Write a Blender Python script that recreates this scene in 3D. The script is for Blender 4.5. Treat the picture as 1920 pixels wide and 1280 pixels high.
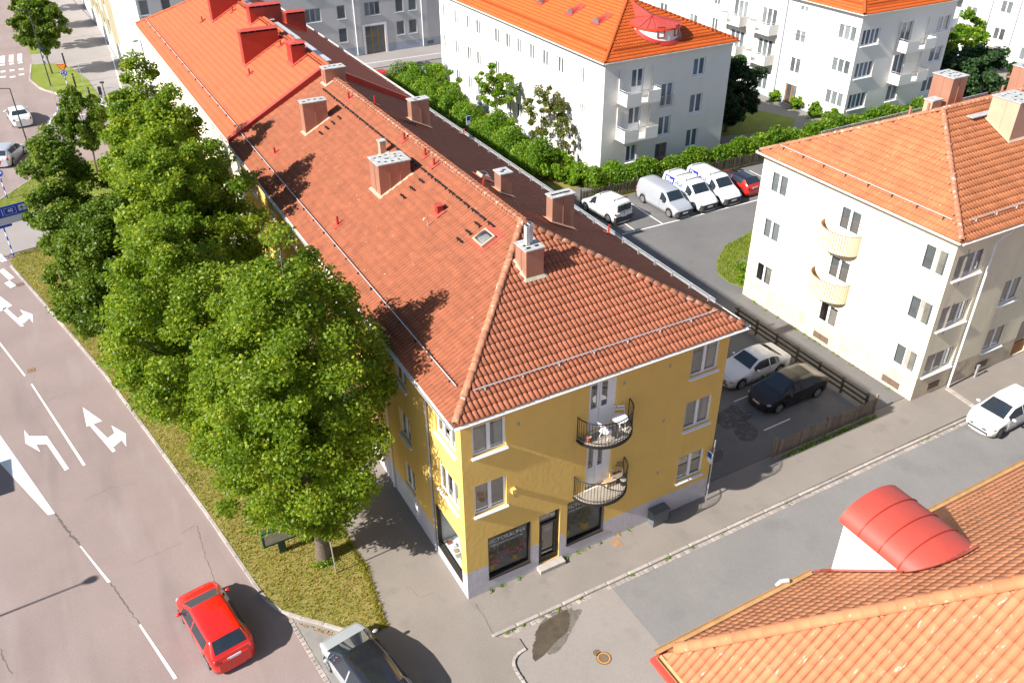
import bpy, math, random
import numpy as np
from mathutils import Matrix, Vector

random.seed(7); RNG = np.random.default_rng(11)
scene = bpy.context.scene
COL = scene.collection
for o in list(bpy.data.objects): bpy.data.objects.remove(o)

# ------------------------------------------------------------------ camera
CR = np.array([[0.87402907, -0.48584135, -0.0056002],
               [-0.27060321, -0.4771778, -0.8361072],
               [0.40354316, 0.73229744, -0.54853749]])      # world -> (right, down, forward)
CF = 1610.49                                                # focal length in photo pixels (1920 wide)
CC = np.array([-9.50, -20.97, 27.30])
cd = bpy.data.cameras.new('Camera'); cam = bpy.data.objects.new('Camera', cd); COL.objects.link(cam)
cd.sensor_width = 36.0; cd.lens = CF / 1920 * 36.0; cd.clip_start = 0.5; cd.clip_end = 1500
mw = Matrix(((CR[0][0], -CR[1][0], -CR[2][0], CC[0]), (CR[0][1], -CR[1][1], -CR[2][1], CC[1]),
             (CR[0][2], -CR[1][2], -CR[2][2], CC[2]), (0, 0, 0, 1)))
cam.matrix_world = mw
scene.camera = cam

# ------------------------------------------------------------------ sky, sun, exposure
SUN = np.array([1.0, 0.055, -0.757]); SUN /= np.linalg.norm(SUN)
w = bpy.data.worlds.new('World'); scene.world = w; w.use_nodes = True
wn = w.node_tree; wn.nodes.clear()
sky = wn.nodes.new('ShaderNodeTexSky'); sky.sky_type = 'NISHITA'; sky.sun_disc = False
sky.sun_elevation = math.asin(-SUN[2]); sky.sun_rotation = math.atan2(-SUN[0], -SUN[1])
sky.air_density = 1.0; sky.dust_density = 0.6; sky.ozone_density = 1.0
bg = wn.nodes.new('ShaderNodeBackground'); bg.inputs['Strength'].default_value = 0.082
wo = wn.nodes.new('ShaderNodeOutputWorld')
wn.links.new(sky.outputs[0], bg.inputs[0]); wn.links.new(bg.outputs[0], wo.inputs[0])
sl = bpy.data.lights.new('Sun', 'SUN'); sl.energy = 5.0; sl.angle = math.radians(0.53); sl.color = (1.0, 0.95, 0.87)
so = bpy.data.objects.new('Sun', sl); COL.objects.link(so); so.location = (-40, -5, 60)
so.rotation_euler = Vector(SUN).to_track_quat('-Z', 'Y').to_euler()
vs = scene.view_settings; vs.view_transform = 'Standard'; vs.look = 'None'; vs.exposure = 0.98; vs.gamma = 1.0
vs.use_curve_mapping = False

# ------------------------------------------------------------------ pixel -> point helpers (photo pixels, 1920 x 1280)
def ray(px, py): return CR.T @ np.array([px - 960.0, py - 640.0, CF])
def G(px, py, z=0.0):
    r = ray(px, py); return CC + r * ((z - CC[2]) / r[2])

# ------------------------------------------------------------------ materials
MATS = {}
def M(name, col, rough=.8, var=.12, vs=1.5, col2=None, bump=0., bs=60., spec=.35, metal=0., rnd=0., coat=0., spots=None, spots2=None, detail=6., stretch=None, sst=None, grain=0.):
    """procedural material: noise-varied base colour in world space, optional per-piece variation, spots and bump"""
    m = bpy.data.materials.new(name); m.use_nodes = True; nt = m.node_tree; N = nt.nodes; L = nt.links
    b = N['Principled BSDF']; b.inputs['Roughness'].default_value = rough; b.inputs['Metallic'].default_value = metal
    b.inputs['Specular IOR Level'].default_value = spec; b.inputs['Coat Weight'].default_value = coat
    geo = N.new('ShaderNodeNewGeometry'); pos = geo.outputs['Position']
    if stretch:
        mp = N.new('ShaderNodeMapping'); mp.inputs['Scale'].default_value = stretch; L.new(pos, mp.inputs[0]); pos = mp.outputs[0]
    nz = N.new('ShaderNodeTexNoise'); nz.inputs['Scale'].default_value = vs; nz.inputs['Detail'].default_value = detail; nz.inputs['Roughness'].default_value = .62
    L.new(pos, nz.inputs['Vector'])
    rp = N.new('ShaderNodeMapRange'); rp.inputs[1].default_value = .3; rp.inputs[2].default_value = .7; L.new(nz.outputs[0], rp.inputs[0])
    mx = N.new('ShaderNodeMix'); mx.data_type = 'RGBA'; L.new(rp.outputs[0], mx.inputs[0])
    c1 = [c * (1 - var) for c in col]; c2 = [min(1, c * (1 + var)) for c in col] if col2 is None else col2
    mx.inputs[6].default_value = (*c1, 1); mx.inputs[7].default_value = (*c2, 1)
    out = mx.outputs[2]
    if rnd:
        oi = N.new('ShaderNodeObjectInfo'); at = N.new('ShaderNodeAttribute'); at.attribute_name = 'rnd'
        ad = N.new('ShaderNodeMath'); ad.operation = 'ADD'; L.new(oi.outputs['Random'], ad.inputs[0]); L.new(at.outputs['Fac'], ad.inputs[1])
        fr = N.new('ShaderNodeMath'); fr.operation = 'FRACT'; L.new(ad.outputs[0], fr.inputs[0])
        mr = N.new('ShaderNodeMapRange'); mr.inputs[3].default_value = 1 - rnd; mr.inputs[4].default_value = 1 + rnd; L.new(fr.outputs[0], mr.inputs[0])
        hs = N.new('ShaderNodeHueSaturation'); L.new(mr.outputs[0], hs.inputs['Value']); L.new(out, hs.inputs['Color']); out = hs.outputs[0]
    for sp in (spots, spots2):
        if sp:      # (colour, scale, threshold, softness)
            n2 = N.new('ShaderNodeTexNoise'); n2.inputs['Scale'].default_value = sp[1]; n2.inputs['Detail'].default_value = 4
            if sst:
                m3 = N.new('ShaderNodeMapping'); m3.inputs['Scale'].default_value = sst; L.new(geo.outputs['Position'], m3.inputs[0]); L.new(m3.outputs[0], n2.inputs['Vector'])
            else: L.new(geo.outputs['Position'], n2.inputs['Vector'])
            r2 = N.new('ShaderNodeMapRange'); r2.inputs[1].default_value = sp[2]; r2.inputs[2].default_value = sp[2] + sp[3]; L.new(n2.outputs[0], r2.inputs[0])
            m2 = N.new('ShaderNodeMix'); m2.data_type = 'RGBA'; L.new(r2.outputs[0], m2.inputs[0]); L.new(out, m2.inputs[6]); m2.inputs[7].default_value = (*sp[0], 1); out = m2.outputs[2]
    if grain:
        ng = N.new('ShaderNodeTexNoise'); ng.inputs['Scale'].default_value = 13.; ng.inputs['Detail'].default_value = 9.; ng.inputs['Roughness'].default_value = .8; L.new(geo.outputs['Position'], ng.inputs['Vector'])
        mg = N.new('ShaderNodeMapRange'); mg.inputs[1].default_value = .3; mg.inputs[2].default_value = .7; mg.inputs[3].default_value = 1 - grain; mg.inputs[4].default_value = 1 + grain; L.new(ng.outputs[0], mg.inputs[0])
        hg = N.new('ShaderNodeHueSaturation'); L.new(mg.outputs[0], hg.inputs['Value']); L.new(out, hg.inputs['Color']); out = hg.outputs[0]
    L.new(out, b.inputs['Base Color'])
    if bump:
        n3 = N.new('ShaderNodeTexNoise'); n3.inputs['Scale'].default_value = bs; n3.inputs['Detail'].default_value = 4; L.new(geo.outputs['Position'], n3.inputs['Vector'])
        bp = N.new('ShaderNodeBump'); bp.inputs['Strength'].default_value = bump; bp.inputs['Distance'].default_value = .02; L.new(n3.outputs[0], bp.inputs['Height']); L.new(bp.outputs[0], b.inputs['Normal'])
    MATS[name] = m; return m

def glass(name, tint=(.8, .88, .88), mixf=.12):
    m = bpy.data.materials.new(name); m.use_nodes = True; nt = m.node_tree; N = nt.nodes; L = nt.links
    N.remove(N['Principled BSDF']); out = N['Material Output']
    tr = N.new('ShaderNodeBsdfTransparent'); tr.inputs[0].default_value = (*tint, 1)
    gl = N.new('ShaderNodeBsdfGlossy'); gl.inputs['Roughness'].default_value = .02
    fr = N.new('ShaderNodeFresnel'); fr.inputs[0].default_value = 1.5
    ad = N.new('ShaderNodeMath'); ad.operation = 'ADD'; ad.use_clamp = True; ad.inputs[1].default_value = mixf; L.new(fr.outputs[0], ad.inputs[0])
    mx = N.new('ShaderNodeMixShader'); L.new(ad.outputs[0], mx.inputs[0]); L.new(tr.outputs[0], mx.inputs[1]); L.new(gl.outputs[0], mx.inputs[2]); L.new(mx.outputs[0], out.inputs[0])
    MATS[name] = m; return m

def leafmat(name, c1, c2, c3, trans=.35):
    m = bpy.data.materials.new(name); m.use_nodes = True; nt = m.node_tree; N = nt.nodes; L = nt.links
    N.remove(N['Principled BSDF']); out = N['Material Output']
    at = N.new('ShaderNodeAttribute'); at.attribute_name = 'rnd'
    cr = N.new('ShaderNodeValToRGB'); e = cr.color_ramp.elements; e[0].position = 0; e[0].color = (*c1, 1); e[1].position = 1; e[1].color = (*c3, 1)
    k = e.new(.6); k.color = (*c2, 1); L.new(at.outputs['Fac'], cr.inputs[0])
    df = N.new('ShaderNodeBsdfPrincipled'); df.inputs['Roughness'].default_value = .45; df.inputs['Specular IOR Level'].default_value = .35
    tl = N.new('ShaderNodeBsdfTranslucent'); L.new(cr.outputs[0], df.inputs['Base Color'])
    hs = N.new('ShaderNodeHueSaturation'); hs.inputs['Value'].default_value = 1.5; hs.inputs['Hue'].default_value = .485; L.new(cr.outputs[0], hs.inputs['Color']); L.new(hs.outputs[0], tl.inputs[0])
    mx = N.new('ShaderNodeMixShader'); mx.inputs[0].default_value = trans; L.new(df.outputs[0], mx.inputs[1]); L.new(tl.outputs[0], mx.inputs[2]); L.new(mx.outputs[0], out.inputs[0])
    MATS[name] = m; return m

# ground surfaces
M('asphalt_road', (.262, .202, .188), .93, .09, .25, grain=.13, bump=.25, bs=180, spots=((.198, .152, .144), .6, .53, .3), spots2=((.31, .262, .25), .9, .58, .35), sst=(1, .16, 1))
M('asphalt_street', (.20, .19, .185), .93, .08, .3, grain=.13, bump=.22, bs=190, spots=((.15, .143, .14), .4, .58, .2))
M('asphalt_patch', (.265, .234, .213), .93, .07, .35, grain=.12, bump=.22, bs=190, spots=((.21, .19, .175), .8, .6, .25))
M('pavement_asphalt', (.225, .196, .172), .93, .09, .4, grain=.13, bump=.25, bs=150, spots=((.17, .155, .14), .9, .58, .22))
M('path_asphalt', (.27, .245, .235), .93, .08, .25, bump=.15, bs=120, spots=((.22, .2, .19), .5, .58, .2))
M('yard_asphalt', (.15, .145, .143), .92, .12, .3, grain=.15, bump=.25, bs=150, spots=((.1, .1, .1), .6, .6, .2))
M('bay_asphalt', (.24, .225, .21), .93, .1, .5, bump=.25, bs=150, spots=((.17, .155, .14), 1.2, .57, .2))
M('tar', (.13, .105, .095), .9, .1, 3.)
M('paint_white', (.72, .71, .69), .75, .1, 2.5, spots=((.36, .33, .32), 7., .64, .12))
M('granite', (.36, .32, .29), .85, .16, 4., bump=.3, bs=60, rnd=.18)
M('sett', (.33, .28, .25), .85, .18, 6., bump=.3, bs=50, rnd=.22)
M('joint', (.08, .072, .06), .95, .2, 5.)
M('brick_paving', (.25, .22, .2), .9, .12, 5., bump=.2, bs=30)
M('soil_grass', (.21, .20, .04), .95, .22, 1.2, col2=(.26, .21, .065), spots=((.21, .15, .06), 1.1, .58, .2), bump=.4, bs=40)
M('lawn', (.15, .21, .022), .95, .2, .7, col2=(.21, .235, .035), bump=.4, bs=30)
M('lawn_dry', (.22, .22, .05), .95, .2, .9, col2=(.16, .2, .03), bump=.4, bs=30)
M('gravel', (.21, .2, .18), .95, .2, 9., bump=.5, bs=40)
M('puddle', (.085, .068, .05), .35, .25, 2.5, spec=.4)
M('damp', (.15, .13, .11), .7, .15, 2.5)
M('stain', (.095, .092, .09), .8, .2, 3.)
def speckle(name, lo, hi, scale):
    nt = MATS[name].node_tree; N = nt.nodes; L = nt.links; b = N['Principled BSDF']; out = N['Material Output']
    g = N.new('ShaderNodeNewGeometry'); nz = N.new('ShaderNodeTexNoise'); nz.inputs['Scale'].default_value = scale; nz.inputs['Detail'].default_value = 9; nz.inputs['Roughness'].default_value = .75; L.new(g.outputs['Position'], nz.inputs['Vector'])
    mr = N.new('ShaderNodeMapRange'); mr.inputs[1].default_value = lo; mr.inputs[2].default_value = hi; L.new(nz.outputs[0], mr.inputs[0])
    tr = N.new('ShaderNodeBsdfTransparent'); mx = N.new('ShaderNodeMixShader'); L.new(mr.outputs[0], mx.inputs[0]); L.new(tr.outputs[0], mx.inputs[1]); L.new(b.outputs[0], mx.inputs[2]); L.new(mx.outputs[0], out.inputs[0])
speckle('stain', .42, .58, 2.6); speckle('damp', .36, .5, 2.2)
# facades
M('plaster_yellow', (.74, .48, .135), .9, .04, 1.2, bump=.4, bs=5, spots=((.675, .42, .115), 1.2, .58, .25), sst=(1.5, 1.5, .18))
M('plinth_grey', (.54, .50, .53), .9, .08, 2., bump=.45, bs=7)
M('plaster_cream', (.80, .72, .54), .9, .05, .8, bump=.25, bs=6, spots=((.66, .57, .40), 1.2, .6, .25), sst=(1.5, 1.5, .18))
M('plinth_cream', (.60, .51, .38), .9, .12, 2., bump=.6, bs=10, spots=((.40, .31, .24), 1.6, .56, .2))
M('plaster_white', (.70, .675, .645), .9, .03, .7, bump=.3, bs=4, spots=((.64, .61, .58), 1.1, .6, .25), sst=(1.5, 1.5, .15))
M('plaster_white_b', (.70, .68, .64), .9, .03, .7, bump=.25, bs=4)
M('plaster_grey', (.52, .51, .50), .9, .05, .6, bump=.3, bs=4, spots=((.47, .46, .44), .5, .55, .3))
M('plinth_blue', (.36, .40, .46), .9, .06, 1.)
M('bay_cream', (.66, .58, .40), .85, .04, 1.)
M('trim_white', (.80, .80, .82), .45, .03, 2.)
M('fascia_white', (.72, .70, .68), .6, .06, 3.)
M('frame_grey', (.35, .37, .41), .5, .05, 2.)
M('frame_dark', (.035, .03, .027), .5, .1, 3.)
M('door_wood', (.32, .13, .04), .6, .1, 4.)
M('frame_ochre', (.33, .19, .06), .5, .1, 4.)
M('room', (.38, .34, .30), .9, .35, .9)
M('curtain', (.62, .6, .56), .9, .1, 3.)
M('blind', (.70, .69, .66), .8, .04, 2.)
M('reflection_grey', (.24, .25, .26), .8, .12, 1., rnd=.3)  # reflected grey of the cream house panes, as a colour
M('shelf_grey', (.80, .86, .90), .7, .04, 2.)
glass('glass', (.9, .94, .94), .24); glass('glass_shop', (.93, .95, .95), .02)
M('glass_far', (.13, .145, .15), .06, .35, .6, spec=.7, rnd=.5)
M('glass_blue', (.10, .13, .17), .06, .3, .6, spec=.8, rnd=.4)
# roofs
M('tile_brown', (.27, .086, .042), .82, .17, 2.2, rnd=.05, spots=((.42, .35, .29), 9., .70, .05), spots2=((.21, .068, .036), 1.6, .52, .3), bump=.2, bs=60)
M('tile_clay', (.31, .105, .055), .8, .12, 1.1, rnd=.09, spots=((.45, .38, .33), 9., .715, .05), bump=.15, bs=60)
M('tile_orange', (.47, .168, .082), .8, .10, 1.2, rnd=.06, spots=((.60, .43, .35), 4.2, .63, .10), spots2=((.40, .15, .078), 2., .58, .2), bump=.2, bs=60, sst=(1., 3.4, 1.))
M('tile_orange_lightened', (.66, .265, .12), .8, .08, 1.2, rnd=.05, spots=((.66, .5, .4), 10., .72, .05), bump=.2, bs=60)  # fewer flecks; base lightened to make up for the street slope's weak sun
M('tile_cream_house', (.37, .132, .056), .8, .16, 1.0, rnd=.08, spots=((.56, .47, .39), 8., .68, .06), spots2=((.22, .085, .05), .7, .58, .25), bump=.2, bs=60)
M('tile_red', (.42, .088, .030), .6, .05, .6, rnd=.05)
M('tile_vivid', (.46, .088, .012), .6, .05, .6, rnd=.05)
M('deck', (.13, .05, .03), .9, .1, 2.)
M('ridge_clay', (.36, .15, .085), .85, .2, 3., rnd=.15, spots=((.56, .48, .42), 5., .60, .1), spots2=((.48, .33, .06), 6., .68, .07), bump=.2, bs=50)
M('ridge_orange', (.47, .18, .085), .85, .1, 3., rnd=.07, spots=((.60, .46, .37), 7., .66, .08), spots2=((.5, .34, .06), 8., .70, .06), bump=.15, bs=50)
M('ridge_vivid', (.42, .08, .014), .7, .08, 2., rnd=.06)
M('metal_red', (.34, .030, .020), .38, .08, 1.2, spec=.5)
M('metal_red_pale', (.42, .062, .042), .48, .08, 1.2, spec=.5)
M('metal_copper', (.40, .20, .14), .36, .10, 1.2, spec=.5, metal=.25, stretch=(1, 1, .3))
M('metal_copper_pale', (.52, .33, .23), .5, .08, 1.5, spec=.4)
M('galvanised', (.55, .56, .57), .45, .12, 4., metal=.35)
M('cap_zinc', (.40, .395, .385), .7, .3, 5., spots=((.2, .2, .2), 9., .62, .1))
M('gutter_white', (.66, .64, .60), .45, .06, 3.)
M('gutter_copper', (.42, .25, .11), .5, .15, 3.)
M('black_metal', (.018, .017, .016), .5, .1, 5.)
M('dark_metal', (.05, .055, .05), .5, .1, 5.)
M('steel', (.5, .5, .5), .4, .08, 5., metal=.5)
M('hole', (.01, .01, .01), .9, .1, 5.)
M('lead', (.36, .33, .25), .7, .15, 5.)
# things
M('wood_grey', (.21, .165, .13), .9, .2, 5., rnd=.25, bump=.3, bs=40)
M('wood_dark', (.10, .08, .055), .85, .25, 4., rnd=.2)
M('wood_pale', (.42, .30, .19), .8, .15, 5.)
M('bark', (.13, .10, .075), .95, .3, 7., bump=.8, bs=22)
M('tyre', (.018, .018, .018), .85, .1, 5.)
M('rim', (.55, .55, .56), .3, .05, 5., metal=.7)
M('car_glass', (.022, .03, .04), .04, .3, .8, spec=.8)
M('lamp_clear', (.34, .36, .39), .12, .1, 9., spec=.8)
M('lamp_red', (.45, .012, .012), .15, .1, 9., spec=.7)
M('plastic_dark', (.05, .052, .056), .6, .1, 4.)
M('plate', (.72, .73, .74), .5, .03, 5.)
M('plate_blue', (.02, .05, .35), .5, .03, 5.)
M('paint_red', (.66, .014, .008), .22, .03, 1., spec=.5, coat=.6)
M('paint_redb', (.55, .02, .015), .22, .03, 1., spec=.5, coat=.6)
M('paint_whitecar', (.76, .765, .77), .22, .02, 1., spec=.5, coat=.6)
M('paint_silver', (.50, .52, .56), .28, .04, 1., spec=.5, coat=.5, metal=.35)
M('paint_black', (.016, .016, .022), .14, .05, 1., spec=.6, coat=.8)
M('paint_navy', (.020, .019, .022), .28, .05, 1., spec=.4, coat=.25)
M('sign_blue', (.01, .055, .42), .5, .03, 3.)
M('sign_navy', (.012, .02, .07), .5, .03, 3.)
M('sign_pale', (.46, .50, .62), .5, .03, 3.)
M('sign_red', (.62, .03, .012), .5, .03, 3.)
M('sign_yellow', (.75, .33, .01), .5, .03, 3.)
M('sign_white', (.75, .76, .78), .5, .03, 3.)
M('sign_orange', (.66, .045, .01), .5, .03, 3.)
M('pot_yellow', (.60, .38, .02), .5, .05, 4.)
M('pot_terracotta', (.36, .10, .045), .8, .1, 4.)
M('pink', (.70, .10, .22), .7, .15, 8.)
M('cloth_orange', (.65, .20, .06), .8, .1, 4.)
M('leaf_plain', (.05, .11, .02), .6, .35, 9.)
M('cabinet', (.12, .13, .135), .6, .1, 3.)
M('logo_blue', (.02, .03, .26), .5, .03, 3.)
M('green_dark', (.03, .07, .04), .6, .1, 3.)
M('letters', (.62, .62, .62), .5, .03, 3.)
M('ink', (.02, .02, .03), .6, .03, 3.)
M('manhole', (.16, .11, .08), .7, .2, 9.)
M('manhole_orange', (.33, .19, .10), .8, .2, 9.)
M('balcony_floor', (.38, .33, .27), .9, .15, 5., spots=((.30, .31, .1), 3., .62, .1))
leafmat('leaf_linden', (.075, .155, .009), (.20, .30, .016), (.46, .48, .05), .54)
leafmat('leaf_street', (.05, .11, .008), (.12, .195, .014), (.27, .32, .03), .48)
leafmat('leaf_hedge', (.06, .15, .010), (.17, .30, .016), (.36, .42, .04), .5)
leafmat('leaf_dark', (.010, .028, .010), (.022, .055, .014), (.05, .095, .024))
leafmat('leaf_conifer', (.022, .055, .018), (.045, .095, .028), (.08, .14, .045))
leafmat('leaf_rowan', (.06, .10, .012), (.13, .16, .02), (.33, .17, .04))
leafmat('leaf_lime', (.08, .18, .008), (.17, .30, .010), (.30, .38, .025), .45)
leafmat('grass_blade', (.16, .19, .018), (.28, .275, .032), (.40, .33, .07), .4)
leafmat('grass_green', (.12, .19, .014), (.21, .28, .02), (.31, .35, .04), .4)
leafmat('litter', (.28, .10, .02), (.40, .20, .05), (.45, .36, .16), .05)
# ------------------------------------------------------------------ mesh and object helpers
def setp(o, label=None, cat=None, group=None, kind=None):
    if label: o['label'] = label
    if cat: o['category'] = cat
    if group: o['group'] = group
    if kind: o['kind'] = kind
    return o
def thing(name, loc, label, cat, group=None):
    o = bpy.data.objects.new(name, None); o.empty_display_size = .3; COL.objects.link(o); o.location = loc
    return setp(o, label, cat, group)
def worigin(o):
    v = Vector((0, 0, 0))
    while o is not None: v += o.location; o = o.parent
    return v
def link(name, me, parent=None, loc=None):
    o = bpy.data.objects.new(name, me); COL.objects.link(o)
    if parent: o.parent = parent
    if loc is not None: o.location = loc
    return o

class MB:
    """collects polygons for one mesh object"""
    def __init__(s): s.v = []; s.f = []; s.m = []; s.sm = []
    def poly(s, pts, mi=0, sm=False):
        n = len(s.v); s.v.extend([tuple(p) for p in pts]); s.f.append(tuple(range(n, n + len(pts)))); s.m.append(mi); s.sm.append(sm); return s
    def mesh(s, V, F, mi=0, sm=False):
        n = len(s.v); s.v.extend([tuple(p) for p in V])
        for f in F: s.f.append(tuple(i + n for i in f)); s.m.append(mi); s.sm.append(sm)
        return s
    def box(s, a, b, mi=0, fr=None):
        x0, y0, z0 = a; x1, y1, z1 = b
        V = [(x0, y0, z0), (x1, y0, z0), (x1, y1, z0), (x0, y1, z0), (x0, y0, z1), (x1, y0, z1), (x1, y1, z1), (x0, y1, z1)]
        F = [(0, 3, 2, 1), (4, 5, 6, 7), (0, 1, 5, 4), (1, 2, 6, 5), (2, 3, 7, 6), (3, 0, 4, 7)]
        if fr is not None:
            O, U, W, N = fr; V = [tuple(O + p[0] * U + p[1] * W + p[2] * N) for p in V]
        return s.mesh(V, F, mi)
    def prism(s, pts, z0, z1, mi=0, side=None):
        n = len(pts); side = mi if side is None else side
        if sum(pts[i][0] * pts[(i + 1) % n][1] - pts[(i + 1) % n][0] * pts[i][1] for i in range(n)) < 0: pts = pts[::-1]
        s.poly([(p[0], p[1], z1) for p in pts], mi); s.poly([(p[0], p[1], z0) for p in pts[::-1]], mi)
        for i in range(n):
            a, b = pts[i], pts[(i + 1) % n]; s.poly([(a[0], a[1], z0), (b[0], b[1], z0), (b[0], b[1], z1), (a[0], a[1], z1)], side)
        return s
    def tube(s, path, r, n=8, mi=0, cap=True, sm=True):
        P = [np.array(p, float) for p in path]; R = r if hasattr(r, '__len__') else [r] * len(P)
        rings = []; a = None
        for i, p in enumerate(P):
            t = P[min(i + 1, len(P) - 1)] - P[max(i - 1, 0)]; t = t / (np.linalg.norm(t) + 1e-9)
            if a is None: a = np.cross(t, [0, 0, 1.] if abs(t[2]) < .9 else [1., 0, 0])
            a = a - t * (a @ t); a /= np.linalg.norm(a) + 1e-9; b = np.cross(t, a)
            rings.append([p + R[i] * (math.cos(2 * math.pi * k / n) * a + math.sin(2 * math.pi * k / n) * b) for k in range(n)])
        V = [q for rg in rings for q in rg]; F = []
        for i in range(len(P) - 1):
            for k in range(n): F.append((i * n + k, i * n + (k + 1) % n, (i + 1) * n + (k + 1) % n, (i + 1) * n + k))
        s.mesh(V, F, mi, sm)
        if cap: s.poly(rings[0][::-1], mi); s.poly(rings[-1], mi)
        return s
    def ell(s, c, r, mi=0, nu=12, nv=7):
        V = []; F = []
        for j in range(nv + 1):
            th = math.pi * j / nv
            for i in range(nu):
                ph = 2 * math.pi * i / nu; V.append((c[0] + r[0] * math.sin(th) * math.cos(ph), c[1] + r[1] * math.sin(th) * math.sin(ph), c[2] + r[2] * math.cos(th)))
        for j in range(nv):
            for i in range(nu): F.append((j * nu + i, (j + 1) * nu + i, (j + 1) * nu + (i + 1) % nu, j * nu + (i + 1) % nu))
        return s.mesh(V, F, mi, True)
    def cyl(s, c, r, z0, z1, n=16, mi=0, r2=None):
        return s.tube([(c[0], c[1], z0), (c[0], c[1], z1)], [r, r if r2 is None else r2], n, mi)
    def build(s, name, mats, parent=None, origin=None):
        if isinstance(mats, str): mats = [mats]
        o0 = np.array(worigin(parent)) if parent else (np.zeros(3) if origin is None else np.array(origin, float))
        me = bpy.data.meshes.new(name)
        V = np.array(s.v, float).reshape(-1, 3) - o0
        me.from_pydata(V.tolist(), [], s.f)
        for m in mats: me.materials.append(MATS[m])
        if len(mats) > 1: me.polygons.foreach_set('material_index', s.m)
        me.polygons.foreach_set('use_smooth', s.sm); me.update()
        return link(name, me, parent, None if parent else tuple(o0))

def fastmesh(name, V, F, mats, parent=None, rnd=None, origin=(0, 0, 0), smooth=False, mi=None):
    """V (n,3), F (m,k) arrays"""
    o0 = np.array(worigin(parent)) if parent else np.array(origin, float)
    me = bpy.data.meshes.new(name); V = np.asarray(V, np.float32) - o0.astype(np.float32); F = np.asarray(F, np.int32)
    me.vertices.add(len(V)); me.vertices.foreach_set('co', V.ravel())
    k = F.shape[1]; me.loops.add(F.size); me.loops.foreach_set('vertex_index', F.ravel())
    me.polygons.add(len(F)); me.polygons.foreach_set('loop_start', np.arange(0, F.size, k, dtype=np.int32))
    try: me.polygons.foreach_set('loop_total', np.full(len(F), k, np.int32))
    except Exception: pass
    if smooth: me.polygons.foreach_set('use_smooth', np.ones(len(F), bool))
    for m in ([mats] if isinstance(mats, str) else mats): me.materials.append(MATS[m])
    if mi is not None: me.polygons.foreach_set('material_index', np.asarray(mi, np.int32))
    me.update(calc_edges=True)
    if rnd is not None:
        a = me.attributes.new('rnd', 'FLOAT', 'FACE'); a.data.foreach_set('value', np.asarray(rnd, np.float32))
    return link(name, me, parent, None if parent else tuple(o0))

def sheet(name, pts, z, mat, kind='structure', thick=None, parent=None):
    mb = MB()
    if thick: mb.prism([tuple(p[:2]) for p in pts], z - thick, z)
    else:
        P = [tuple(p[:2]) for p in pts]
        if sum(P[i][0] * P[(i + 1) % len(P)][1] - P[(i + 1) % len(P)][0] * P[i][1] for i in range(len(P))) < 0: P = P[::-1]
        mb.poly([(p[0], p[1], z) for p in P])
    c = np.mean(np.array([p[:2] for p in pts], float), 0)
    o = mb.build(name, mat, parent, None if parent else (c[0], c[1], z))
    if kind and not parent: o['kind'] = kind
    return o

def text_mesh(name, s, size, mat, parent, O, U, W, N, align='CENTER', bold=0., sx=1., depth=.002):
    """lettering as a thin mesh; O centre, U reading direction, W up, N outward"""
    cu = bpy.data.curves.new(name, 'FONT'); cu.body = s; cu.size = size; cu.align_x = align; cu.align_y = 'CENTER'; cu.extrude = depth; cu.offset = bold; cu.resolution_u = 3
    t = bpy.data.objects.new(name, cu); COL.objects.link(t)
    dg = bpy.context.evaluated_depsgraph_get(); me = bpy.data.meshes.new_from_object(t.evaluated_get(dg)); bpy.data.objects.remove(t)
    U, W, N, O = [np.array(q, float) for q in (U, W, N, O)]; o0 = np.array(worigin(parent))
    n = len(me.vertices); co = np.zeros(n * 3); me.vertices.foreach_get('co', co); co = co.reshape(-1, 3)
    me.vertices.foreach_set('co', (O - o0 + co[:, :1] * sx * U + co[:, 1:2] * W + co[:, 2:3] * N).ravel()); me.materials.clear(); me.materials.append(MATS[mat]); me.update()
    return link(name, me, parent)

# ------------------------------------------------------------------ walls with real openings, windows
EX, EY, EZ = np.array([1., 0, 0]), np.array([0, 1., 0]), np.array([0, 0, 1.])
def wall_face(mb, O, U, N, W, H, openings, depth=.14, plinth=0., mi=0, mip=1, rev=0):
    """rectangular wall from O along U, height H, outward N, with openings (u0,u1,z0,z1) and their reveals"""
    us = sorted({0., W} | {u for o in openings for u in o[:2]}); zs = sorted({0., H} | ({plinth} if plinth else set()) | {z for o in openings for z in o[2:4]})
    flip = np.cross(U, EZ) @ N < 0
    def add(p, m): mb.poly(p[::-1] if flip else p, m)
    for i in range(len(us) - 1):
        for j in range(len(zs) - 1):
            uc, zc = (us[i] + us[i + 1]) / 2, (zs[j] + zs[j + 1]) / 2
            if any(o[0] < uc < o[1] and o[2] < zc < o[3] for o in openings): continue
            q = [O + U * us[i] + EZ * zs[j], O + U * us[i + 1] + EZ * zs[j], O + U * us[i + 1] + EZ * zs[j + 1], O + U * us[i] + EZ * zs[j + 1]]
            add(q, mip if zc < plinth else mi)
    D = -N * depth
    for u0, u1, z0, z1 in [o[:4] for o in openings]:
        a, b, c, d = O + U * u0 + EZ * z0, O + U * u1 + EZ * z0, O + U * u1 + EZ * z1, O + U * u0 + EZ * z1
        for p, q in ((a, b), (b, c), (c, d), (d, a)): add([p, q, q + D, p + D][::-1], rev)

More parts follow.
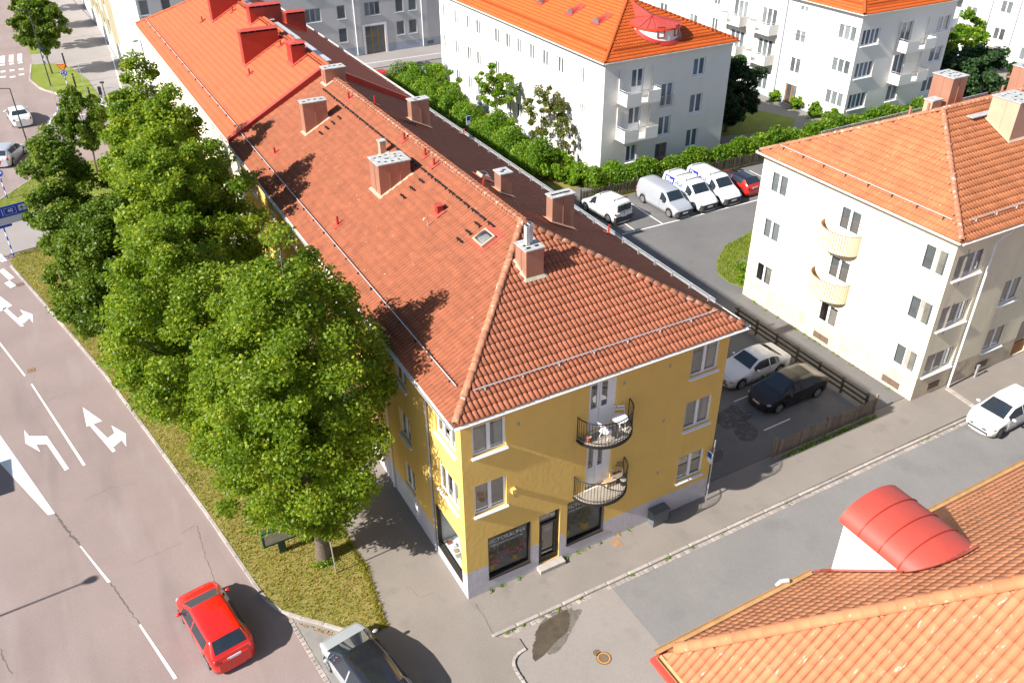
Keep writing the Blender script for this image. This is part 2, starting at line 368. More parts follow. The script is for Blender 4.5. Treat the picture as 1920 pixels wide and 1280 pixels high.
def window(parent, O, U, N, u0, u1, z0, z1, panes=2, depth=.10, frame='trim_white', room=True, far=None, sill=True, name='window', curtain=None, t=.085, transom=None, sillmat='trim_white', pane_lo=0.):
    """window set into an opening: frame mesh (part) with panes, sill, curtain, room behind as sub-parts"""
    w, h = u1 - u0, z1 - z0; Oo = O + U * u0 + EZ * z0; fr = (Oo, U, EZ, N)
    mb = MB(); d0, d1 = -depth - .05, -depth + .015
    mb.box((0, 0, d0), (t, h, d1), 0, fr); mb.box((w - t, 0, d0), (w, h, d1), 0, fr)
    mb.box((t, 0, d0), (w - t, t + pane_lo * h, d1), 0, fr); mb.box((t, h - t, d0), (w - t, h, d1), 0, fr)
    for k in range(1, panes):
        c = w * k / panes; mb.box((c - t * .8, t, d0), (c + t * .8, h - t, d1 + .004), 0, fr)
    if transom: mb.box((t, transom - t / 2, d0), (w - t, transom + t / 2, d1 - .003), 0, fr)
    f = mb.build(name, frame, parent)
    for k in range(panes):
        a, b = w * k / panes + t * .5, w * (k + 1) / panes - t * .5; lo = t * .5 + pane_lo * h
        q = [Oo + U * a + EZ * lo - N * (depth + .02), Oo + U * b + EZ * lo - N * (depth + .02), Oo + U * b + EZ * (h - t * .5) - N * (depth + .02), Oo + U * a + EZ * (h - t * .5) - N * (depth + .02)]
        if np.cross(U, EZ) @ N < 0: q = q[::-1]
        MB().poly(q).build('pane', far if far else 'glass', f)
    if room and not far:
        r = MB(); D = 1.0
        V = [(0, 0, -depth - .06), (w, 0, -depth - .06), (w, h, -depth - .06), (0, h, -depth - .06), (-.3, -.5, -D), (w + .3, -.5, -D), (w + .3, h + .1, -D), (-.3, h + .1, -D)]
        r.mesh([Oo + p[0] * U + p[1] * EZ + p[2] * N for p in V], [(4, 5, 6, 7), (0, 1, 5, 4), (2, 3, 7, 6), (0, 4, 7, 3), (1, 2, 6, 5)]).build('room_interior', 'room', f)
        if curtain is None: curtain = random.choice([0, 1, 1, 2, 3])
        def drape(a, b, zt, zb):
            cb = MB(); n = max(6, int((b - a) / .05)); pts = [(a + (b - a) * i / n, -depth - .13 - .025 * math.sin(i * 1.9)) for i in range(n + 1)]
            for i in range(n):
                cb.poly([Oo + U * pts[i][0] + EZ * zb + N * pts[i][1], Oo + U * pts[i + 1][0] + EZ * zb + N * pts[i + 1][1], Oo + U * pts[i + 1][0] + EZ * zt + N * pts[i + 1][1], Oo + U * pts[i][0] + EZ * zt + N * pts[i][1]])
            cb.build('curtain', 'curtain', f)
        if curtain == 1: drape(.02, w * .2, h, 0); drape(w * .8, w - .02, h, 0)
        elif curtain == 2: drape(.02, w - .02, h, h * .72); drape(.02, w * .12, h * .72, 0)
        elif curtain == 4: MB().box((.01, 0, -depth - .12), (w - .01, h * random.choice((1., 1., .95)), -depth - .11), 0, fr).build('reflection_sheet', 'reflection_grey', f)  # grey sheet added behind the glass to imitate the panes' reflection
        elif curtain == 3: drape(w * .72, w - .02, h, 0)
    if sill:
        sb = MB(); sb.mesh([Oo + p[0] * U + p[1] * EZ + p[2] * N for p in [(-.05, -.0, -depth + .02), (w + .05, -.0, -depth + .02), (w + .05, -.05, .10), (-.05, -.05, .10), (-.05, -.10, .10), (w + .05, -.10, .10), (w + .05, -.10, .012), (-.05, -.10, .012)]],
            [(0, 1, 2, 3), (3, 2, 5, 4), (4, 5, 6, 7), (0, 3, 4, 7), (1, 6, 5, 2)])
        sb.build('sill', sillmat, f)
    return f

# ------------------------------------------------------------------ roof tiles
def tile_profile(n=6, h=.05):
    xs = np.linspace(0, 1, n + 1); return xs, h * np.abs(np.sin(np.pi * (xs * .98 + .01))) ** .8
def in_poly(u, v, P):
    c = False; n = len(P)
    for i in range(n):
        (x0, y0), (x1, y1) = P[i], P[(i + 1) % n]
        if (y0 > v) != (y1 > v) and u < (x1 - x0) * (v - y0) / (y1 - y0) + x0: c = not c
    return c
def tile_field(roof, O, U, V, poly, tw, tl, mat, near=0, seg=6, hgt=.05, lift=.035, holes=(), name='roof_tile', stagger=0., gapf=.99):
    """lay tiles over polygon poly (u along eave, v up the slope); the `near` tiles closest to the camera become parts of the roof, the rest one stuff part"""
    U = np.array(U, float) / np.linalg.norm(U); V = np.array(V, float) / np.linalg.norm(V); N = np.cross(U, V)
    us = [p[0] for p in poly]; vs = [p[1] for p in poly]; P = []
    nr = int(math.ceil(max(vs) / tl)); nc0 = int(math.floor(min(us) / tw)); nc1 = int(math.ceil(max(us) / tw))
    for j in range(nr):
        for i in range(nc0, nc1):
            u, v = (i + (stagger if j % 2 else 0)) * tw, j * tl
            uc, vc = u + tw * .5, min(v + tl * .5, max(vs) - .01)
            if not in_poly(uc, vc, poly): continue
            if any(h[0] < uc < h[1] and h[2] < vc < h[3] for h in holes): continue
            P.append((u, v))
    P = np.array(P); xs, zs = tile_profile(seg, hgt)
    ov = tl * 1.10; nx = seg + 1
    base = np.concatenate([np.stack([xs * tw * gapf, np.zeros(nx), zs + lift], 1), np.stack([xs * tw * gapf, np.full(nx, ov), zs], 1), np.stack([xs * tw * gapf, np.full(nx, .004), np.full(nx, -.01)], 1)])
    F = []
    for k in range(seg): F.append((k, k + 1, nx + k + 1, nx + k)); F.append((2 * nx + k, 2 * nx + k + 1, k + 1, k))
    F = np.array(F)
    B = np.stack([U, V, N], 1)
    C = np.array(O) + P[:, :1] * U + P[:, 1:2] * V
    order = np.argsort(((C - CC) ** 2).sum(1)); sel = order[:near]; rest = order[near:]
    jit = RNG.normal(0, .006, (len(P), 2))
    if near:
        me = bpy.data.meshes.new(name); me.from_pydata(base.tolist(), [], F.tolist()); me.materials.append(MATS[mat]); me.polygons.foreach_set('use_smooth', [True, False] * seg); me.update()
        o0 = np.array(worigin(roof)); R = Matrix(((B[0, 0], B[0, 1], B[0, 2]), (B[1, 0], B[1, 1], B[1, 2]), (B[2, 0], B[2, 1], B[2, 2]))).to_quaternion()
        for k in sel:
            o = link(name, me, roof, tuple(C[k] - o0 + jit[k, 0] * V)); o.rotation_mode = 'QUATERNION'; o.rotation_quaternion = R
    if len(rest):
        J = jit[rest]; k = len(rest)
        W = base @ B.T
        tilt = (base[None, :, 0] / tw - .5) * J[:, 1][:, None]
        VV = (C[rest] + J[:, :1] * V)[:, None, :] + W[None] + tilt[:, :, None] * N
        FF = F[None] + (np.arange(k) * len(base))[:, None, None]
        sm = np.tile([True, False] * seg, k)
        o = fastmesh(name + '_field', VV.reshape(-1, 3), FF.reshape(-1, 4), mat, roof, rnd=np.repeat(RNG.random(k), len(F)))
        o.data.polygons.foreach_set('use_smooth', sm); o['kind'] = 'stuff'

def cap_row(roof, A, B, mat, r=.125, step=.36, name='ridge_tile', up=EZ, flat=.8):
    """overlapping half-round ridge or hip tiles from A to B, each a part"""
    A, B = np.array(A, float), np.array(B, float); D = B - A; L = np.linalg.norm(D); D /= L
    S = np.cross(D, up); S /= np.linalg.norm(S); Nn = np.cross(S, D)
    key = (mat, r, step, flat); me = CAPS.get(key)
    if me is None:
        V = []; F = []; n = 8
        for (y, rr, dz) in ((0, r * 1.08, .012), (step * 1.12, r * .92, 0), (0, r * .9, -.012)):
            for k in range(n + 1):
                a = math.pi * (-.06 + 1.12 * k / n); V.append((rr * math.cos(a), y, rr * math.sin(a) * flat + dz))
        for k in range(n): F.append((k, k + 1, n + 1 + k + 1, n + 1 + k)); F.append((2 * n + 2 + k, 2 * n + 2 + k + 1, k + 1, k))
        me = bpy.data.meshes.new(name); me.from_pydata(V, [], F); me.materials.append(MATS[mat]); me.polygons.foreach_set('use_smooth', [True, False] * n); me.update(); CAPS[key] = me
    o0 = np.array(worigin(roof)); Rm = Matrix(((S[0], D[0], Nn[0]), (S[1], D[1], Nn[1]), (S[2], D[2], Nn[2]))).to_quaternion()
    for i in range(int(L / step + .5)):
        o = link(name, me, roof, tuple(A + D * i * step - o0 + Nn * random.uniform(-.006, .006))); o.rotation_mode = 'QUATERNION'; o.rotation_quaternion = Rm
CAPS = {}

def gutter(parent, A, B, mat, N, r=.075, name='gutter'):
    """half-round channel from A to B hung outside the eave (N outward horizontal)"""
    A, B, N = [np.array(q, float) for q in (A, B, N)]; mb = MB(); n = 6
    for k in range(n):
        a0, a1 = math.pi * k / n, math.pi * (k + 1) / n
        p = lambda a, R: N * (r - R * math.cos(a)) - EZ * R * math.sin(a)
        mb.poly([A + p(a0, r), B + p(a0, r), B + p(a1, r), A + p(a1, r)]); mb.poly([A + p(a1, r * .86), B + p(a1, r * .86), B + p(a0, r * .86), A + p(a0, r * .86)])
    for a, R0, R1 in ((0, r * .86, r), (math.pi, r * .86, r)):
        p = lambda R: N * (r - R * math.cos(a)); mb.poly([A + p(R0), B + p(R0), B + p(R1), A + p(R1)])
    return mb.build(name, mat, parent)

# ------------------------------------------------------------------ foliage
def leaf_quads(C, size, nrm_bias, aspect=1.25):
    """C (n,3) leaf centres -> verts/faces of small folded leaves"""
    n = len(C); d = RNG.normal(size=(n, 3)); d /= np.linalg.norm(d, axis=1, keepdims=True)
    nn = d * .8 + nrm_bias; nn /= np.linalg.norm(nn, axis=1, keepdims=True) + 1e-9
    t = RNG.normal(size=(n, 3)); t -= nn * (t * nn).sum(1, keepdims=True); t /= np.linalg.norm(t, axis=1, keepdims=True) + 1e-9
    b = np.cross(nn, t); s = size * RNG.uniform(.7, 1.3, (n, 1))
    a = C + t * s * .5 * aspect; c = C - t * s * .5 * aspect; l = C + b * s * .45 + nn * s * .12; r = C - b * s * .45 + nn * s * .12
    V = np.stack([a, l, c, r], 1).reshape(-1, 3); F = np.arange(4 * n).reshape(-1, 4)
    F2 = np.stack([F[:, [0, 1, 2]], F[:, [0, 2, 3]]], 1).reshape(-1, 3)
    return V, F2
def crown_points(c, rx, ry, rz, nclump, nleaf, rc=.75, shell=.62, lean=(0, 0), seed=None, droop=0., lobes=5):
    """clumps spread through an uneven ellipsoid, more of them near its surface"""
    rg = np.random.default_rng(seed); d = rg.normal(size=(nclump, 3)); d /= np.linalg.norm(d, axis=1, keepdims=True)
    ld = rg.normal(size=(lobes, 3)); ld /= np.linalg.norm(ld, axis=1, keepdims=True)
    bulge = 1 + .20 * np.max(np.clip(d @ ld.T, 0, 1) ** 3, axis=1) - .10 + rg.normal(0, .05, nclump)
    rad = np.where(rg.random(nclump) < shell, rg.uniform(.80, 1.0, nclump), rg.uniform(.25, .85, nclump)) * bulge
    taper = 1 - .30 * np.clip(d[:, 2], 0, 1) ** 1.5
    cc = np.stack([d[:, 0] * rx * rad * taper, d[:, 1] * ry * rad * taper, d[:, 2] * rz * rad], 1) + np.array(c)
    k = rg.integers(0, nclump, nleaf); sz = rg.uniform(.6, 1.25, nclump) * rc
    off = rg.normal(size=(nleaf, 3)); off /= np.linalg.norm(off, axis=1, keepdims=True); off *= (rg.random((nleaf, 1)) ** .45)
    off *= np.array([1.0, 1.0, .75]) * sz[k][:, None]
    pts = cc[k] + off
    dirs = pts - np.array(c); dirs /= np.linalg.norm(dirs, axis=1, keepdims=True)
    br = rg.normal(.45, .2, nleaf) + (rg.normal(0, .09, nclump))[k]
    return pts, dirs, np.clip(br, 0, 1), cc
def limbs(mb, base, top, r, cc, rg, n=9):
    b = np.array(base, float); t = np.array(top, float); P = []; R = []
    for i in range(7):
        f = i / 6; P.append(b + (t - b) * f + np.append(rg.normal(0, .05 + .1 * f, 2), 0) * (f > 0)); R.append(r * (1.35 if i == 0 else 1) * (1 - .8 * f))
    mb.tube(P, R, 10)
    for c in cc[rg.permutation(len(cc))[:n]]:
        f = rg.uniform(.25, .75); p = b + (t - b) * f
        if c[2] < p[2] - .5: p = b + (t - b) * max(.2, (c[2] - b[2] - .8) / (t[2] - b[2] + 1e-6))
        m = (p + c) / 2 + np.array([0, 0, .25]); mb.tube([p, m, c], [r * .38, r * .22, .02], 6, cap=False)
def tree(name, label, base, h, rx, ry, zlo, mat='leaf_linden', nleaf=30000, nclump=90, ls=.17, seed=1, rc=.75, tr=.2, group=None, off=(0, 0), cat='tree', nl=10, up=.55):
    bx, by = base; t = thing(name, (bx, by, 0.02), label, cat, group); rg = np.random.default_rng(seed + 100)
    c = (bx + off[0], by + off[1], (h + zlo) / 2); rz = (h - zlo) / 2
    pts, dirs, br, cc = crown_points(c, rx, ry, rz, nclump, nleaf, rc, seed=seed)
    mb = MB(); limbs(mb, (bx, by, -.05), (c[0], c[1], zlo + rz * 1.3), tr, cc, rg, nl); mb.build('trunk', 'bark', t)
    V, F = leaf_quads(pts, ls, dirs * .35 + np.array([0, 0, up]))
    fastmesh('crown', V, F, mat, t, rnd=np.repeat(br, 2))
    return t
def bush(name, label, c, rx, ry, rz, mat='leaf_hedge', nleaf=3000, nclump=30, ls=.13, seed=1, rc=.35, group=None, cat='shrub', z0=0., stems=4):
    t = thing(name, (c[0], c[1], z0), label, cat, group); rg = np.random.default_rng(seed)
    pts, dirs, br, cc = crown_points((c[0], c[1], z0 + rz), rx, ry, rz, nclump, nleaf, rc, seed=seed); k = pts[:, 2] > z0 + .02
    pts, dirs, br = pts[k], dirs[k], br[k]
    mb = MB()
    for q in cc[:stems]: mb.tube([(c[0], c[1], z0 - .02), (np.array([c[0], c[1], z0]) + q) / 2, q], [.04, .025, .008], 5, cap=False)
    mb.build('stem', 'bark', t)
    V, F = leaf_quads(pts, ls, dirs * .5 + np.array([0, 0, .4])); fastmesh('foliage', V, F, mat, t, rnd=np.repeat(br, 2)); return t
def hedge_run(name, label, path, w, h, mat, dens=420, ls=.13, seed=1, cat='hedge', wob=.25, z0=0.):
    """clipped or loose hedge along a path: leaves through its volume over a woody core"""
    rg = np.random.default_rng(seed); P = [np.array(p, float) for p in path]; c0 = P[0]
    t = thing(name, (c0[0], c0[1], z0), label, cat); pts = []; dirs = []; br = []; core = MB()
    for a, b in zip(P[:-1], P[1:]):
        L = np.linalg.norm(b - a); n = int(dens * L * (w + h)); D = (b - a) / L; S = np.array([-D[1], D[0]])
        s = rg.random(n) * L; ph = rg.random(n) * math.pi; f = s / L
        ww = w * (1 + wob * np.sin(s * 1.7 + seed) * np.sin(s * .6 + 2 * seed)); hh = h * (1 + wob * .7 * np.sin(s * 1.1 + 3 * seed) + wob * .5 * np.sin(s * 3.1))
        rr = rg.uniform(.62, 1.08, n)
        x = np.cos(ph) * ww / 2 * rr; z = np.abs(np.sin(ph)) ** .55 * hh * rr
        q = np.concatenate([(a[None] + D[None] * s[:, None] + S[None] * x[:, None]), z[:, None] + z0], 1); q += rg.normal(0, .05, q.shape); pts.append(q)
        dirs.append(np.stack([S[0] * np.cos(ph), S[1] * np.cos(ph), np.sin(ph)], 1)); br.append(np.clip(rg.normal(.45, .17, n) + .22 * np.sin(s * 2.3 + seed) * np.sin(s * .9), 0, 1))
        for k in range(max(2, int(L / .5))):
            p = a + D * (k + .5) * .5; core.tube([(p[0], p[1], z0 - .03), (p[0] + rg.normal(0, .1), p[1] + rg.normal(0, .1), z0 + h * .75)], [.03, .012], 5, cap=False)
    pts = np.concatenate(pts); k = pts[:, 2] > z0 + .02; V, F = leaf_quads(pts[k], ls, np.concatenate(dirs)[k] * .5 + np.array([0, 0, .35]))
    core.build('stem', 'bark', t); fastmesh('foliage', V, F, mat, t, rnd=np.repeat(np.concatenate(br)[k], 2)); return t
def grass_blades(name, poly, n, mat, h=.09, z=0.03, seed=3, kind='stuff', flat=False, parent=None):
    rg = np.random.default_rng(seed); P = np.array([p[:2] for p in poly]); lo, hi = P.min(0), P.max(0); Q = []
    while len(Q) < n:
        q = lo + rg.random((n, 2)) * (hi - lo); x, y = q[:, 0], q[:, 1]; ins = np.zeros(len(q), bool)
        for i in range(len(P)):
            (x0, y0), (x1, y1) = P[i], P[(i + 1) % len(P)]
            if y0 != y1: ins ^= ((y0 > y) != (y1 > y)) & (x < (x1 - x0) * (y - y0) / (y1 - y0) + x0)
        Q.extend(q[ins].tolist())
    Q = np.array(Q[:n]); a = rg.random(n) * 6.283; s = rg.uniform(.6, 1.5, n) * h
    c = np.stack([Q[:, 0], Q[:, 1], np.full(n, z)], 1)
    if flat:
        V, F = leaf_quads(c + np.array([0, 0, .02]), h, np.tile([0, 0, 2.5], (n, 1))); return setp(fastmesh(name, V, F, mat, parent, rnd=np.repeat(rg.random(n), 2), origin=(0, 0, 0) if parent else tuple(c.mean(0))), kind=kind)
    d = np.stack([np.cos(a), np.sin(a), np.zeros(n)], 1); wd = s[:, None] * .22
    tip = c + np.stack([rg.normal(0, .45, n) * s, rg.normal(0, .45, n) * s, s], 1)
    V = np.stack([c - d * wd, c + d * wd, tip], 1).reshape(-1, 3); F = np.arange(3 * n).reshape(-1, 3)
    patch = .5 + .25 * np.sin(Q[:, 0] * 1.3) * np.sin(Q[:, 1] * .9) + rg.normal(0, .2, n)
    return setp(fastmesh(name, V, F, mat, parent, rnd=np.clip(patch, 0, 1), origin=(0, 0, 0) if parent else tuple(c.mean(0))), kind=kind)
# ------------------------------------------------------------------ ground, roads, pavements
ZR = -0.07          # carriageway level; pavements at 0
sheet('ground', [(-260, -200), (320, -200), (320, 420), (-260, 420)], -.16, 'path_asphalt')
sheet('road', [(-90, -90), (-2.5, -90), (-2.5, 64), (-2.0, 78), (-2.0, 260), (-90, 260)], ZR, 'asphalt_road')
sheet('side_street', [(-2.4, -10.4), (5.33, -10.4), (5.33, -2.0), (-2.4, -2.0)], ZR + .022, 'asphalt_patch')
sheet('street', [(5.33, -10.4), (120, -10.4), (120, -2.0), (5.33, -2.0)], ZR + .018, 'asphalt_street')
sheet('north_street', [(-2.4, 64.3), (140, 64.3), (140, 72.1), (-2.4, 72.1)], ZR + .015, 'asphalt_street')
sheet('north_pavement', [(2.0, 72.2), (140, 72.2), (140, 79), (1.5, 79), (-2, 140), (-9, 140), (-9.0, 100), (-9.2, 94), (-9.9, 87), (-8.9, 82), (-6.5, 77.6), (-4, 75.2), (-1.5, 73.6)], 0.0, 'path_asphalt', thick=.16)
pav = [(-3.1, 62), (-3.05, 4.6), (-2.95, 3.6), (-3.4, .38), (-4.05, .15), (-3.75, -.8), (-3.55, -30), (.06, -30), (.06, -4.4), (.03, -3.6), (.3, -3.25), (.85, -3.12), (.85, -2.6), (.12, -2.1), (.12, -.02), (.02, .02), (.02, 62)]
sheet('pavement', pav, 0.0, 'pavement_asphalt', thick=.16)
sheet('side_pavement', [(.12, -1.95), (120, -1.95), (120, .6), (.12, .6)], -.002, 'pavement_asphalt', thick=.15)
sheet('near_pavement', [(-2, -10.6), (120, -10.6), (120, -9.2), (2.5, -9.2), (-2, -9.6)], -.003, 'pavement_asphalt', thick=.15)
sheet('yard', [(12.1, .62), (120, .62), (120, 63.5), (12.1, 63.5)], .004, 'yard_asphalt', thick=.12)
sheet('parking_bay', [(-6.42, 2.95), (-5.5, 1.9), (-4.15, .22), (-3.85, -.8), (-3.62, -30), (-6.2, -30), (-6.12, -.8)], ZR + .012, 'bay_asphalt')
VERGE1 = [(-3.4, .42), (-4.2, .42), (-5.6, 1.95), (-6.6, 3.0), (-7.0, 3.9), (-7.92, 9.9), (-9.1, 16.5), (-10.34, 23.4), (-12.83, 34.5), (-14.3, 40.9), (-13.7, 42.0), (-3.16, 44), (-3.1, 4.6), (-3.0, 3.7)]
def pxpoly(L, z=0.): return [tuple(G(x, y, z)[:2]) for x, y in L]
VERGE2 = pxpoly([(-60, 420), (0, 375), (42, 347), (61, 334), (89, 319), (150, 303), (215, 300), (250, 330), (240, 400), (90, 405), (0, 391), (-60, 440)])
g1 = sheet('grass_verge', VERGE1, .03, 'soil_grass', thick=.18)
g2 = sheet('grass_island', VERGE2, .03, 'lawn_dry', thick=.18)
sheet('crossing_path', [(-17, 44.5), (-14.3, 42.2), (-3.16, 44.2), (-3.16, 52), (-12, 49.5), (-17, 49)], 0.0, 'path_asphalt', thick=.16)
ISL = [(-9.3, 93.4), (-6.9, 92.3), (-5.5, 89.6), (-4.45, 83.7), (-4.1, 76.2), (-4.6, 76.1), (-6.8, 78.3), (-9.05, 82.7), (-9.85, 87)]
g3 = sheet('traffic_island', ISL, .045, 'lawn', thick=.2)
STRIP = [(-9.1, 98.5), (-7.2, 98), (-5.4, 105.6), (-5.0, 131), (-7.6, 160), (-9.4, 160), (-9.0, 110)]
g4 = sheet('grass_strip', STRIP, .045, 'lawn', thick=.2)
sheet('paved_island', [(-8.85, 71.2), (-9.35, 65.0), (-8.3, 64.1), (-4.8, 65.2), (-3.1, 66.5), (-3.1, 70.6), (-5.2, 71.0)], .02, 'brick_paving', thick=.14)
sheet('corner_lawn', [(26.6, 13.2), (26.1, 14.6), (26.3, 16), (27.4, 17.3), (29.3, 18.7), (32.4, 19.5), (44, 19.7), (44, 13.3)], .03, 'lawn_dry', thick=.1)
sheet('gravel_bed', [(28.2, 14.2), (28.0, 16.2), (29.6, 16.9), (31, 15.4), (30, 13.9)], .034, 'gravel')
sheet('courtyard_lawn', [(43, 36.0), (50.4, 33.9), (52.8, 36), (51.3, 39.6), (46, 43), (44, 61), (42.2, 61), (42.2, 37)], .04, 'lawn', thick=.1)
sheet('courtyard_path', [(40.9, 29.5), (130, 29.5), (130, 63), (40.9, 63)], .012, 'gravel', thick=.1)
sheet('hedge_bed', [(22.5, 32.2), (28.2, 32.2), (28.2, 63), (22.5, 63)], .02, 'soil_grass', thick=.1)
sheet('hedge_strip', [(26, 29.2), (60, 29.2), (60, 31.4), (26, 31.4)], .022, 'soil_grass', thick=.1)
setp(grass_blades('verge_grass', VERGE1, 70000, 'grass_blade', .085, .03, 3), 'thin dry yellowish grass with patches on the tree verge', 'grass')
setp(grass_blades('edge_grass', [(-3.3, .3), (-2.88, 3.6), (-2.98, 4.6), (-3.0, 12), (-3.2, 12), (-3.2, 4.6), (-3.1, 3.6), (-3.6, .3)], 2600, 'grass_blade', .10, .0, 13), 'ragged grass edge spilling onto the pavement', 'grass')
setp(grass_blades('island_grass', VERGE2, 9000, 'grass_green', .09, .03, 4), 'short green grass at the verge beside the roundabout', 'grass')
setp(grass_blades('lawn_grass', [(26.6, 13.2), (26.1, 14.6), (26.3, 16), (27.4, 17.3), (29.3, 18.7), (32.4, 19.5), (36, 19.7), (36, 13.3)], 14000, 'grass_green', .10, .03, 5), 'lawn grass beside the cream house', 'grass')
setp(grass_blades('leaf_litter', [(-3.4, .45), (-4.2, .45), (-6.9, 3.9), (-7.8, 9.9), (-3.2, 9.9)], 850, 'litter', .05, .05, 6, flat=True), 'scattered orange and brown fallen leaves on the near verge', 'leaf litter')
setp(grass_blades('gutter_litter', [(-4.3, .2), (-6.7, 2.7), (-6.4, 2.3), (-4.6, .1)], 110, 'litter', .06, ZR + .02, 8, flat=True), 'fallen leaves along the kerb of the parking bay', 'leaf litter')

# kerbs: granite stones on a bed, each stone a piece
UNIT = None
def unit_box():
    global UNIT
    if UNIT is None: UNIT = {}
    return UNIT
def stone_mesh(mat, ch=.06):
    d = unit_box()
    if mat not in d:
        c = ch; V = [(-.5, -.5, 0), (.5, -.5, 0), (.5, .5, 0), (-.5, .5, 0), (-.5, -.5, .85), (.5, -.5, .85), (.5, .5, .85), (-.5, .5, .85), (-.5 + c, -.5 + c, 1), (.5 - c, -.5 + c, 1), (.5 - c, .5 - c, 1), (-.5 + c, .5 - c, 1)]
        F = [(8, 9, 10, 11), (0, 1, 5, 4), (1, 2, 6, 5), (2, 3, 7, 6), (3, 0, 4, 7), (4, 5, 9, 8), (5, 6, 10, 9), (6, 7, 11, 10), (7, 4, 8, 11)]
        me = bpy.data.meshes.new('stone'); me.from_pydata(V, [], F); me.materials.append(MATS[mat]); me.update(); d[mat] = me
    return d[mat]
def stones(name, path, step, wid, z0, h, mat, piece, bed=True, jit=.0, gap=.012):
    P = [np.array(p[:2], float) for p in path]; D = [np.linalg.norm(b - a) for a, b in zip(P[:-1], P[1:])]; T = sum(D)
    def at(s):
        for i, d in enumerate(D):
            if s <= d or i == len(D) - 1: return P[i] + (P[i + 1] - P[i]) * min(s / d, 1)
            s -= d
    mb = MB()
    for a, b in zip(P[:-1], P[1:]):
        d = (b - a) / np.linalg.norm(b - a); n = np.array([-d[1], d[0]]) * (wid / 2 + .01)
        mb.poly([(*(a - n), z0 + .012), (*(b - n), z0 + .012), (*(b + n), z0 + .012), (*(a + n), z0 + .012)])
    c = P[0]; bedo = mb.build(name, 'joint', None, (c[0], c[1], 0)); bedo['kind'] = 'structure'
    me = stone_mesh(mat); n = int(T / step)
    for i in range(n):
        s0, s1 = i * step + gap / 2, (i + 1) * step - gap / 2; a, b = at(s0), at(s1); m = (a + b) / 2; d = b - a; L = np.linalg.norm(d)
        o = link(piece, me, bedo, (m[0] - c[0], m[1] - c[1], z0)); o.rotation_euler = (0, 0, math.atan2(d[1], d[0]) + random.gauss(0, jit)); o.scale = (L, wid * random.uniform(.96, 1.0), h + random.uniform(-.006, .006))
KERB = [(-4.15, .24), (-5.55, 1.82), (-6.55, 2.85), (-6.95, 3.6), (-7.1, 4.2), (-8.0, 9.9), (-9.2, 16.6), (-10.44, 23.4), (-12.93, 34.5), (-14.45, 41.0)]
stones('kerb', KERB, .95, .14, ZR - .02, .145, 'granite', 'kerb_stone', jit=.008)
stones('bay_edge', [(-6.12, -3.5), (-6.12, -.8), (-6.5, 2.75)], .21, .17, ZR - .03, .06, 'sett', 'sett', jit=.07, gap=.03)
stones('street_kerb', [(0.0, -2.02), (34, -2.12)], 1.05, .15, ZR - .03, .135, 'granite', 'kerb_stone', jit=.004)
stones('street_gutter', [(0.4, -2.21), (34, -2.31)], .235, .19, ZR - .02, .048, 'sett', 'sett', jit=.05, gap=.035)
stones('corner_kerb', [(.85, -3.12), (.6, -3.14), (.4, -3.2), (.24, -3.3), (.13, -3.44), (.08, -3.62), (.06, -3.85), (.07, -4.5), (.08, -6.5)], .2, .12, ZR - .03, .125, 'granite', 'kerb_stone', jit=.01)
stones('island_kerb', pxpoly([(0, 375), (42, 347), (61, 334), (89, 319), (130, 307)]), 1.2, .16, ZR - .02, .15, 'granite', 'kerb_stone')
stones('traffic_island_kerb', [(-9.35, 93.6), (-9.95, 87), (-9.15, 82.6), (-6.85, 78.15), (-4.5, 75.95)], 1.3, .18, ZR - .02, .17, 'granite', 'kerb_stone')
stones('drain_strip', [(28.54, .1), (28.35, -1.92)], .5, .32, -.055, .075, 'granite', 'paving_slab', gap=.02)
stones('crossing_seam', [(.12, -.2), (.12, -1.95)], .6, .03, -.05, .056, 'tar', 'seam') if False else None

# painted markings (traced on the road plane)
MZ = ZR + .008
def mark(polys, z=MZ, name='road_marking', mat='paint_white', label=None):
    mb = MB()
    for p in polys:
        q = [G(x, y, z) for x, y in p]
        if sum(q[i][0] * q[(i + 1) % len(q)][1] - q[(i + 1) % len(q)][0] * q[i][1] for i in range(len(q))) < 0: q = q[::-1]
        mb.poly(q)
    o = mb.build(name, mat, None, np.mean(np.array(mb.v), 0)); o['kind'] = 'structure'; return o
def markw(polys, z=MZ, name='road_marking', mat='paint_white'):
    mb = MB()
    for q in polys:
        if sum(q[i][0] * q[(i + 1) % len(q)][1] - q[(i + 1) % len(q)][0] * q[i][1] for i in range(len(q))) < 0: q = q[::-1]
        mb.poly([(p[0], p[1], z) for p in q])
    o = mb.build(name, mat, None, np.mean(np.array(mb.v), 0)); o['kind'] = 'structure'; return o
def stripe(a, b, wd): 
    a, b = np.array(a, float), np.array(b, float); d = (b - a) / np.linalg.norm(b - a); n = np.array([-d[1], d[0]]) * wd / 2
    return [tuple(a - n), tuple(b - n), tuple(b + n), tuple(a + n)]
mark([[(155, 763), (191.7, 788.7), (162.5, 799.5)], [(168, 797.3), (175, 794.8), (202, 821), (217, 845), (211, 847.5)], [(201.5, 821), (214.5, 811.5), (208.7, 797), (236, 812.5), (236.7, 837), (228, 824.5), (214.5, 836.5), (211, 836)]])
mark([[(45.5, 805.5), (54.5, 817), (68, 832.5), (75.7, 847), (47.5, 830.5)], [(54.5, 817), (88, 817), (87.5, 832), (68, 832.5)], [(88, 817), (129.5, 878), (121.7, 882), (87.5, 832)]])
mark([[(-20, 540), (23, 572.5), (-12, 590)], [(4, 579), (11, 576), (34, 597), (45, 611), (39, 612)], [(33, 596.5), (44, 589), (37, 580), (61, 589), (62, 605), (55, 596), (45, 606), (41, 605)]])
mark([[(-60, 735), (0, 815), (103, 962), (90, 965), (0, 868), (-60, 808)]])
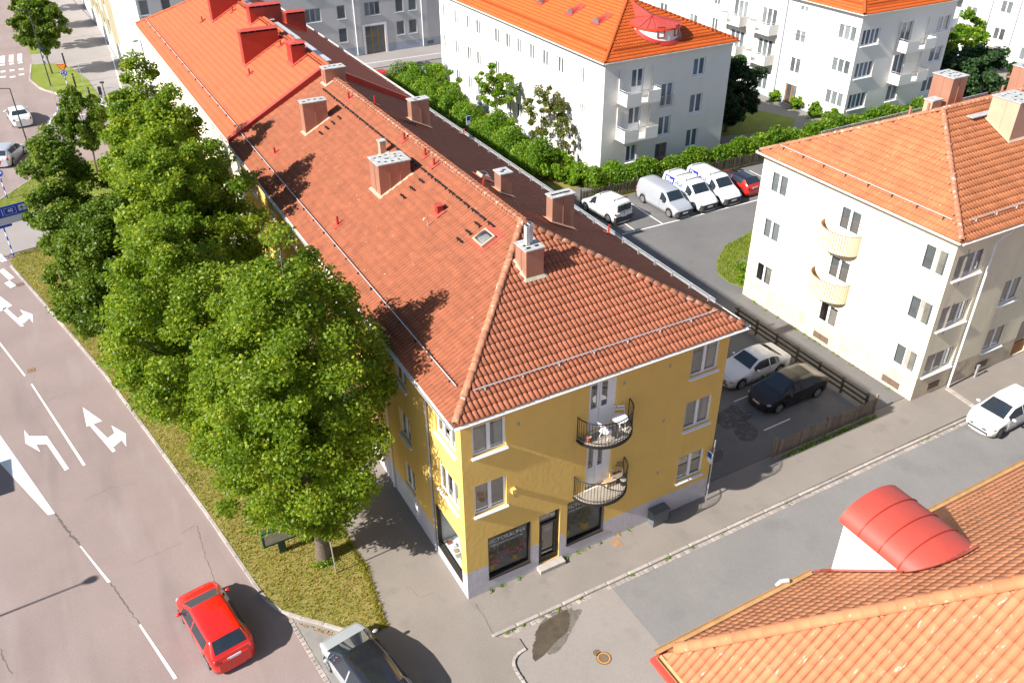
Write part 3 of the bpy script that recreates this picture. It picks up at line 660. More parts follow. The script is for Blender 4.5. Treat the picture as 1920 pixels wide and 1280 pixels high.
mark([[(-70, 545), (0, 641), (48, 703), (46, 706), (-2, 644), (-74, 549)]]); mark([[(57.5, 720), (60.5, 719), (161, 871), (155.5, 873)]])
mark([[(149, 1023), (152, 1022.5), (207.5, 1090), (202, 1092)]]); mark([[(260, 1171), (264, 1169.5), (332.5, 1270), (326, 1273)]])
mark([[(-2, 508), (6, 503), (27, 520), (17, 525)], [(-30, 512), (-22, 507), (-2, 521), (-11, 526)], [(8, 531), (18, 526), (30, 535), (20, 540)]]) 
mark([[(-40, 455), (0, 474), (14, 488), (4, 491), (-40, 472)]], name='crossing_marking')
markw([stripe((-9.2, 71.9), (-3.2, 71.4), .16), stripe((-9.3, 71.7), (-9.9, 66.5), .26), stripe((-9.9, 66.5), (-11.2, 63.0), .26), stripe((-11.2, 63.0), (-8.2, 63.7), .18)])
markw([[(-8.9 + k * .82, 72.8 + k * .38), (-8.2 + k * .82, 73.0 + k * .38), (-8.55 + k * .82, 73.7 + k * .42)] for k in range(6)])
markw([stripe((-4.75 + .05 * k, 74.1 - .75 * k), (-3.4 + .05 * k, 74.0 - .75 * k), .4) for k in range(5)], name='crossing_marking')
markw([stripe((-1.6 + .05 * k, 74.0 - .75 * k), (-.4 + .05 * k, 73.9 - .75 * k), .4) for k in range(4)], name='crossing_marking')
markw([stripe((-10.2 - .92 * k, 99.6), (-10.4 - .92 * k, 96.2), .48) for k in range(14)], name='crossing_marking')
markw([stripe((-10.4 - .92 * k, 95.7), (-10.42 - .92 * k, 95.0), .48) for k in range(14)] + [stripe((-10.5 - .92 * k, 92.6), (-10.52 - .92 * k, 91.9), .48) for k in range(14)])
markw([stripe((-10.6 - .92 * k, 90.2 - .5 * (k % 2)), (-10.62 - .92 * k, 89.6 - .5 * (k % 2)), .55) for k in range(14)])
markw([stripe((-8.2, 125), (-8.4, 122.6), .2), stripe((-8.3, 120), (-8.5, 117.5), .2), stripe((-14.5, 66), (-14.6, 63), .2), stripe((-14.2, 71), (-14.4, 68), .2)])
pz = .006
markw([stripe((-.65, 93.5), (-1.75, 78.2), .13), stripe((-.15, 103.5), (-.5, 98.8), .13)] + [stripe((-.45 - .02 * k, 97.8 - 1.25 * k), (-.48 - .02 * k, 97.1 - 1.25 * k), .14) for k in range(5)] + [stripe((-1.75, 77.4), (-1.72, 76.4), .14), stripe((-1.3, 75.6), (-1.1, 74.9), .14)], z=pz, name='path_marking')
markw([stripe((2.5, 74.7), (60, 73.8), .14), stripe((.2, 96.6), (1.9, 96.4), .16)], z=pz, name='path_marking')
yz = .0085
markw([stripe((24.2, 23.75), (42, 23.35), .11)] + [stripe((x, 23.7), (x + .1, 28.3), .1) for x in (25.35, 27.75, 30.2, 32.6, 35.1, 37.6, 40.1)], z=yz, name='parking_marking')
markw([stripe((13.0, 9.72), (23.1, 9.78), .07), stripe((17.9, 4.75), (22.9, 4.85), .07), stripe((17.6, 2.2), (19.4, 2.25), .07)], z=yz, name='parking_marking')

# cracks sealed with tar, stains, puddle, covers
def blob(name, c, rx, ry, z, mat, rot=0, n=40, seed=1, rough=.22):
    rg = np.random.default_rng(seed); a = np.linspace(0, 2 * math.pi, n, endpoint=False); ph = rg.random(6) * 6.28
    r = 1 + rough * sum(np.sin((k + 2) * a + ph[k]) / (k + 1.5) for k in range(5)) + rg.normal(0, .03, n)
    x, y = rx * r * np.cos(a), ry * r * np.sin(a); c_, s_ = math.cos(rot), math.sin(rot)
    return sheet(name, [(c[0] + c_ * p - s_ * q, c[1] + s_ * p + c_ * q) for p, q in zip(x, y)], z, mat)
blob('damp_patch', G(1048, 1172)[:2], 1.3, .52, ZR + .029, 'damp', .42, seed=14, rough=.3, n=70)
blob('puddle', G(1033, 1184)[:2], 1.25, .44, ZR + .033, 'puddle', .36, seed=4, n=70)
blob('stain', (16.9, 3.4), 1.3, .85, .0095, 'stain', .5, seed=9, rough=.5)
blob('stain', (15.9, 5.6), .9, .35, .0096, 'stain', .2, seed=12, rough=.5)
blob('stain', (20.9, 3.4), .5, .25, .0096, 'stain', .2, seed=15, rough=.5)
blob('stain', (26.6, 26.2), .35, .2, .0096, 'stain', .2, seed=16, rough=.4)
def crack(px, wd, seed, z=ZR + .004):
    rg = np.random.default_rng(seed); pts = [G(x, y, z) for x, y in px]; P = []
    for a, b in zip(pts[:-1], pts[1:]):
        n = max(2, int(np.linalg.norm(b - a) / .15))
        for i in range(n): P.append((a + (b - a) * i / n)[:2] + rg.normal(0, .022, 2))
    P.append(pts[-1][:2]); mb = MB()
    for a, b in zip(P[:-1], P[1:]):
        s = stripe(a, b, wd * rg.uniform(.4, 1.3)); mb.poly([(q[0], q[1], z) for q in s])
    o = mb.build('crack', 'tar', None, (P[0][0], P[0][1], z)); o['kind'] = 'structure'
crack([(103, 962), (125, 992), (150, 1022)], .10, 1); crack([(207, 1092), (240, 1140), (261, 1168)], .05, 2); crack([(335, 1000), (370, 985), (378, 1020), (408, 1105)], .02, 3)
crack([(0, 1215), (12, 1245), (24, 1262)], .04, 4); crack([(250, 1056), (300, 1035), (345, 1015)], .012, 5); crack([(155, 940), (205, 915), (250, 905)], .015, 6); crack([(60, 770), (110, 740)], .012, 7)
crack([(893, 1130), (925, 1187)], .025, 8, .004); crack([(760, 1095), (790, 1120), (815, 1110)], .012, 9, .004)
def cover(px, r, mat, label, ring=None, square=False, z=.004):
    p = G(*px, z); t = thing('manhole_cover', (p[0], p[1], z), label, 'manhole cover')
    if square: MB().box((p[0] - r, p[1] - r, z - .02), (p[0] + r, p[1] + r, z + .004)).build('frame', mat, t)
    MB().cyl((p[0], p[1]), r * .86, z - .02, z + .008, 24).build('lid', mat, t)
    if ring:
        mb = MB(); n = 28; a = [2 * math.pi * k / n for k in range(n)]
        for k in range(n):
            c0, s0, c1, s1 = math.cos(a[k]), math.sin(a[k]), math.cos(a[(k + 1) % n]), math.sin(a[(k + 1) % n])
            mb.poly([(p[0] + r * .62 * c0, p[1] + r * .62 * s0, z + .0105), (p[0] + r * .72 * c0, p[1] + r * .72 * s0, z + .0105), (p[0] + r * .72 * c1, p[1] + r * .72 * s1, z + .0105), (p[0] + r * .62 * c1, p[1] + r * .62 * s1, z + .0105)])
        mb.build('painted_ring', ring, t)
cover((1132, 1233), .33, 'manhole', 'round manhole cover with a yellow painted ring near the orange roof', 'sign_yellow', z=ZR + .03)
cover((1119, 1223), .17, 'manhole', 'small dark round cover next to the yellow-ringed manhole', z=ZR + .03)
cover((1156, 1017), .19, 'manhole_orange', 'rusty square cover on the pavement below the lower balcony', square=True)
cover((1161, 1003), .12, 'manhole_orange', 'small rusty round cover against the grey plinth')
cover((59, 694), .2, 'manhole', 'small dark cover beside the solid lane line', 'sign_yellow', square=True, z=ZR + .004)
cover((38, 533), .25, 'manhole', 'square drain cover by the kerb near the blue direction sign', square=True, z=ZR + .004)
# ------------------------------------------------------------------ generic roof fittings
def chimney(parent, x0, y0, wx, wy, rf, ztop, body='metal_copper', cap='cap_zinc', flash='metal_copper_pale', seams=1, holes=((.2, .5), (.5, .5), (.8, .5)), seam_side=True, name='chimney', hood=False):
    x1, y1 = x0 + wx, y0 + wy; zb = min(rf(x, y) for x in (x0, x1) for y in (y0, y1)) - .15
    c = MB().box((x0, y0, zb), (x1, y1, ztop)).build(name, body, parent)
    sk = MB(); o = .12; R = [(x0, y0), (x1, y0), (x1, y1), (x0, y1)]; Q = [(x0 - o, y0 - o), (x1 + o, y0 - o), (x1 + o, y1 + o), (x0 - o, y1 + o)]
    for i in range(4):
        j = (i + 1) % 4; a, b, p, q = R[i], R[j], Q[i], Q[j]
        n = 4
        for k in range(n):
            f0, f1 = k / n, (k + 1) / n; L = lambda u, v, f: (u[0] + (v[0] - u[0]) * f, u[1] + (v[1] - u[1]) * f)
            a0, a1, p0, p1 = L(a, b, f0), L(a, b, f1), L(p, q, f0), L(p, q, f1)
            sk.poly([(*p0, rf(*p0) + .085), (*p1, rf(*p1) + .085), (*a1, rf(*a1) + .13), (*a0, rf(*a0) + .13)])
    sk.build('flashing', flash, c)
    sm = MB()
    for k in range(seams):
        xs = x0 + wx * (k + 1) / (seams + 1); sm.box((xs - .012, y0 - .02, rf(xs, y0) + .1), (xs + .012, y0 - .001, ztop))
    if seam_side and wy > .7: sm.box((x0 - .02, y0 + wy * .45, rf(x0, y0) + .1), (x0 - .001, y0 + wy * .45 + .024, ztop))
    if sm.v: sm.build('seam', body, c)
    if hood:
        h = MB(); h.box((x0 - .04, y0 - .04, ztop), (x1 + .04, y1 + .04, ztop + .06)); 
        h.box((x0 + .04, y0 + .04, ztop + .06), (x1 - .04, y1 - .04, ztop + .2), 1)
        n = max(2, int(wx / .45))
        for k in range(n + 1):
            xx = x0 + .02 + (wx - .08) * k / n; h.box((xx, y0 + .005, ztop + .06), (xx + .05, y1 - .005, ztop + .2))
        h.build('vent_collar', [body, 'hole'], c)
        zt = ztop + .2; a = MB(); e = .1; hm = .12
        V = [(x0 - e, y0 - e, zt), (x1 + e, y0 - e, zt), (x1 + e, y1 + e, zt), (x0 - e, y1 + e, zt), (x0 + wy * .4, (y0 + y1) / 2, zt + hm), (x1 - wy * .4, (y0 + y1) / 2, zt + hm)]
        if wx < wy: V[4] = ((x0 + x1) / 2, y0 + wx * .4, zt + hm); V[5] = ((x0 + x1) / 2, y1 - wx * .4, zt + hm); F = [(0, 1, 4), (1, 2, 5, 4), (2, 3, 5), (3, 0, 4, 5)]
        else: F = [(0, 1, 5, 4), (1, 2, 5), (2, 3, 4, 5), (3, 0, 4)]
        a.mesh(V, F + [(3, 2, 1, 0)]).build('hood', 'metal_red_pale', c)
    else:
        cp = MB().box((x0 - .05, y0 - .05, ztop), (x1 + .05, y1 + .05, ztop + .05))
        for (u, v) in holes:
            hx, hy = x0 + wx * u, y0 + wy * v; s = .07 if len(holes) < 8 else .05
            cp.box((hx - s * 1.3, hy - s, ztop + .051), (hx + s * 1.3, hy + s, ztop + .053), 1)
        cp.build('cap', [cap, 'hole'], c)
    return c
def slope_frame(rf, x, y, eps=.01):
    gx = (rf(x + eps, y) - rf(x - eps, y)) / (2 * eps); gy = (rf(x, y + eps) - rf(x, y - eps)) / (2 * eps)
    n = np.array([-gx, -gy, 1.]); n /= np.linalg.norm(n); return n
def vent_pipe(parent, x, y, rf, h=.5, r=.055, mat='metal_red', plate=True):
    z = rf(x, y); p = MB().cyl((x, y), r, z - .1, z + h, 10).build('vent_pipe', mat, parent)
    if plate:
        n = slope_frame(rf, x, y); up = np.array([0, 0, 1.]) - n * n[2]; up /= np.linalg.norm(up); sd = np.cross(up, n); O = np.array([x, y, z]) + n * .085
        MB().box((-.17, -.22, -.012), (.17, .34, .0), 0, (O, sd, up, n)).build('flashing', 'metal_red_pale', p)
def snow_guard(parent, A, B, rf_h, mat='galvanised', bars=1, step=1.5, brk='dark_metal', up=.12, out=(0, 0), rad=.024):
    A, B = np.array(A, float), np.array(B, float); g = MB(); D = (B - A) / np.linalg.norm(B - A)
    for k in range(bars): g.tube([A + EZ * (.06 + .085 * k), B + EZ * (.06 + .085 * k)], rad, 6)
    o = g.build('snow_guard', mat, parent); n = int(np.linalg.norm(B - A) / step)
    for i in range(n + 1):
        p = A + D * step * (i + .3)
        if np.linalg.norm(p - A) > np.linalg.norm(B - A): break
        s = .016; MB().box((p[0] - s - abs(D[1]) * .06, p[1] - s - abs(D[0]) * .06, p[2] - .12), (p[0] + s + abs(D[1]) * .06, p[1] + s + abs(D[0]) * .06, p[2] + .03 + .085 * (bars - 1))).build('bracket', brk, o)
def roof_step(parent, x, y, rf, L=.5, along='y'):
    z = rf(x, y) + .14; m = MB()
    m.box((x - .05, y - L / 2, z), (x + .05, y + L / 2, z + .025))
    for s in (-.3, .3): m.box((x - .03, y + L * s - .015, z - .16), (x + .03, y + L * s + .015, z))
    m.build('roof_step', 'black_metal', parent)

# ------------------------------------------------------------------ yellow corner building
YB = thing('apartment_building', (0, 0, 0), 'yellow corner apartment building with grey plinth, brown tiled hip roof and round balconies', 'building')
YH, YE, YRZ = 9.06, 9.2, 12.45
YL = 30.2
SO1 = [(.44, 1.79, 7.2, 8.55), (.44, 1.78, 4.34, 5.8), (.94, 2.83, .65, 2.92), (3.24, 4.2, .22, 2.97)]
SO2 = [(10.14, 11.56, 7.22, 8.66), (10.14, 11.56, 4.5, 5.94), (10.14, 11.56, 1.62, 3.04), (4.55, 6.36, .68, 3.05), (5.33, 6.6, 6.32, 8.6), (5.35, 6.55, 3.38, 5.62)]
WOY = [(4.9, 6.05), (8.2, 9.6), (11.8, 13.2), (15.6, 17.05), (19.2, 20.6), (22.9, 24.3), (26.6, 28.0)]
WO = [(.44, 2.17, 7.08, 8.45), (.45, 2.17, 4.25, 5.7), (.44, 2.74, .62, 2.95)] + [(a, b, z, z + 1.4) for (a, b) in WOY for z in (7.08, 4.25, 1.45)]
EO = [(a, b, z, z + 1.4) for (a, b) in ((2, 3.4), (6, 7.4), (10, 11.4), (14, 15.4), (18, 19.4), (22, 23.4), (26, 27.4)) for z in (7.08, 4.25, 1.45)]
wb = MB(); o = np.zeros(3)
wall_face(wb, o, EX, -EY, 4.4, YH, SO1, .15, 1.48)
wall_face(wb, o + EX * 4.4, EX, -EY, 7.6, YH, [(a - 4.4, b - 4.4, c, d) for a, b, c, d in SO2], .15, 1.16)
wall_face(wb, o, EY, -EX, YL, YH, WO, .15, 1.3)
wall_face(wb, o + EX * 12, EY, EX, YL, YH, EO, .15, 1.2)
wb.poly([(12, YL, 0), (0, YL, 0), (0, YL, YH), (6, YL, 12.2), (12, YL, YH)])
wb.build('wall', ['plaster_yellow', 'plinth_grey'], YB)
for k, q in enumerate(SO1[:2]): window(YB, o, EX, -EY, *q, 2, curtain=(3, 0)[k])
for k, q in enumerate(SO2[:3]): window(YB, o, EX, -EY, *q, 2, curtain=(3, 1, 2)[k])
for k, q in enumerate(WO[:2]): window(YB, o, EY, -EX, *q, 3, curtain=1)
for q in WO[3:]: window(YB, o, EY, -EX, *q, 2)
for q in EO: window(YB, o + EX * 12, EY, EX, *q, 2, far='glass_far')

def shop_window(u0, u1, z0, z1, O, U, N, lettering=True):
    w = window(YB, O, U, N, u0, u1, z0, z1, 1, .12, 'frame_dark', room=False, sill=False, name='shop_window', t=.06)
    for c in w.children:
        if c.name.startswith('pane'): c.data.materials[0] = MATS['glass_shop']
    wd = u1 - u0; r = MB(); A = O + U * u0 + EZ * z0
    P = lambda a, h, d: A + U * a + EZ * h - N * d
    H = z1 - z0
    r.poly([P(-.05, .1, .2), P(wd + .05, .1, .2), P(wd + .05, .1, 1.0), P(-.05, .1, 1.0)], 0)
    r.poly([P(-.05, -.3, 1.3), P(wd + .05, -.3, 1.3), P(wd + .05, H + .1, 1.3), P(-.05, H + .1, 1.3)], 1)
    for a, mi_ in ((-.05, 1), (wd + .05, 0)): r.poly([P(a, -.3, .18), P(a, -.3, 1.6), P(a, H + .1, 1.6), P(a, H + .1, .18)], mi_)
    r.poly([P(-.05, H + .1, .18), P(wd + .05, H + .1, .18), P(wd + .05, H + .1, 1.6), P(-.05, H + .1, 1.6)], 1)
    r.poly([P(-.05, .1, 1.0), P(wd + .05, .1, 1.0), P(wd + .05, -.3, 1.0), P(-.05, -.3, 1.0)], 0)
    r.build('display_interior', ['shelf_grey', 'room'], w)
    s = MB().box((-.01, -.06, -.118), (wd + .01, .03, .03), 0, (A, U, EZ, N)); s.build('sill', 'frame_dark', w)
    lin = MB()
    for a in (0., wd - .025): lin.box((a, 0, -.15), (a + .025, H, .004), 0, (A, U, EZ, N))
    lin.box((.025, H - .02, -.15), (wd - .025, H, .004), 0, (A, U, EZ, N)); lin.build('reveal_lining', 'frame_dark', w)
    if lettering:
        text_mesh('lettering', 'VICTOR&LINA', .27, 'letters', w, A + U * wd * .47 + EZ * (H - .42) - N * .132, U, EZ, N, sx=.98)
        text_mesh('lettering', 'ARKITEKTKONTOR', .155, 'letters', w, A + U * wd * .47 + EZ * (H - .66) - N * .132, U, EZ, N, sx=1.05)
    return w
shop_window(*SO1[2], o, EX, -EY); shop_window(*SO2[3], o, EX, -EY); sw = shop_window(*WO[2], o, EY, -EX, False)
# things on the west display shelf
for k in range(7):
    y = .7 + .28 * k; a = MB().box((.28 + .06 * (k % 3), y, .725), (.5 + .05 * (k % 2), y + .2, .74 + .03 * (k % 3)))
    setp(a.build('display_sample', ['wood_pale', 'trim_white', 'pot_terracotta', 'lead'][k % 4], None, (.4, y, .725)), 'flat material sample lying in the side shop window', 'sample', 'samples in the side shop window')
def potted(x, y, z, label, kind, s=1.):
    t = thing('potted_plant', (x, y, z), label, 'plant'); MB().cyl((x, y), .17 * s, z, z + .32 * s, 16, r2=.19 * s).build('pot', 'pot_yellow', t); MB().cyl((x, y), .17 * s, z + .26 * s, z + .325 * s, 12).build('soil', 'room', t)
    rg = np.random.default_rng(int(x * 100)); pts = np.array([x, y, z + .75 * s]) + rg.normal(0, 1, (110, 3)) * np.array([.16, .13, .22]) * s; pts[:, 1] = np.clip(pts[:, 1], .22, .9)
    V, F = leaf_quads(pts, .13, np.tile([0, -.3, .5], (110, 1))); fastmesh('foliage', V, F, 'leaf_street', t, rnd=np.repeat(rg.random(110), 2))
    if kind == 'flower':
        pts = np.array([x + .06, y, z + .5 * s]) + rg.normal(0, 1, (70, 3)) * np.array([.24, .08, .17]); pts[:, 1] = np.clip(pts[:, 1], .2, .8); V, F = leaf_quads(pts, .13, np.tile([0, -1, .5], (70, 1))); fastmesh('flower', V, F, 'pink', t)
    m = MB()
    for k in range(4): m.tube([(x, y, z + .2), (x + .08 * (k - 1.5), y, z + .7 * s)], .008, 5)
    m.build('stem', 'leaf_plain', t)
potted(1.24, .42, .75, 'pink flowering plant in yellow pot, left in first shop window', 'flower')
potted(2.35, .45, .75, 'green plant with pink blooms in yellow pot, right in first shop window', 'flower', .9)
potted(4.85, .48, .78, 'dark fern in yellow pot beside the shop door, in second window', 'fern', .9)
potted(5.72, .5, .78, 'palm in a yellow pot, right in the second shop window', 'fern', 1.15)
# shop door
dm = MB(); A = np.array([3.24, 0, .22]); fr = (A, EX, EZ, -EY)
for b in (((0, 0, -.2), (.09, 2.75, -.1)), ((.87, 0, -.2), (.96, 2.75, -.1)), ((.09, 2.66, -.2), (.87, 2.75, -.1)), ((.09, 2.05, -.2), (.87, 2.15, -.1)), ((.09, 0, -.2), (.87, .28, -.1)), ((.09, .28, -.2), (.2, 2.05, -.12)), ((.76, .28, -.2), (.87, 2.05, -.12)), ((.2, .5, -.19), (.76, .55, -.13))): dm.box(b[0], b[1], 0, fr)
sd = dm.build('shop_door', 'frame_dark', YB)
q = lambda u0, u1, z0, z1, d=.165: [A + EX * u + EZ * z + EY * d for u, z in ((u0, z0), (u1, z0), (u1, z1), (u0, z1))]
MB().poly(q(.2, .76, .28, 2.05)).build('pane', 'glass', sd); MB().poly(q(.09, .87, 2.15, 2.66)).build('pane', 'glass', sd)
rm = MB(); rm.poly(q(-.2, 1.1, -.2, 2.8, 1.5)); rm.poly([A + np.array(p) for p in ((-.2, .2, 0), (1.1, .2, 0), (1.1, 1.5, 0), (-.2, 1.5, 0))]); rm.poly([A + np.array(p) for p in ((-.2, .2, 0), (-.2, 1.5, 0), (-.2, 1.5, 2.8), (-.2, .2, 2.8))]); rm.poly([A + np.array(p) for p in ((1.1, .2, 0), (1.1, 1.5, 0), (1.1, 1.5, 2.8), (1.1, .2, 2.8))]); rm.build('room_interior', 'room', sd)
MB().tube([A + np.array([.16, -.0, .95]), A + np.array([.16, -.0, 1.35])], .016, 8).build('handle', 'black_metal', sd)
em = MB(); n = 24; c = A + np.array([.48, .158, 1.72])
for k in range(n):
    a0, a1 = 2 * math.pi * k / n, 2 * math.pi * (k + 1) / n
    em.poly([c + np.array([.16 * math.cos(a0), 0, .16 * math.sin(a0)]), c + np.array([.16 * math.cos(a1), 0, .16 * math.sin(a1)]), c + np.array([.148 * math.cos(a1), 0, .148 * math.sin(a1)]), c + np.array([.148 * math.cos(a0), 0, .148 * math.sin(a0)])])
for s, off in ((1, .035), (1, -.035), (-1, .0)):
    d = np.array([.7 * s, 0, .7]); nn = np.array([-.7, 0, .7 * s]) * .012; a, b = c - d * .1 + np.array([off, 0, -off]), c + d * .1 + np.array([off, 0, -off]); em.poly([a - nn, b - nn, b + nn, a + nn])
em.build('door_emblem', 'letters', sd)
MB().box((3.15, -.34, -.05), (4.34, -.003, .19)).build('door_step', 'granite', YB)
# balcony doors
def balcony_door(u0, u1, z0, z1, ajar=False):
    m = MB(); w, h = u1 - u0, z1 - z0; A = np.array([u0, 0, z0]); fr = (A, EX, EZ, -EY); t = .07
    m.box((0, 0, -.2), (t, h, -.1), 0, fr); m.box((w - t, 0, -.2), (w, h, -.1), 0, fr); m.box((t, h - t, -.2), (w - t, h, -.1), 0, fr); m.box((t, 0, -.2), (w - t, t, -.1), 0, fr)
    lw = (w - .22 - t * 2) / 2
    for k in range(2):
        a = t + k * (lw + .02); 
        m.box((a, t, -.18), (a + lw, h * .44, -.12), 0, fr); m.box((a + .07, h * .08, -.122), (a + lw - .07, h * .38, -.112), 0, fr)
        m.box((a, h * .44, -.18), (a + .09, h - t, -.12), 0, fr); m.box((a + lw - .09, h * .44, -.18), (a + lw, h - t, -.12), 0, fr); m.box((a + .09, h - t - .08, -.18), (a + lw - .09, h - t, -.12), 0, fr)
    m.box((w - t - .2, t, -.19), (w - t, h - t, -.11), 0, fr)
    d = m.build('balcony_door', 'trim_white', YB)
    for k in range(2):
        a = t + k * (lw + .02); MB().poly([A + np.array(p) for p in ((a + .08, .15, h * .44), (a + lw - .08, .15, h * .44), (a + lw - .08, .15, h - t - .05), (a + .08, .15, h - t - .05))]).build('pane', 'glass', d)
    r = MB(); B = lambda x, y, z: A + np.array([x, y, z])
    r.poly([B(-.2, 1.2, 0), B(w + .2, 1.2, 0), B(w + .2, 1.2, h), B(-.2, 1.2, h)]); r.poly([B(-.2, .21, 0), B(w + .2, .21, 0), B(w + .2, 1.2, 0), B(-.2, 1.2, 0)]); r.poly([B(-.2, .21, h), B(w + .2, .21, h), B(w + .2, 1.2, h), B(-.2, 1.2, h)]); r.poly([B(-.2, .21, 0), B(-.2, 1.2, 0), B(-.2, 1.2, h), B(-.2, .21, h)]); r.poly([B(w + .2, .21, 0), B(w + .2, 1.2, 0), B(w + .2, 1.2, h), B(w + .2, .21, h)]); r.build('room_interior', 'room', d)
    MB().box((u0 - .03, -.06, z0 - .06), (u1 + .03, .1, z0 - .002)).build('threshold', 'trim_white', d)
balcony_door(*SO2[4]); balcony_door(*SO2[5])
def round_balcony(cx, z, rx=1.22, ry=1.02):
    n = 28; th = [math.pi + math.pi * k / n for k in range(n + 1)]; E = lambda a, s, zz: (cx + rx * s * math.cos(a), ry * s * math.sin(a) - .002, zz)
    m = MB()
    pts = [E(a, 1, 0)[:2] for a in th]; m.prism(pts, z - .16, z - .04, 1); m.prism([E(a, .955, 0)[:2] for a in th], z - .04, z, 0)
    b = m.build('balcony', ['balcony_floor', 'black_metal'], YB)
    r = MB(); r.tube([E(a, .97, z + 1.0) for a in th], .024, 6); r.tube([E(a, .97, z + .10) for a in th], .013, 6)
    for k in range(n + 1):
        p = E(th[k], .97, z + .0); r.tube([p, (p[0], p[1], z + 1.0)], .0105 if 0 < k < n else .02, 5)
    r.build('railing', 'black_metal', b); return b
round_balcony(6.03, 6.3); round_balcony(6.0, 3.36)
# fixtures on the facade
for (x, z) in ((2.15, 4.05 + .55), (6.9, 8.15), (9.05, 8.2), (9.05, 5.5), (9.05, 2.7), (2.3, 8.0)):
    MB().box((x - .055, -.006, z - .08), (x + .055, -.002, z + .08)).build('wall_patch', 'lead', YB)
MB().box((1.95, -.16, 4.86), (2.12, -.002, 5.06)).build('wall_bracket', 'plaster_yellow', YB)
MB().tube([(-.07, 2.86, .2), (-.07, 2.86, 8.9), (-.2, 2.86, 9.05)], .045, 8).build('downpipe', 'frame_grey', YB)
MB().tube([(-.07, 7.4, .1), (-.07, 7.4, 8.9), (-.2, 7.4, 9.05)], .05, 8).build('downpipe', 'trim_white', YB)
# roof
m_s = (YRZ - YE) / 6.4; m_h = (YRZ - YE) / 6.7
def yrf(x, y):
    z = min(YE + (x + .4) * m_s, YE + (12.4 - x) * m_s); return min(z, YE + (y + .4) * m_h)
rb = MB(); dz = -.035; a, b_, c_, d_ = (-.4, -.4), (12.4, -.4), (12.4, YL), (-.4, YL); ap = (6, 6.3, YRZ + dz); rn = (6, YL, YRZ + dz); ze = YE + dz
rb.poly([(*a, ze), (*b_, ze), ap], 0); rb.poly([(*b_, ze), (*c_, ze), rn, ap], 0); rb.poly([(*d_, ze), (*a, ze), ap, rn], 0)
rb.box((-.38, -.38, 9.05), (12.38, YL, 9.15), 1)
YR = rb.build('roof', ['deck', 'fascia_white'], YB)
Ls = math.hypot(6.4, YRZ - YE); Lh = math.hypot(6.7, YRZ - YE)
tile_field(YR, (-.44, YL, YE - .02), (0, -1, 0), (1, 0, m_s), [(0, 0), (YL + .4, 0), (YL - 6.3, Ls), (0, Ls)], .205, .37, 'tile_brown', near=130, hgt=.075, lift=.022, gapf=.90)
tile_field(YR, (12.44, -.4, YE - .02), (0, 1, 0), (-1, 0, m_s), [(0, 0), (YL + .4, 0), (YL + .4, Ls), (6.7, Ls)], .205, .37, 'tile_brown', near=0, hgt=.03, lift=.022)
tile_field(YR, (-.4, -.44, YE - .02), (1, 0, 0), (0, 1, m_h), [(0, 0), (12.8, 0), (6.4, Lh)], .2, .37, 'tile_clay', near=170, hgt=.062, lift=.045)
cap_row(YR, (6, 6.25, YRZ + .03), (6, YL - .2, YRZ + .03), 'ridge_clay', .14)
cap_row(YR, (-.33, -.33, YE + .06), (6, 6.28, YRZ + .05), 'ridge_clay', .135); cap_row(YR, (12.33, -.33, YE + .06), (6, 6.28, YRZ + .05), 'ridge_clay', .135)
gutter(YB, (-.44, -.42, YE - .03), (-.44, YL, YE - .03), 'gutter_white', (-1, 0, 0)); gutter(YB, (-.44, -.44, YE - .032), (12.44, -.44, YE - .032), 'gutter_white', (0, -1, 0)); gutter(YB, (12.44, -.42, YE - .03), (12.44, YL, YE - .03), 'gutter_white', (1, 0, 0))
H4 = ((.13, .4), (.37, .6), (.62, .6), (.87, .5)); H10 = ((.12, .75), (.3, .8), (.5, .85), (.12, .3), (.3, .2), (.5, .15), (.72, .2), (.78, .8), (.88, .5), (.72, .55), (.4, .5), (.46, .5))
chimney(YB, 2.8, 24.7, 1.35, .63, yrf, 12.58, holes=H4)
chimney(YB, 3.1, 14.4, 1.56, 1.2, yrf, 12.55, seams=2, holes=H10)
chimney(YB, 5.42, 28.5, 1.24, .75, yrf, 13.12, holes=H4)
chimney(YB, 8.2, 22.45, 1.08, .55, yrf, 12.47, holes=((.3, .3), (.55, .6)))
chimney(YB, 7.3, 10.44, .56, .61, yrf, 12.68, seams=0, holes=((.35, .4), (.65, .6)))
chimney(YB, 8.2, 7.52, 1.09, .5, yrf, 12.48, holes=((.15, .5), (.32, .5), (.5, .5), (.68, .5), (.85, .5)))
c6 = chimney(YB, 4.8, 3.82, .76, .84, yrf, 12.5, seams=0, flash='lead', holes=((.25, .2), (.25, .5), (.75, .25), (.75, .7)))
fl = MB()
for xx in (5.0, 5.2):
    fl.box((xx, 4.15 + (xx - 5) * .6, 12.55), (xx + .15, 4.36 + (xx - 5) * .6, 13.35)); fl.box((xx + .02, 4.17 + (xx - 5) * .6, 13.351), (xx + .13, 4.34 + (xx - 5) * .6, 13.353), 1)
fl.build('flue', ['galvanised', 'hole'], c6)
chimney(YB, 4.4, 17.5, .3, .3, yrf, 12.45, body='metal_copper_pale', seams=0, holes=())
chimney(YB, 4.1, 10.25, .26, .3, yrf, 11.95, body='metal_red', cap='metal_red_pale', flash='metal_red_pale', seams=0, holes=(), name='roof_vent')
for (x, y, h) in ((1.0, 14.77, .5), (1.03, 25.17, .4), (5.6, 25.15, .45), (5.68, 17.46, .45), (5.7, 14.98, .45), (5.6, 13.8, .42), (6.72, 24.08, .5), (12.1, 24.0, .45), (6.4, 10.35, .45), (12.1, 8.74, .5)): vent_pipe(YB, x, y, yrf, h)
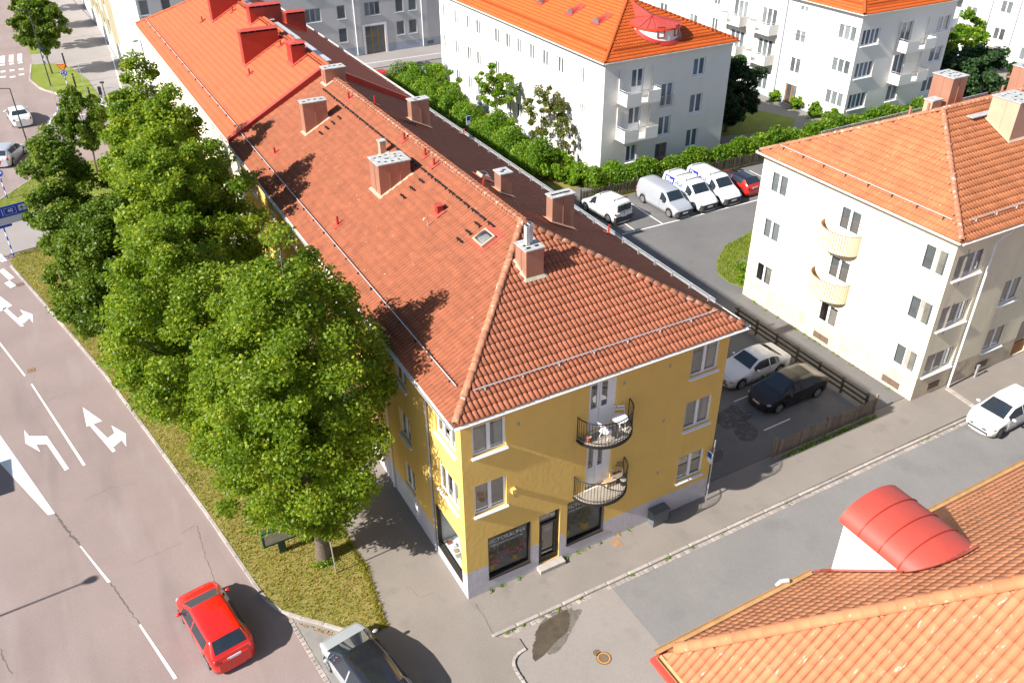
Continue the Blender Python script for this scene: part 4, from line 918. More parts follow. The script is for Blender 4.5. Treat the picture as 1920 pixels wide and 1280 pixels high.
p = (3.52, 10.02); z = yrf(*p); MB().tube([(p[0], p[1], z - .05), (p[0], p[1], z + .4), (p[0] - .06, p[1], z + .5), (p[0] - .16, p[1], z + .5), (p[0] - .2, p[1], z + .42)], .025, 8).build('hooked_pipe', 'galvanised', YB)
def skylight(x0, x1, y0, y1):
    n = slope_frame(yrf, (x0 + x1) / 2, (y0 + y1) / 2); O = np.array([x0, y0, yrf(x0, y0)]) + n * .08; up = np.array([x1, y0, yrf(x1, y0)]) - np.array([x0, y0, yrf(x0, y0)]); Lu = np.linalg.norm(up); up /= Lu; sd = -np.cross(up, n); Ly = y1 - y0
    s = MB().box((-.17, -.17, -.012), (Lu + .3, Ly + .17, 0), 0, (O, up, sd, n)).build('skylight', 'metal_red_pale', YB)
    f = MB()
    for b in (((0, 0, 0), (Lu, .07, .14)), ((0, Ly - .07, 0), (Lu, Ly, .14)), ((0, .07, 0), (.07, Ly - .07, .14)), ((Lu - .07, .07, 0), (Lu, Ly - .07, .14))): f.box(b[0], b[1], 0, (O, up, sd, n))
    f.build('frame', 'metal_copper_pale', s)
    d = MB(); k = 8; V = [[O + up * (.05 + (Lu - .1) * i / k) + sd * (.05 + (Ly - .1) * j / k) + n * (.12 + .16 * (math.sin(math.pi * i / k) * math.sin(math.pi * j / k)) ** .5) for j in range(k + 1)] for i in range(k + 1)]
    d.mesh([q for r in V for q in r], [(i * (k + 1) + j, (i + 1) * (k + 1) + j, (i + 1) * (k + 1) + j + 1, i * (k + 1) + j + 1) for i in range(k) for j in range(k)], 0, True); d.build('dome', 'glass', s)
    MB().box((.07, .07, .005), (Lu - .07, Ly - .07, .02), 0, (O, up, sd, n)).build('opening', 'room', s)
skylight(4.3, 4.92, 6.35, 7.2); skylight(7.3, 7.75, 12.4, 12.95)
for k in range(29): roof_step(YB, 5.12, 28.0 - .74 * k, yrf, .56)
for (x, y) in ((3.3, 23.7), (3.7, 23.75), (4.1, 23.8), (4.5, 23.85), (3.7, 13.2), (4.2, 13.25), (4.7, 13.3), (3.9, 7.75), (4.35, 7.8), (4.8, 7.85), (7.3, 21.5), (7.6, 21.5), (7.9, 21.5)): roof_step(YB, x, y, yrf, .5)
snow_guard(YB, (.36, .95, yrf(.36, 5) + .12), (.36, YL + .3, yrf(.36, 5) + .12), 0)
snow_guard(YB, (.75, .42, yrf(6, .42) + .12), (11.5, .42, yrf(6, .42) + .12), 0, brk='galvanised')
snow_guard(YB, (12.1, 1.2, yrf(12.1, 9) + .1), (12.1, YL, yrf(12.1, 9) + .1), 0, mat='galvanised', bars=3, step=1.2, brk='galvanised', rad=.015)
# things on the balconies
def folding_chair(x, y, z, rot, label, mat='trim_white'):
    t = thing('folding_chair', (x, y, z), label, 'chair'); g = MB()
    s = MB()
    for k in range(5): s.box((-.19, -.18 + k * .08, .43), (.19, -.12 + k * .08, .45))
    bk = MB()
    for k in range(2): bk.box((-.19, .2 + .03 * k, .68 + .12 * k), (.19, .22 + .03 * k, .75 + .12 * k))
    parts = [('seat', s), ('backrest', bk)]
    for sx in (-.2, .2):
        a = MB().tube([(sx, -.25, 0), (sx, .27, .9)], .012, 6); b = MB().tube([(sx * .9, .25, 0), (sx * .9, -.2, .45)], .012, 6); parts += [('leg', a), ('leg', b)]
    for nme, m in parts:
        m.v = [(p[0] * math.cos(rot) - p[1] * math.sin(rot) + x, p[0] * math.sin(rot) + p[1] * math.cos(rot) + y, p[2] + z) for p in m.v]; m.build(nme, mat, t)
folding_chair(6.62, -.24, 6.302, -.4, 'white folding chair against the wall on the upper round balcony')
folding_chair(5.72, -.6, 6.302, 1.9, 'white folding chair beside the railing on the upper round balcony')
folding_chair(6.75, -.22, 3.362, -.5, 'dark folding chair in the corner of the lower round balcony', 'wood_grey')
t = thing('bistro_table', (6.42, -.52, 6.302), 'small round white table on the upper round balcony', 'table'); MB().cyl((6.42, -.52), .3, 6.99, 7.02, 24).build('table_top', 'trim_white', t)
for s in (-1, 1): MB().tube([(6.42 + .22 * s, -.72, 6.302), (6.42 - .2 * s, -.36, 6.99)], .013, 6).build('leg', 'trim_white', t)
t = thing('flower_pot', (5.12, -.36, 6.302), 'terracotta pot by the left railing of the upper balcony', 'pot'); MB().cyl((5.12, -.36), .12, 6.302, 6.55, 14, r2=.15).build('pot', 'pot_terracotta', t); MB().cyl((5.12, -.36), .125, 6.5, 6.555, 12).build('soil', 'room', t)
t = thing('wooden_box', (6.42, -.2, 3.362), 'pale wooden box standing on the lower round balcony', 'box'); MB().box((6.2, -.32, 3.362), (6.66, -.06, 3.6)).build('body', 'wood_pale', t); MB().box((6.19, -.33, 3.6), (6.67, -.05, 3.62)).build('lid', 'wood_pale', t)
t = thing('plant_pot', (6.9, -.4, 3.362), 'black pot in the right corner of the lower round balcony', 'pot'); MB().cyl((6.92, -.42), .13, 3.362, 3.6, 14, r2=.17).build('pot', 'black_metal', t); MB().cyl((6.92, -.42), .14, 3.55, 3.605, 12).build('soil', 'room', t)
# ------------------------------------------------------------------ other buildings
def block(t, x0, x1, y0, y1, H, mats, plinth, S=(), W=(), E=(), N=(), depth=.14):
    """four walls with openings given in world x or y; returns side frames"""
    mb = MB(); sh = lambda L, a: [(q[0] - a, q[1] - a, q[2], q[3]) for q in L]
    wall_face(mb, np.array([x0, y0, 0.]), EX, -EY, x1 - x0, H, sh(S, x0), depth, plinth)
    wall_face(mb, np.array([x0, y0, 0.]), EY, -EX, y1 - y0, H, sh(W, y0), depth, plinth)
    wall_face(mb, np.array([x1, y0, 0.]), EY, EX, y1 - y0, H, sh(E, y0), depth, plinth)
    wall_face(mb, np.array([x0, y1, 0.]), EX, EY, x1 - x0, H, sh(N, x0), depth, plinth)
    mb.build('wall', mats, t)
    return dict(S=(np.array([0, y0, 0.]), EX, -EY), W=(np.array([x0, 0., 0.]), EY, -EX), E=(np.array([x1, 0., 0.]), EY, EX), N=(np.array([0., y1, 0.]), EX, EY))
def hip_roof(t, x0, x1, y0, y1, ze, zr, ov, ridge, mat, capmat, tw=.22, tl=.38, near=0, sides='SWEN', hgt=.05, lift=.04, seg=4, fascia='fascia_white', gut='gutter_white', run=None, cap=.13, wallH=None):
    """hipped roof; ridge along 'x' or 'y'"""
    X0, X1, Y0, Y1 = x0 - ov, x1 + ov, y0 - ov, y1 + ov; dz = -.03
    if ridge == 'y': h = (X1 - X0) / 2; r = h if run is None else run; A, B = ((X0 + X1) / 2, Y0 + r), ((X0 + X1) / 2, Y1 - r)
    else: h = (Y1 - Y0) / 2; r = h if run is None else run; A, B = (X0 + r, (Y0 + Y1) / 2), (X1 - r, (Y0 + Y1) / 2)
    d = MB(); e = lambda x, y: (x, y, ze + dz); a, b = (*A, zr + dz), (*B, zr + dz)
    if ridge == 'y': fs = [(e(X0, Y0), e(X1, Y0), a), (e(X1, Y0), e(X1, Y1), b, a), (e(X1, Y1), e(X0, Y1), b), (e(X0, Y1), e(X0, Y0), a, b)]
    else: fs = [(e(X0, Y0), e(X1, Y0), b, a), (e(X1, Y0), e(X1, Y1), b), (e(X1, Y1), e(X0, Y1), a, b), (e(X0, Y1), e(X0, Y0), a)]
    for f in fs: d.poly(f, 0)
    d.box((X0 + .02, Y0 + .02, ze - .15), (X1 - .02, Y1 - .02, ze - .05), 1)
    R = d.build('roof', ['deck', fascia], t); rise = zr - ze; ms = rise / h; mr = rise / r; Ls, Lr = math.hypot(h, rise), math.hypot(r, rise)
    W_, D_ = X1 - X0, Y1 - Y0; k = {s: near for s in sides} if not isinstance(near, dict) else near
    if ridge == 'y':
        T = dict(S=((X0, Y0 - .03), (1, 0, 0), (0, 1, mr), [(0, 0), (W_, 0), (h, Lr)]), N=((X1, Y1 + .03), (-1, 0, 0), (0, -1, mr), [(0, 0), (W_, 0), (h, Lr)]),
                 W=((X0 - .03, Y1), (0, -1, 0), (1, 0, ms), [(0, 0), (D_, 0), (D_ - r, Ls), (r, Ls)]), E=((X1 + .03, Y0), (0, 1, 0), (-1, 0, ms), [(0, 0), (D_, 0), (D_ - r, Ls), (r, Ls)]))
    else:
        T = dict(S=((X0, Y0 - .03), (1, 0, 0), (0, 1, ms), [(0, 0), (W_, 0), (W_ - r, Ls), (r, Ls)]), N=((X1, Y1 + .03), (-1, 0, 0), (0, -1, ms), [(0, 0), (W_, 0), (W_ - r, Ls), (r, Ls)]),
                 W=((X0 - .03, Y1), (0, -1, 0), (1, 0, mr), [(0, 0), (D_, 0), (h, Lr)]), E=((X1 + .03, Y0), (0, 1, 0), (-1, 0, mr), [(0, 0), (D_, 0), (h, Lr)]))
    for s in sides:
        (ox, oy), U, V, P = T[s]; tile_field(R, (ox, oy, ze - .02), U, V, P, tw, tl, mat, near=k.get(s, 0), seg=seg, hgt=hgt, lift=lift)
    up = .04
    cap_row(R, (*A, zr + up), (*B, zr + up), capmat, cap)
    for (x, y) in ((X0, Y0), (X1, Y0), (X0, Y1), (X1, Y1)):
        q = min((A, B), key=lambda p: abs(p[0] - x) + abs(p[1] - y)); dx, dy = np.sign(q[0] - x) * .08, np.sign(q[1] - y) * .08
        cap_row(R, (x + dx, y + dy, ze + .08), (*q, zr + up), capmat, cap)
    if gut:
        g = ze - .03
        for P, Q, N_ in (((X0 - .03, Y0, g), (X0 - .03, Y1, g), (-1, 0, 0)), ((X0, Y0 - .03, g), (X1, Y0 - .03, g), (0, -1, 0)), ((X1 + .03, Y0, g), (X1 + .03, Y1, g), (1, 0, 0)), ((X0, Y1 + .03, g), (X1, Y1 + .03, g), (0, 1, 0))): gutter(t, P, Q, gut, N_)
    def rf(x, y):
        if ridge == 'y': return min(ze + min(x - X0, X1 - x) * ms, ze + min(y - Y0, Y1 - y) * mr)
        return min(ze + min(y - Y0, Y1 - y) * ms, ze + min(x - X0, X1 - x) * mr)
    return R, rf

# --- building with the red roof, joined to the yellow one
RB = thing('apartment_building', (0, 30.3, 0), 'cream building under a bright red tiled roof with four red metal chimneys', 'building')
RY0, RY1, RE, RR = 30.25, 63.4, 9.34, 12.78
RW = [(RY0 + 1.0 + 2.75 * k + (.35 if k % 2 else 0), RY0 + 1.95 + 2.75 * k + (.35 if k % 2 else 0), z, z + 1.4) for k in range(12) for z in (7.1, 4.3, 1.5)]
RN = [(1.5 + 3 * k, 2.7 + 3 * k, z, z + 1.4) for k in range(3) for z in (7.1, 4.3, 1.5)]
fr = block(RB, 0, 12, RY0, RY1, 9.2, ['plaster_cream', 'plinth_cream'], 1.1, W=RW, E=RW, N=RN)
for s, L in (('W', RW), ('E', RW), ('N', RN)):
    for q in L: window(RB, *fr[s], *q, 2, far='glass_far')
ms = (RR - RE) / 6.4; FY = RY1 + .4; hy = FY - 6.6; Ls = math.hypot(6.4, RR - RE); Lh = math.hypot(6.6, RR - RE)
rb = MB(); dz = -.03
rb.poly([(-.4, RY0 - .1, RE + dz), (6, RY0 - .1, RR + dz), (6, hy, RR + dz), (-.4, FY, RE + dz)][::-1], 0); rb.poly([(12.4, RY0 - .1, RE + dz), (12.4, FY, RE + dz), (6, hy, RR + dz), (6, RY0 - .1, RR + dz)], 0); rb.poly([(12.4, FY, RE + dz), (-.4, FY, RE + dz), (6, hy, RR + dz)], 0)
rb.box((-.38, RY0, RE - .14), (12.38, FY - .02, RE - .05), 1); rb.poly([(0, RY0 - .02, 8), (12, RY0 - .02, 8), (12.4, RY0 - .02, RE), (6, RY0 - .02, RR), (-.4, RY0 - .02, RE)], 1)
RRf = rb.build('roof', ['deck', 'fascia_white'], RB)
tile_field(RRf, (-.43, FY, RE - .02), (0, -1, 0), (1, 0, ms), [(0, 0), (FY - RY0 + .05, 0), (FY - RY0 + .05, Ls), (6.6, Ls)], .25, .40, 'tile_red', seg=4, hgt=.04, lift=.03)
tile_field(RRf, (12.43, RY0 - .05, RE - .02), (0, 1, 0), (-1, 0, ms), [(0, 0), (FY - RY0, 0), (FY - RY0 - 6.6, Ls), (0, Ls)], .25, .40, 'tile_red', seg=4, hgt=.04, lift=.03)
tile_field(RRf, (12.4, FY + .03, RE - .02), (-1, 0, 0), (0, -1, (RR - RE) / 6.6), [(0, 0), (12.8, 0), (6.4, Lh)], .25, .40, 'tile_red', seg=4, hgt=.04, lift=.03)
cap_row(RRf, (6, RY0 + .1, RR + .04), (6, hy, RR + .04), 'tile_red', .13)
cap_row(RRf, (-.33, FY - .07, RE + .08), (6, hy, RR + .04), 'tile_red', .13); cap_row(RRf, (12.33, FY - .07, RE + .08), (6, hy, RR + .04), 'tile_red', .13)
for sx in (0, 1):       # red metal verge above the brown roof
    v = MB(); xa, xb = (-.42, 6.0) if not sx else (12.42, 6.0); za, zb = RE + .17, RR + .17
    P = lambda x, y, z: (x, y, z)
    for (y0, y1, d0, d1, mi) in ((RY0 - .16, RY0 + .2, 0, 0, 0),):
        q = [P(xa, y0, za), P(xb, y0, zb), P(xb, y1, zb), P(xa, y1, za)]; v.poly(q if sx else q[::-1], 1)
        q = [P(xa, y0, za - .5), P(xb, y0, zb - .5), P(xb, y0, zb), P(xa, y0, za)]; v.poly(q[::-1] if sx else q, 0)
        q = [P(xa, y1, za - .2), P(xb, y1, zb - .2), P(xb, y1, zb), P(xa, y1, za)]; v.poly(q if sx else q[::-1], 0)
        v.poly([P(xa, y0, za - .5), P(xa, y1, za - .5), P(xa, y1, za), P(xa, y0, za)], 0)
    v.build('verge_flashing', ['metal_red', 'metal_red_pale'], RB)
gutter(RB, (-.43, RY0, RE - .03), (-.43, FY, RE - .03), 'gutter_white', (-1, 0, 0)); gutter(RB, (12.43, RY0, RE - .03), (12.43, FY, RE - .03), 'gutter_white', (1, 0, 0))
def rrf(x, y): return min(RE + min(x + .4, 12.4 - x) * ms, RE + (FY - y) * (RR - RE) / 6.6)
HD = dict(body='metal_red', flash='metal_red_pale', seams=0, hood=True, seam_side=False)
chimney(RB, 3.1, 38.6, 2.5, .75, rrf, 13.25, **HD); chimney(RB, 4.95, 33.45, .9, 1.05, rrf, 13.35, **HD); chimney(RB, 3.8, 50.7, 2.4, .85, rrf, 14.5, **HD); chimney(RB, 5.3, 44.6, 2.3, .95, rrf, 13.5, **HD)
chimney(RB, 8.9, 48.4, 1.5, .7, rrf, 11.95, **HD)
for (x, y) in ((2.9, 36.9), (5.4, 37.6), (3.3, 52.5), (5.2, 49.8)): vent_pipe(RB, x, y, rrf, .42)
for k in range(4):
    y0 = RY0 + 1.6 + 6.2 * k; MB().box((6.55, y0, RR - .12), (6.95, y0 + 5.4, RR - .08)).build('roof_walkway', 'galvanised', RB)
snow_guard(RB, (.36, RY0 + .4, rrf(.36, 45) + .12), (.36, RY1 - 1.0, rrf(.36, 45) + .12), 0, step=2.2); snow_guard(RB, (12.05, RY0 + .4, rrf(12.05, 45) + .1), (12.05, RY1 - 1, rrf(12.05, 45) + .1), 0, mat='gutter_white', bars=2, step=1.6, brk='galvanised')

# --- cream house at the right
CB = thing('apartment_building', (25.9, .28, 0), 'cream three storey house with weathered orange roof and curved cream balconies', 'building')
CW = [(11.05, 12.4, 7.2, 8.5), (11.05, 12.4, 4.32, 5.62), (11.05, 12.4, 1.42, 2.7), (.56, 1.95, 7.1, 8.5), (.56, 1.95, 4.3, 5.65), (.6, 2.0, 1.45, 2.75), (5.78, 7.2, 6.3, 8.4), (5.78, 7.2, 3.4, 5.5), (5.85, 7.2, 1.3, 2.6)]
CS = [(26.25, 28.35, 7.05, 8.35), (26.25, 28.45, 4.2, 5.5), (26.25, 28.5, 1.4, 2.7), (30.95, 32.5, 4.3, 5.7), (30.95, 32.6, 1.35, 2.75), (33.6, 35.1, 7.1, 8.4), (36.6, 38, 4.3, 5.7), (36.6, 38, 7.1, 8.4), (33.9, 35.2, .1, 2.4)]
fr = block(CB, 25.9, 46, .28, 13.1, 9.25, ['plaster_cream', 'plinth_cream'], 1.35, S=CS, W=CW)
for k, q in enumerate(CW[:6] + CW[8:]): window(CB, *fr['W'], *q, 2, curtain=(4, 4, 0, 4, 4, 4, 0)[k])
for k, q in enumerate(CS[:-1]): window(CB, *fr['S'], *q, 3 if k < 3 else 2)
for q in CW[6:8]: window(CB, *fr['W'], *q, 2, sill=False, name='balcony_door', pane_lo=.36, curtain=4)
window(CB, *fr['S'], *CS[-1], 1, frame='door_wood', sill=False, name='entrance_door', room=True, curtain=0, pane_lo=.3)
R, crf = hip_roof(CB, 25.9, 46, .28, 13.1, 9.36, 12.7, .3, 'x', 'tile_cream_house', 'ridge_clay', .215, .38, near=dict(W=160, S=140), run=5.9, sides='SWN', hgt=.045, seg=5, lift=.04)
snow_guard(CB, (26.25, .85 + .3, crf(26.25, 6) + .12), (26.25, 12.4, crf(26.25, 6) + .12), 0); snow_guard(CB, (26.9, .72, crf(33, .72) + .12), (45, .72, crf(33, .72) + .12), 0, brk='galvanised')
snow_guard(CB, (30, 12.95, crf(33, 12.95) + .12), (45, 12.95, crf(33, 12.95) + .12), 0, bars=2, step=1.5)
chimney(CB, 33.65, 4.0, 1.7, 1.55, crf, 13.4, body='metal_copper_pale', seams=0, holes=H10); chimney(CB, 32.5, 7.2, 1.15, 1.25, crf, 14.0, holes=H10); chimney(CB, 31.4, 7.3, .75, .5, crf, 12.95, body='metal_copper_pale', seams=0, holes=())
chimney(CB, 38.2, 6.8, .9, .9, crf, 13.8, holes=H4)
for (x, y) in ((31.0, 7.2), (30.7, 8.0), (37.0, 7.2)): vent_pipe(CB, x, y, crf, .55, .07, 'metal_copper', False)
MB().box((32.5, 5.55, crf(33, 5.6) + .22), (45, 5.95, crf(33, 5.6) + .26)).build('roof_walkway', 'galvanised', CB)
MB().tube([(28.6, .1, .05), (28.6, .1, 8.6), (29.3, -.1, 9.2)], .055, 10).build('downpipe', 'trim_white', CB)
for (y, z) in ((6.05, .22), (1.1, .2)):
    MB().box((25.86, y, z), (25.898, y + .55, z + .38)).build('vent_grille', 'manhole', CB); MB().box((25.86, y + .57, z), (25.898, y + 1.1, z + .38)).build('vent_grille', 'manhole', CB)
for x in (27.0, 30.9): MB().box((x, .24, .3), (x + .9, .278, .68)).build('cellar_window', 'manhole', CB)
for z in (6.28, 3.38):      # curved balconies of upright ribs
    n = 26; cy, ry, rx = 6.75, 1.28, .95; E = lambda a, s, zz: (25.9 - rx * s * math.sin(a) - .002, cy + ry * s * math.cos(a), zz)
    m = MB(); m.prism([E(math.pi * k / n, .97, 0)[:2] for k in range(n + 1)], z - .1, z); b = m.build('balcony', 'plaster_cream', CB)
    for k in range(n):
        a0, a1 = math.pi * (k + .11) / n, math.pi * (k + .89) / n; q = MB()
        V = [E(a0, 1.0, z - .16), E(a1, 1.0, z - .16), E(a1, 1.0, z + .95), E(a0, 1.0, z + .95), E(a0, .975, z - .16), E(a1, .975, z - .16), E(a1, .975, z + .95), E(a0, .975, z + .95)]
        q.mesh(V, [(0, 1, 2, 3), (5, 4, 7, 6), (3, 2, 6, 7), (0, 4, 5, 1), (0, 3, 7, 4), (1, 5, 6, 2)]); q.build('panel', 'bay_cream', b)
    bk = MB()
    for k in range(n): bk.poly([E(math.pi * k / n, .965, z - .14), E(math.pi * (k + 1) / n, .965, z - .14), E(math.pi * (k + 1) / n, .965, z + .93), E(math.pi * k / n, .965, z + .93)])
    bk.build('backing_sheet', 'manhole_orange', b)
    MB().tube([E(math.pi * k / n, .99, z + .97) for k in range(n + 1)], .022, 6).build('handrail', 'manhole_orange', b)

# --- house in the foreground, bottom right
NB = thing('apartment_building', (.9, -10.75, 0), 'white house under a large weathered orange tile roof in the bottom right corner', 'building')
NX, NY, NE, NM = .72, -10.42, 8.3, .97
NW = [(NY - 3.6 - 3 * k, NY - 2.2 - 3 * k, z, z + 1.4) for k in range(6) for z in (1.5, 4.6)]; NN = [(2.2 + 3 * k, 3.6 + 3 * k, z, z + 1.4) for k in range(10) for z in (1.5, 4.6)]
fr = block(NB, NX + .35, 40, -34, NY - .35, NE - .1, ['plaster_white', 'plinth_grey'], .8, W=NW, N=NN)
for q in NW: window(NB, *fr['W'], *q, 2, far='glass_far')
for q in NN: window(NB, *fr['N'], *q, 2, far='glass_far')
NH = 9.0; zt = NE + NM * NH; q = math.sqrt(1 + NM * NM); d = MB(); dz = -.03
d.poly([(NX, NY, NE + dz), (NX, -34.5, NE + dz), (NX + NH, -34.5, zt + dz), (NX + NH, NY - NH, zt + dz)][::-1], 0); d.poly([(NX, NY, NE + dz), (NX + NH, NY - NH, zt + dz), (40.5, NY - NH, zt + dz), (40.5, NY, NE + dz)][::-1], 0); d.poly([(NX + NH, NY - NH, zt + dz), (NX + NH, -34.5, zt + dz), (40.5, -34.5, zt + dz), (40.5, NY - NH, zt + dz)][::-1], 0)
d.box((NX + .02, -34.4, NE - .16), (40.4, NY - .02, NE - .06), 1)
NR = d.build('roof', ['ridge_orange', 'plaster_white'], NB)
tile_field(NR, (NX - .03, NY, NE - .02), (0, -1, 0), (1, 0, NM), [(0, 0), (24, 0), (24, NH * q), (NH, NH * q)], .2, .37, 'tile_orange', near=200, hgt=.066, seg=6, lift=.006, gapf=.95)
tile_field(NR, (40.5, NY + .03, NE - .02), (-1, 0, 0), (0, -1, NM), [(0, 0), (40.5 - NX, 0), (40.5 - NX - NH, NH * q), (0, NH * q)], .2, .36, 'tile_orange_lightened', near=100, hgt=.016, seg=6, lift=.008, gapf=1.0, holes=[(40.5 - 8.6, 40.5 - 6.4, -.1, 3.2)])
cap_row(NR, (NX + .22, NY - .22, NE + .3), (NX + NH, NY - NH, zt + .06), 'ridge_orange', .16, .40)
gutter(NB, (NX - .05, NY, NE), (NX - .05, -34, NE), 'gutter_copper', (-1, 0, 0), .085); gutter(NB, (NX - .12, NY + .05, NE), (6.15, NY + .05, NE), 'gutter_copper', (0, 1, 0), .085); gutter(NB, (8.9, NY + .05, NE), (40, NY + .05, NE), 'gutter_copper', (0, 1, 0), .085)
MB().mesh([(NX - .28, NY + .15, NE - .2), (NX - .28, -34, NE - .2), (NX + .3, -34, NE - .12), (NX + .3, NY + .15, NE - .12), (NX - .28, NY + .15, NE - .32), (NX - .28, -34, NE - .32)], [(0, 3, 2, 1), (0, 1, 5, 4)]).build('cornice_flashing', 'metal_red_pale', NB)
MB().mesh([(NX + .3, NY + .2, NE - .14), (6.4, NY + .2, NE - .14), (6.4, NY - .2, NE - .1), (NX + .3, NY - .2, NE - .1), (NX + .3, NY + .2, NE - .26), (6.4, NY + .2, NE - .26)], [(0, 1, 2, 3), (1, 0, 4, 5)]).build('cornice_flashing', 'metal_red_pale', NB)
# barrel dormer on the street slope
dx0, dx1, dyf, dze, dzc = 6.36, 8.5, NY - .28, 10.4, 11.02; dm = MB(); yb = lambda z: NY - (z - NE) / NM
dm.poly([(dx0, dyf, NE), (dx0, dyf, dze), (dx0, yb(dze), dze), (dx0, yb(NE + .3), NE + .3)][::-1]); dm.poly([(dx1, dyf, NE), (dx1, dyf, dze), (dx1, yb(dze), dze), (dx1, yb(NE + .3), NE + .3)])
n = 30; arc = [((dx0 + dx1) / 2 - (dx1 - dx0) / 2 * math.cos(math.pi * k / n), dze + (dzc - dze) * math.sin(math.pi * k / n)) for k in range(n + 1)]
dm.poly([(dx1, dyf, NE), (dx0, dyf, NE)] + [(x, dyf, z) for x, z in arc])
D = dm.build('dormer', 'plaster_white', NB)
rm = MB(); e = 1.07; cx = (dx0 + dx1) / 2
for k in range(n):
    (xa, za), (xb, zb) = arc[k], arc[k + 1]; xa, xb = cx + (xa - cx) * e, cx + (xb - cx) * e; za, zb = za + .04, zb + .04
    rm.poly([(xa, dyf + .14, za - .06), (xb, dyf + .14, zb - .06), (xb, dyf + .14, zb), (xa, dyf + .14, za)], 0)
    o2 = .16
    if k < n * .62: rm.poly([(xa, yb(za) + .01, za + .02), (xb, yb(zb) + .01, zb + .02), (cx + (xb - cx) * 1.12, yb(zb + o2), zb + o2 + .1), (cx + (xa - cx) * 1.12, yb(za + o2), za + o2 + .1)], 0)
A_ = [(cx + (x - cx) * e, z + .04) for x, z in arc]; rm.mesh([(x, dyf + .14, z) for x, z in A_] + [(x, yb(z) - .02, z) for x, z in A_], [(k, k + 1, n + 2 + k, n + 1 + k) for k in range(n)], 0, True)
rm.build('dormer_roof', 'metal_red_pale', D)
for f in (.33, .66, .97):
    sm = MB(); pts = []
    for k in range(n + 1):
        x, z = cx + (arc[k][0] - cx) * e, arc[k][1] + .05; yy = dyf + .14 - f * (dyf + .14 - yb(dze)); pts.append((x, yy, z + .01))
    sm.tube(pts, .016, 5); sm.build('seam', 'metal_red', D)
for x in (dx0 - .16, dx1 + .0): MB().mesh([(x, NY + .02, NE + .09), (x + .16, NY + .02, NE + .09), (x + .16, yb(dze + .1), dze + .17), (x, yb(dze + .1), dze + .17)], [(0, 1, 2, 3)]).build('flashing', 'metal_red_pale', D)
for x in (6.9, 7.55): MB().box((x, dyf + .002, 9.0), (x + .55, dyf + .03, 10.4)).build('dormer_window', 'glass_far', D)
MB().tube([(5.3, NY + .2, NE + .02), (5.1, NY + .3, NE - .02), (4.95, NY + .3, NE - .12)], .07, 10).build('rain_hopper', 'galvanised', NB); MB().tube([(5.05, NY + .3, NE - .1), (5.05, NY - .25, NE - .6), (5.05, NY - .25, .1)], .05, 8).build('downpipe', 'trim_white', NB)

# --- white blocks with bright orange roofs
def box_balcony(t, O, U, N, u0, u1, z, out=1.25, label=None, rail='steel', mat='plaster_white_b', gap=True):
    fr = (O + U * u0 + EZ * z, U, EZ, N); w = u1 - u0; b = MB().box((0, -.12, .002), (w, 0, out), 0, fr).build('balcony', mat, t); p = MB()
    p.box((0, 0, .05), (.05, .85, out), 0, fr); p.box((w - .05, 0, .05), (w, .85, out), 0, fr)
    if gap: p.box((.05, 0, out - .05), (w * .42, .85, out), 0, fr); p.box((w * .62, 0, out - .05), (w - .05, .85, out), 0, fr)
    else: p.box((.05, 0, out - .05), (w - .05, .85, out), 0, fr)
    p.build('parapet', mat, b); r = MB(); c = lambda a, h, d: fr[0] + U * a + EZ * h + N * d
    r.tube([c(.03, 1.0, .02), c(.03, 1.0, out - .03), c(w - .03, 1.0, out - .03), c(w - .03, 1.0, .02)], .022, 6)
    for a, d in ((.03, out * .5), (.03, out - .03), (w * .42, out - .03), (w * .62, out - .03), (w - .03, out - .03), (w - .03, out * .5)): r.tube([c(a, .8, d), c(a, 1.0, d)], .018, 5)
    if gap:
        for k in range(6): a = w * (.43 + .19 * k / 5); r.tube([c(a, .05, out - .03), c(a, .98, out - .03)], .011, 5)
    r.build('railing', rail, b)
    q = MB()
    for a in (.04, w - .04): q.tube([c(a, -.0, .07), c(a, 2.4, .07)], .05, 6)
    q.build('post', mat, b); return b
def juliet(t, O, U, N, u0, u1, z):
    m = MB(); c = lambda a, h: O + U * a + EZ * (z + h) + N * .09
    for h in (.05, .9): m.tube([c(u0, h), c(u1, h)], .02, 5)
    for k in range(9): a = u0 + (u1 - u0) * k / 8; m.tube([c(a, .05), c(a, .9)], .012, 5)
    m.build('railing', 'steel', t)
W1 = thing('apartment_building', (28.3, 32.8, 0), 'white apartment block with vivid orange roof, round red dormer and two box balconies', 'building')
WY = [45.55, 43.33, 41.12, 38.68, 47.58, 49.7, 53.45, 55.46, 58.2]
WW = [(y, y + 1.05, z, z + 1.3) for y in WY for z in (7.0, 4.1, 1.25)] + [(35.33, 36.05, z, z + 1.3) for z in (7.0, 4.1, 1.25)] + [(60.95, 61.9, z, z + 1.25) for z in (7.05, 4.15, 1.3)]
WS = [(30.86, 32.0, 6.25, 8.5), (30.8, 31.95, 3.35, 5.5), (30.8, 31.83, 1.0, 2.4), (33.85, 35.05, 5.05, 6.95), (33.87, 35.09, 2.65, 4.25), (36.9, 38.1, 7.1, 8.5), (36.92, 38.2, 4.0, 5.6), (36.92, 38.15, 1.1, 2.65), (33.75, 34.95, .05, 2.0)]
fr = block(W1, 28.3, 40.75, 32.8, 62.4, 9.3, ['plaster_white', 'plinth_blue'], .5, S=WS, W=WW, E=WW, depth=.2)
for k, q in enumerate(WW): window(W1, *fr['W'], *q, 2, far='blind' if k % 3 == 1 and k < 15 else 'glass_far', depth=.13); 
for q in WW[::3] + WW[1::3] + WW[2::3]: window(W1, *fr['E'], *q, 2, far='glass_far', depth=.13)
for k, q in enumerate(WS): window(W1, *fr['S'], *q, 2, far='glass_blue', depth=.13, sill=k not in (0, 1, 3, 8), frame='door_wood' if k == 8 else 'trim_white', name='entrance_door' if k == 8 else 'window', pane_lo=.35 if k in (0, 1) else 0.)
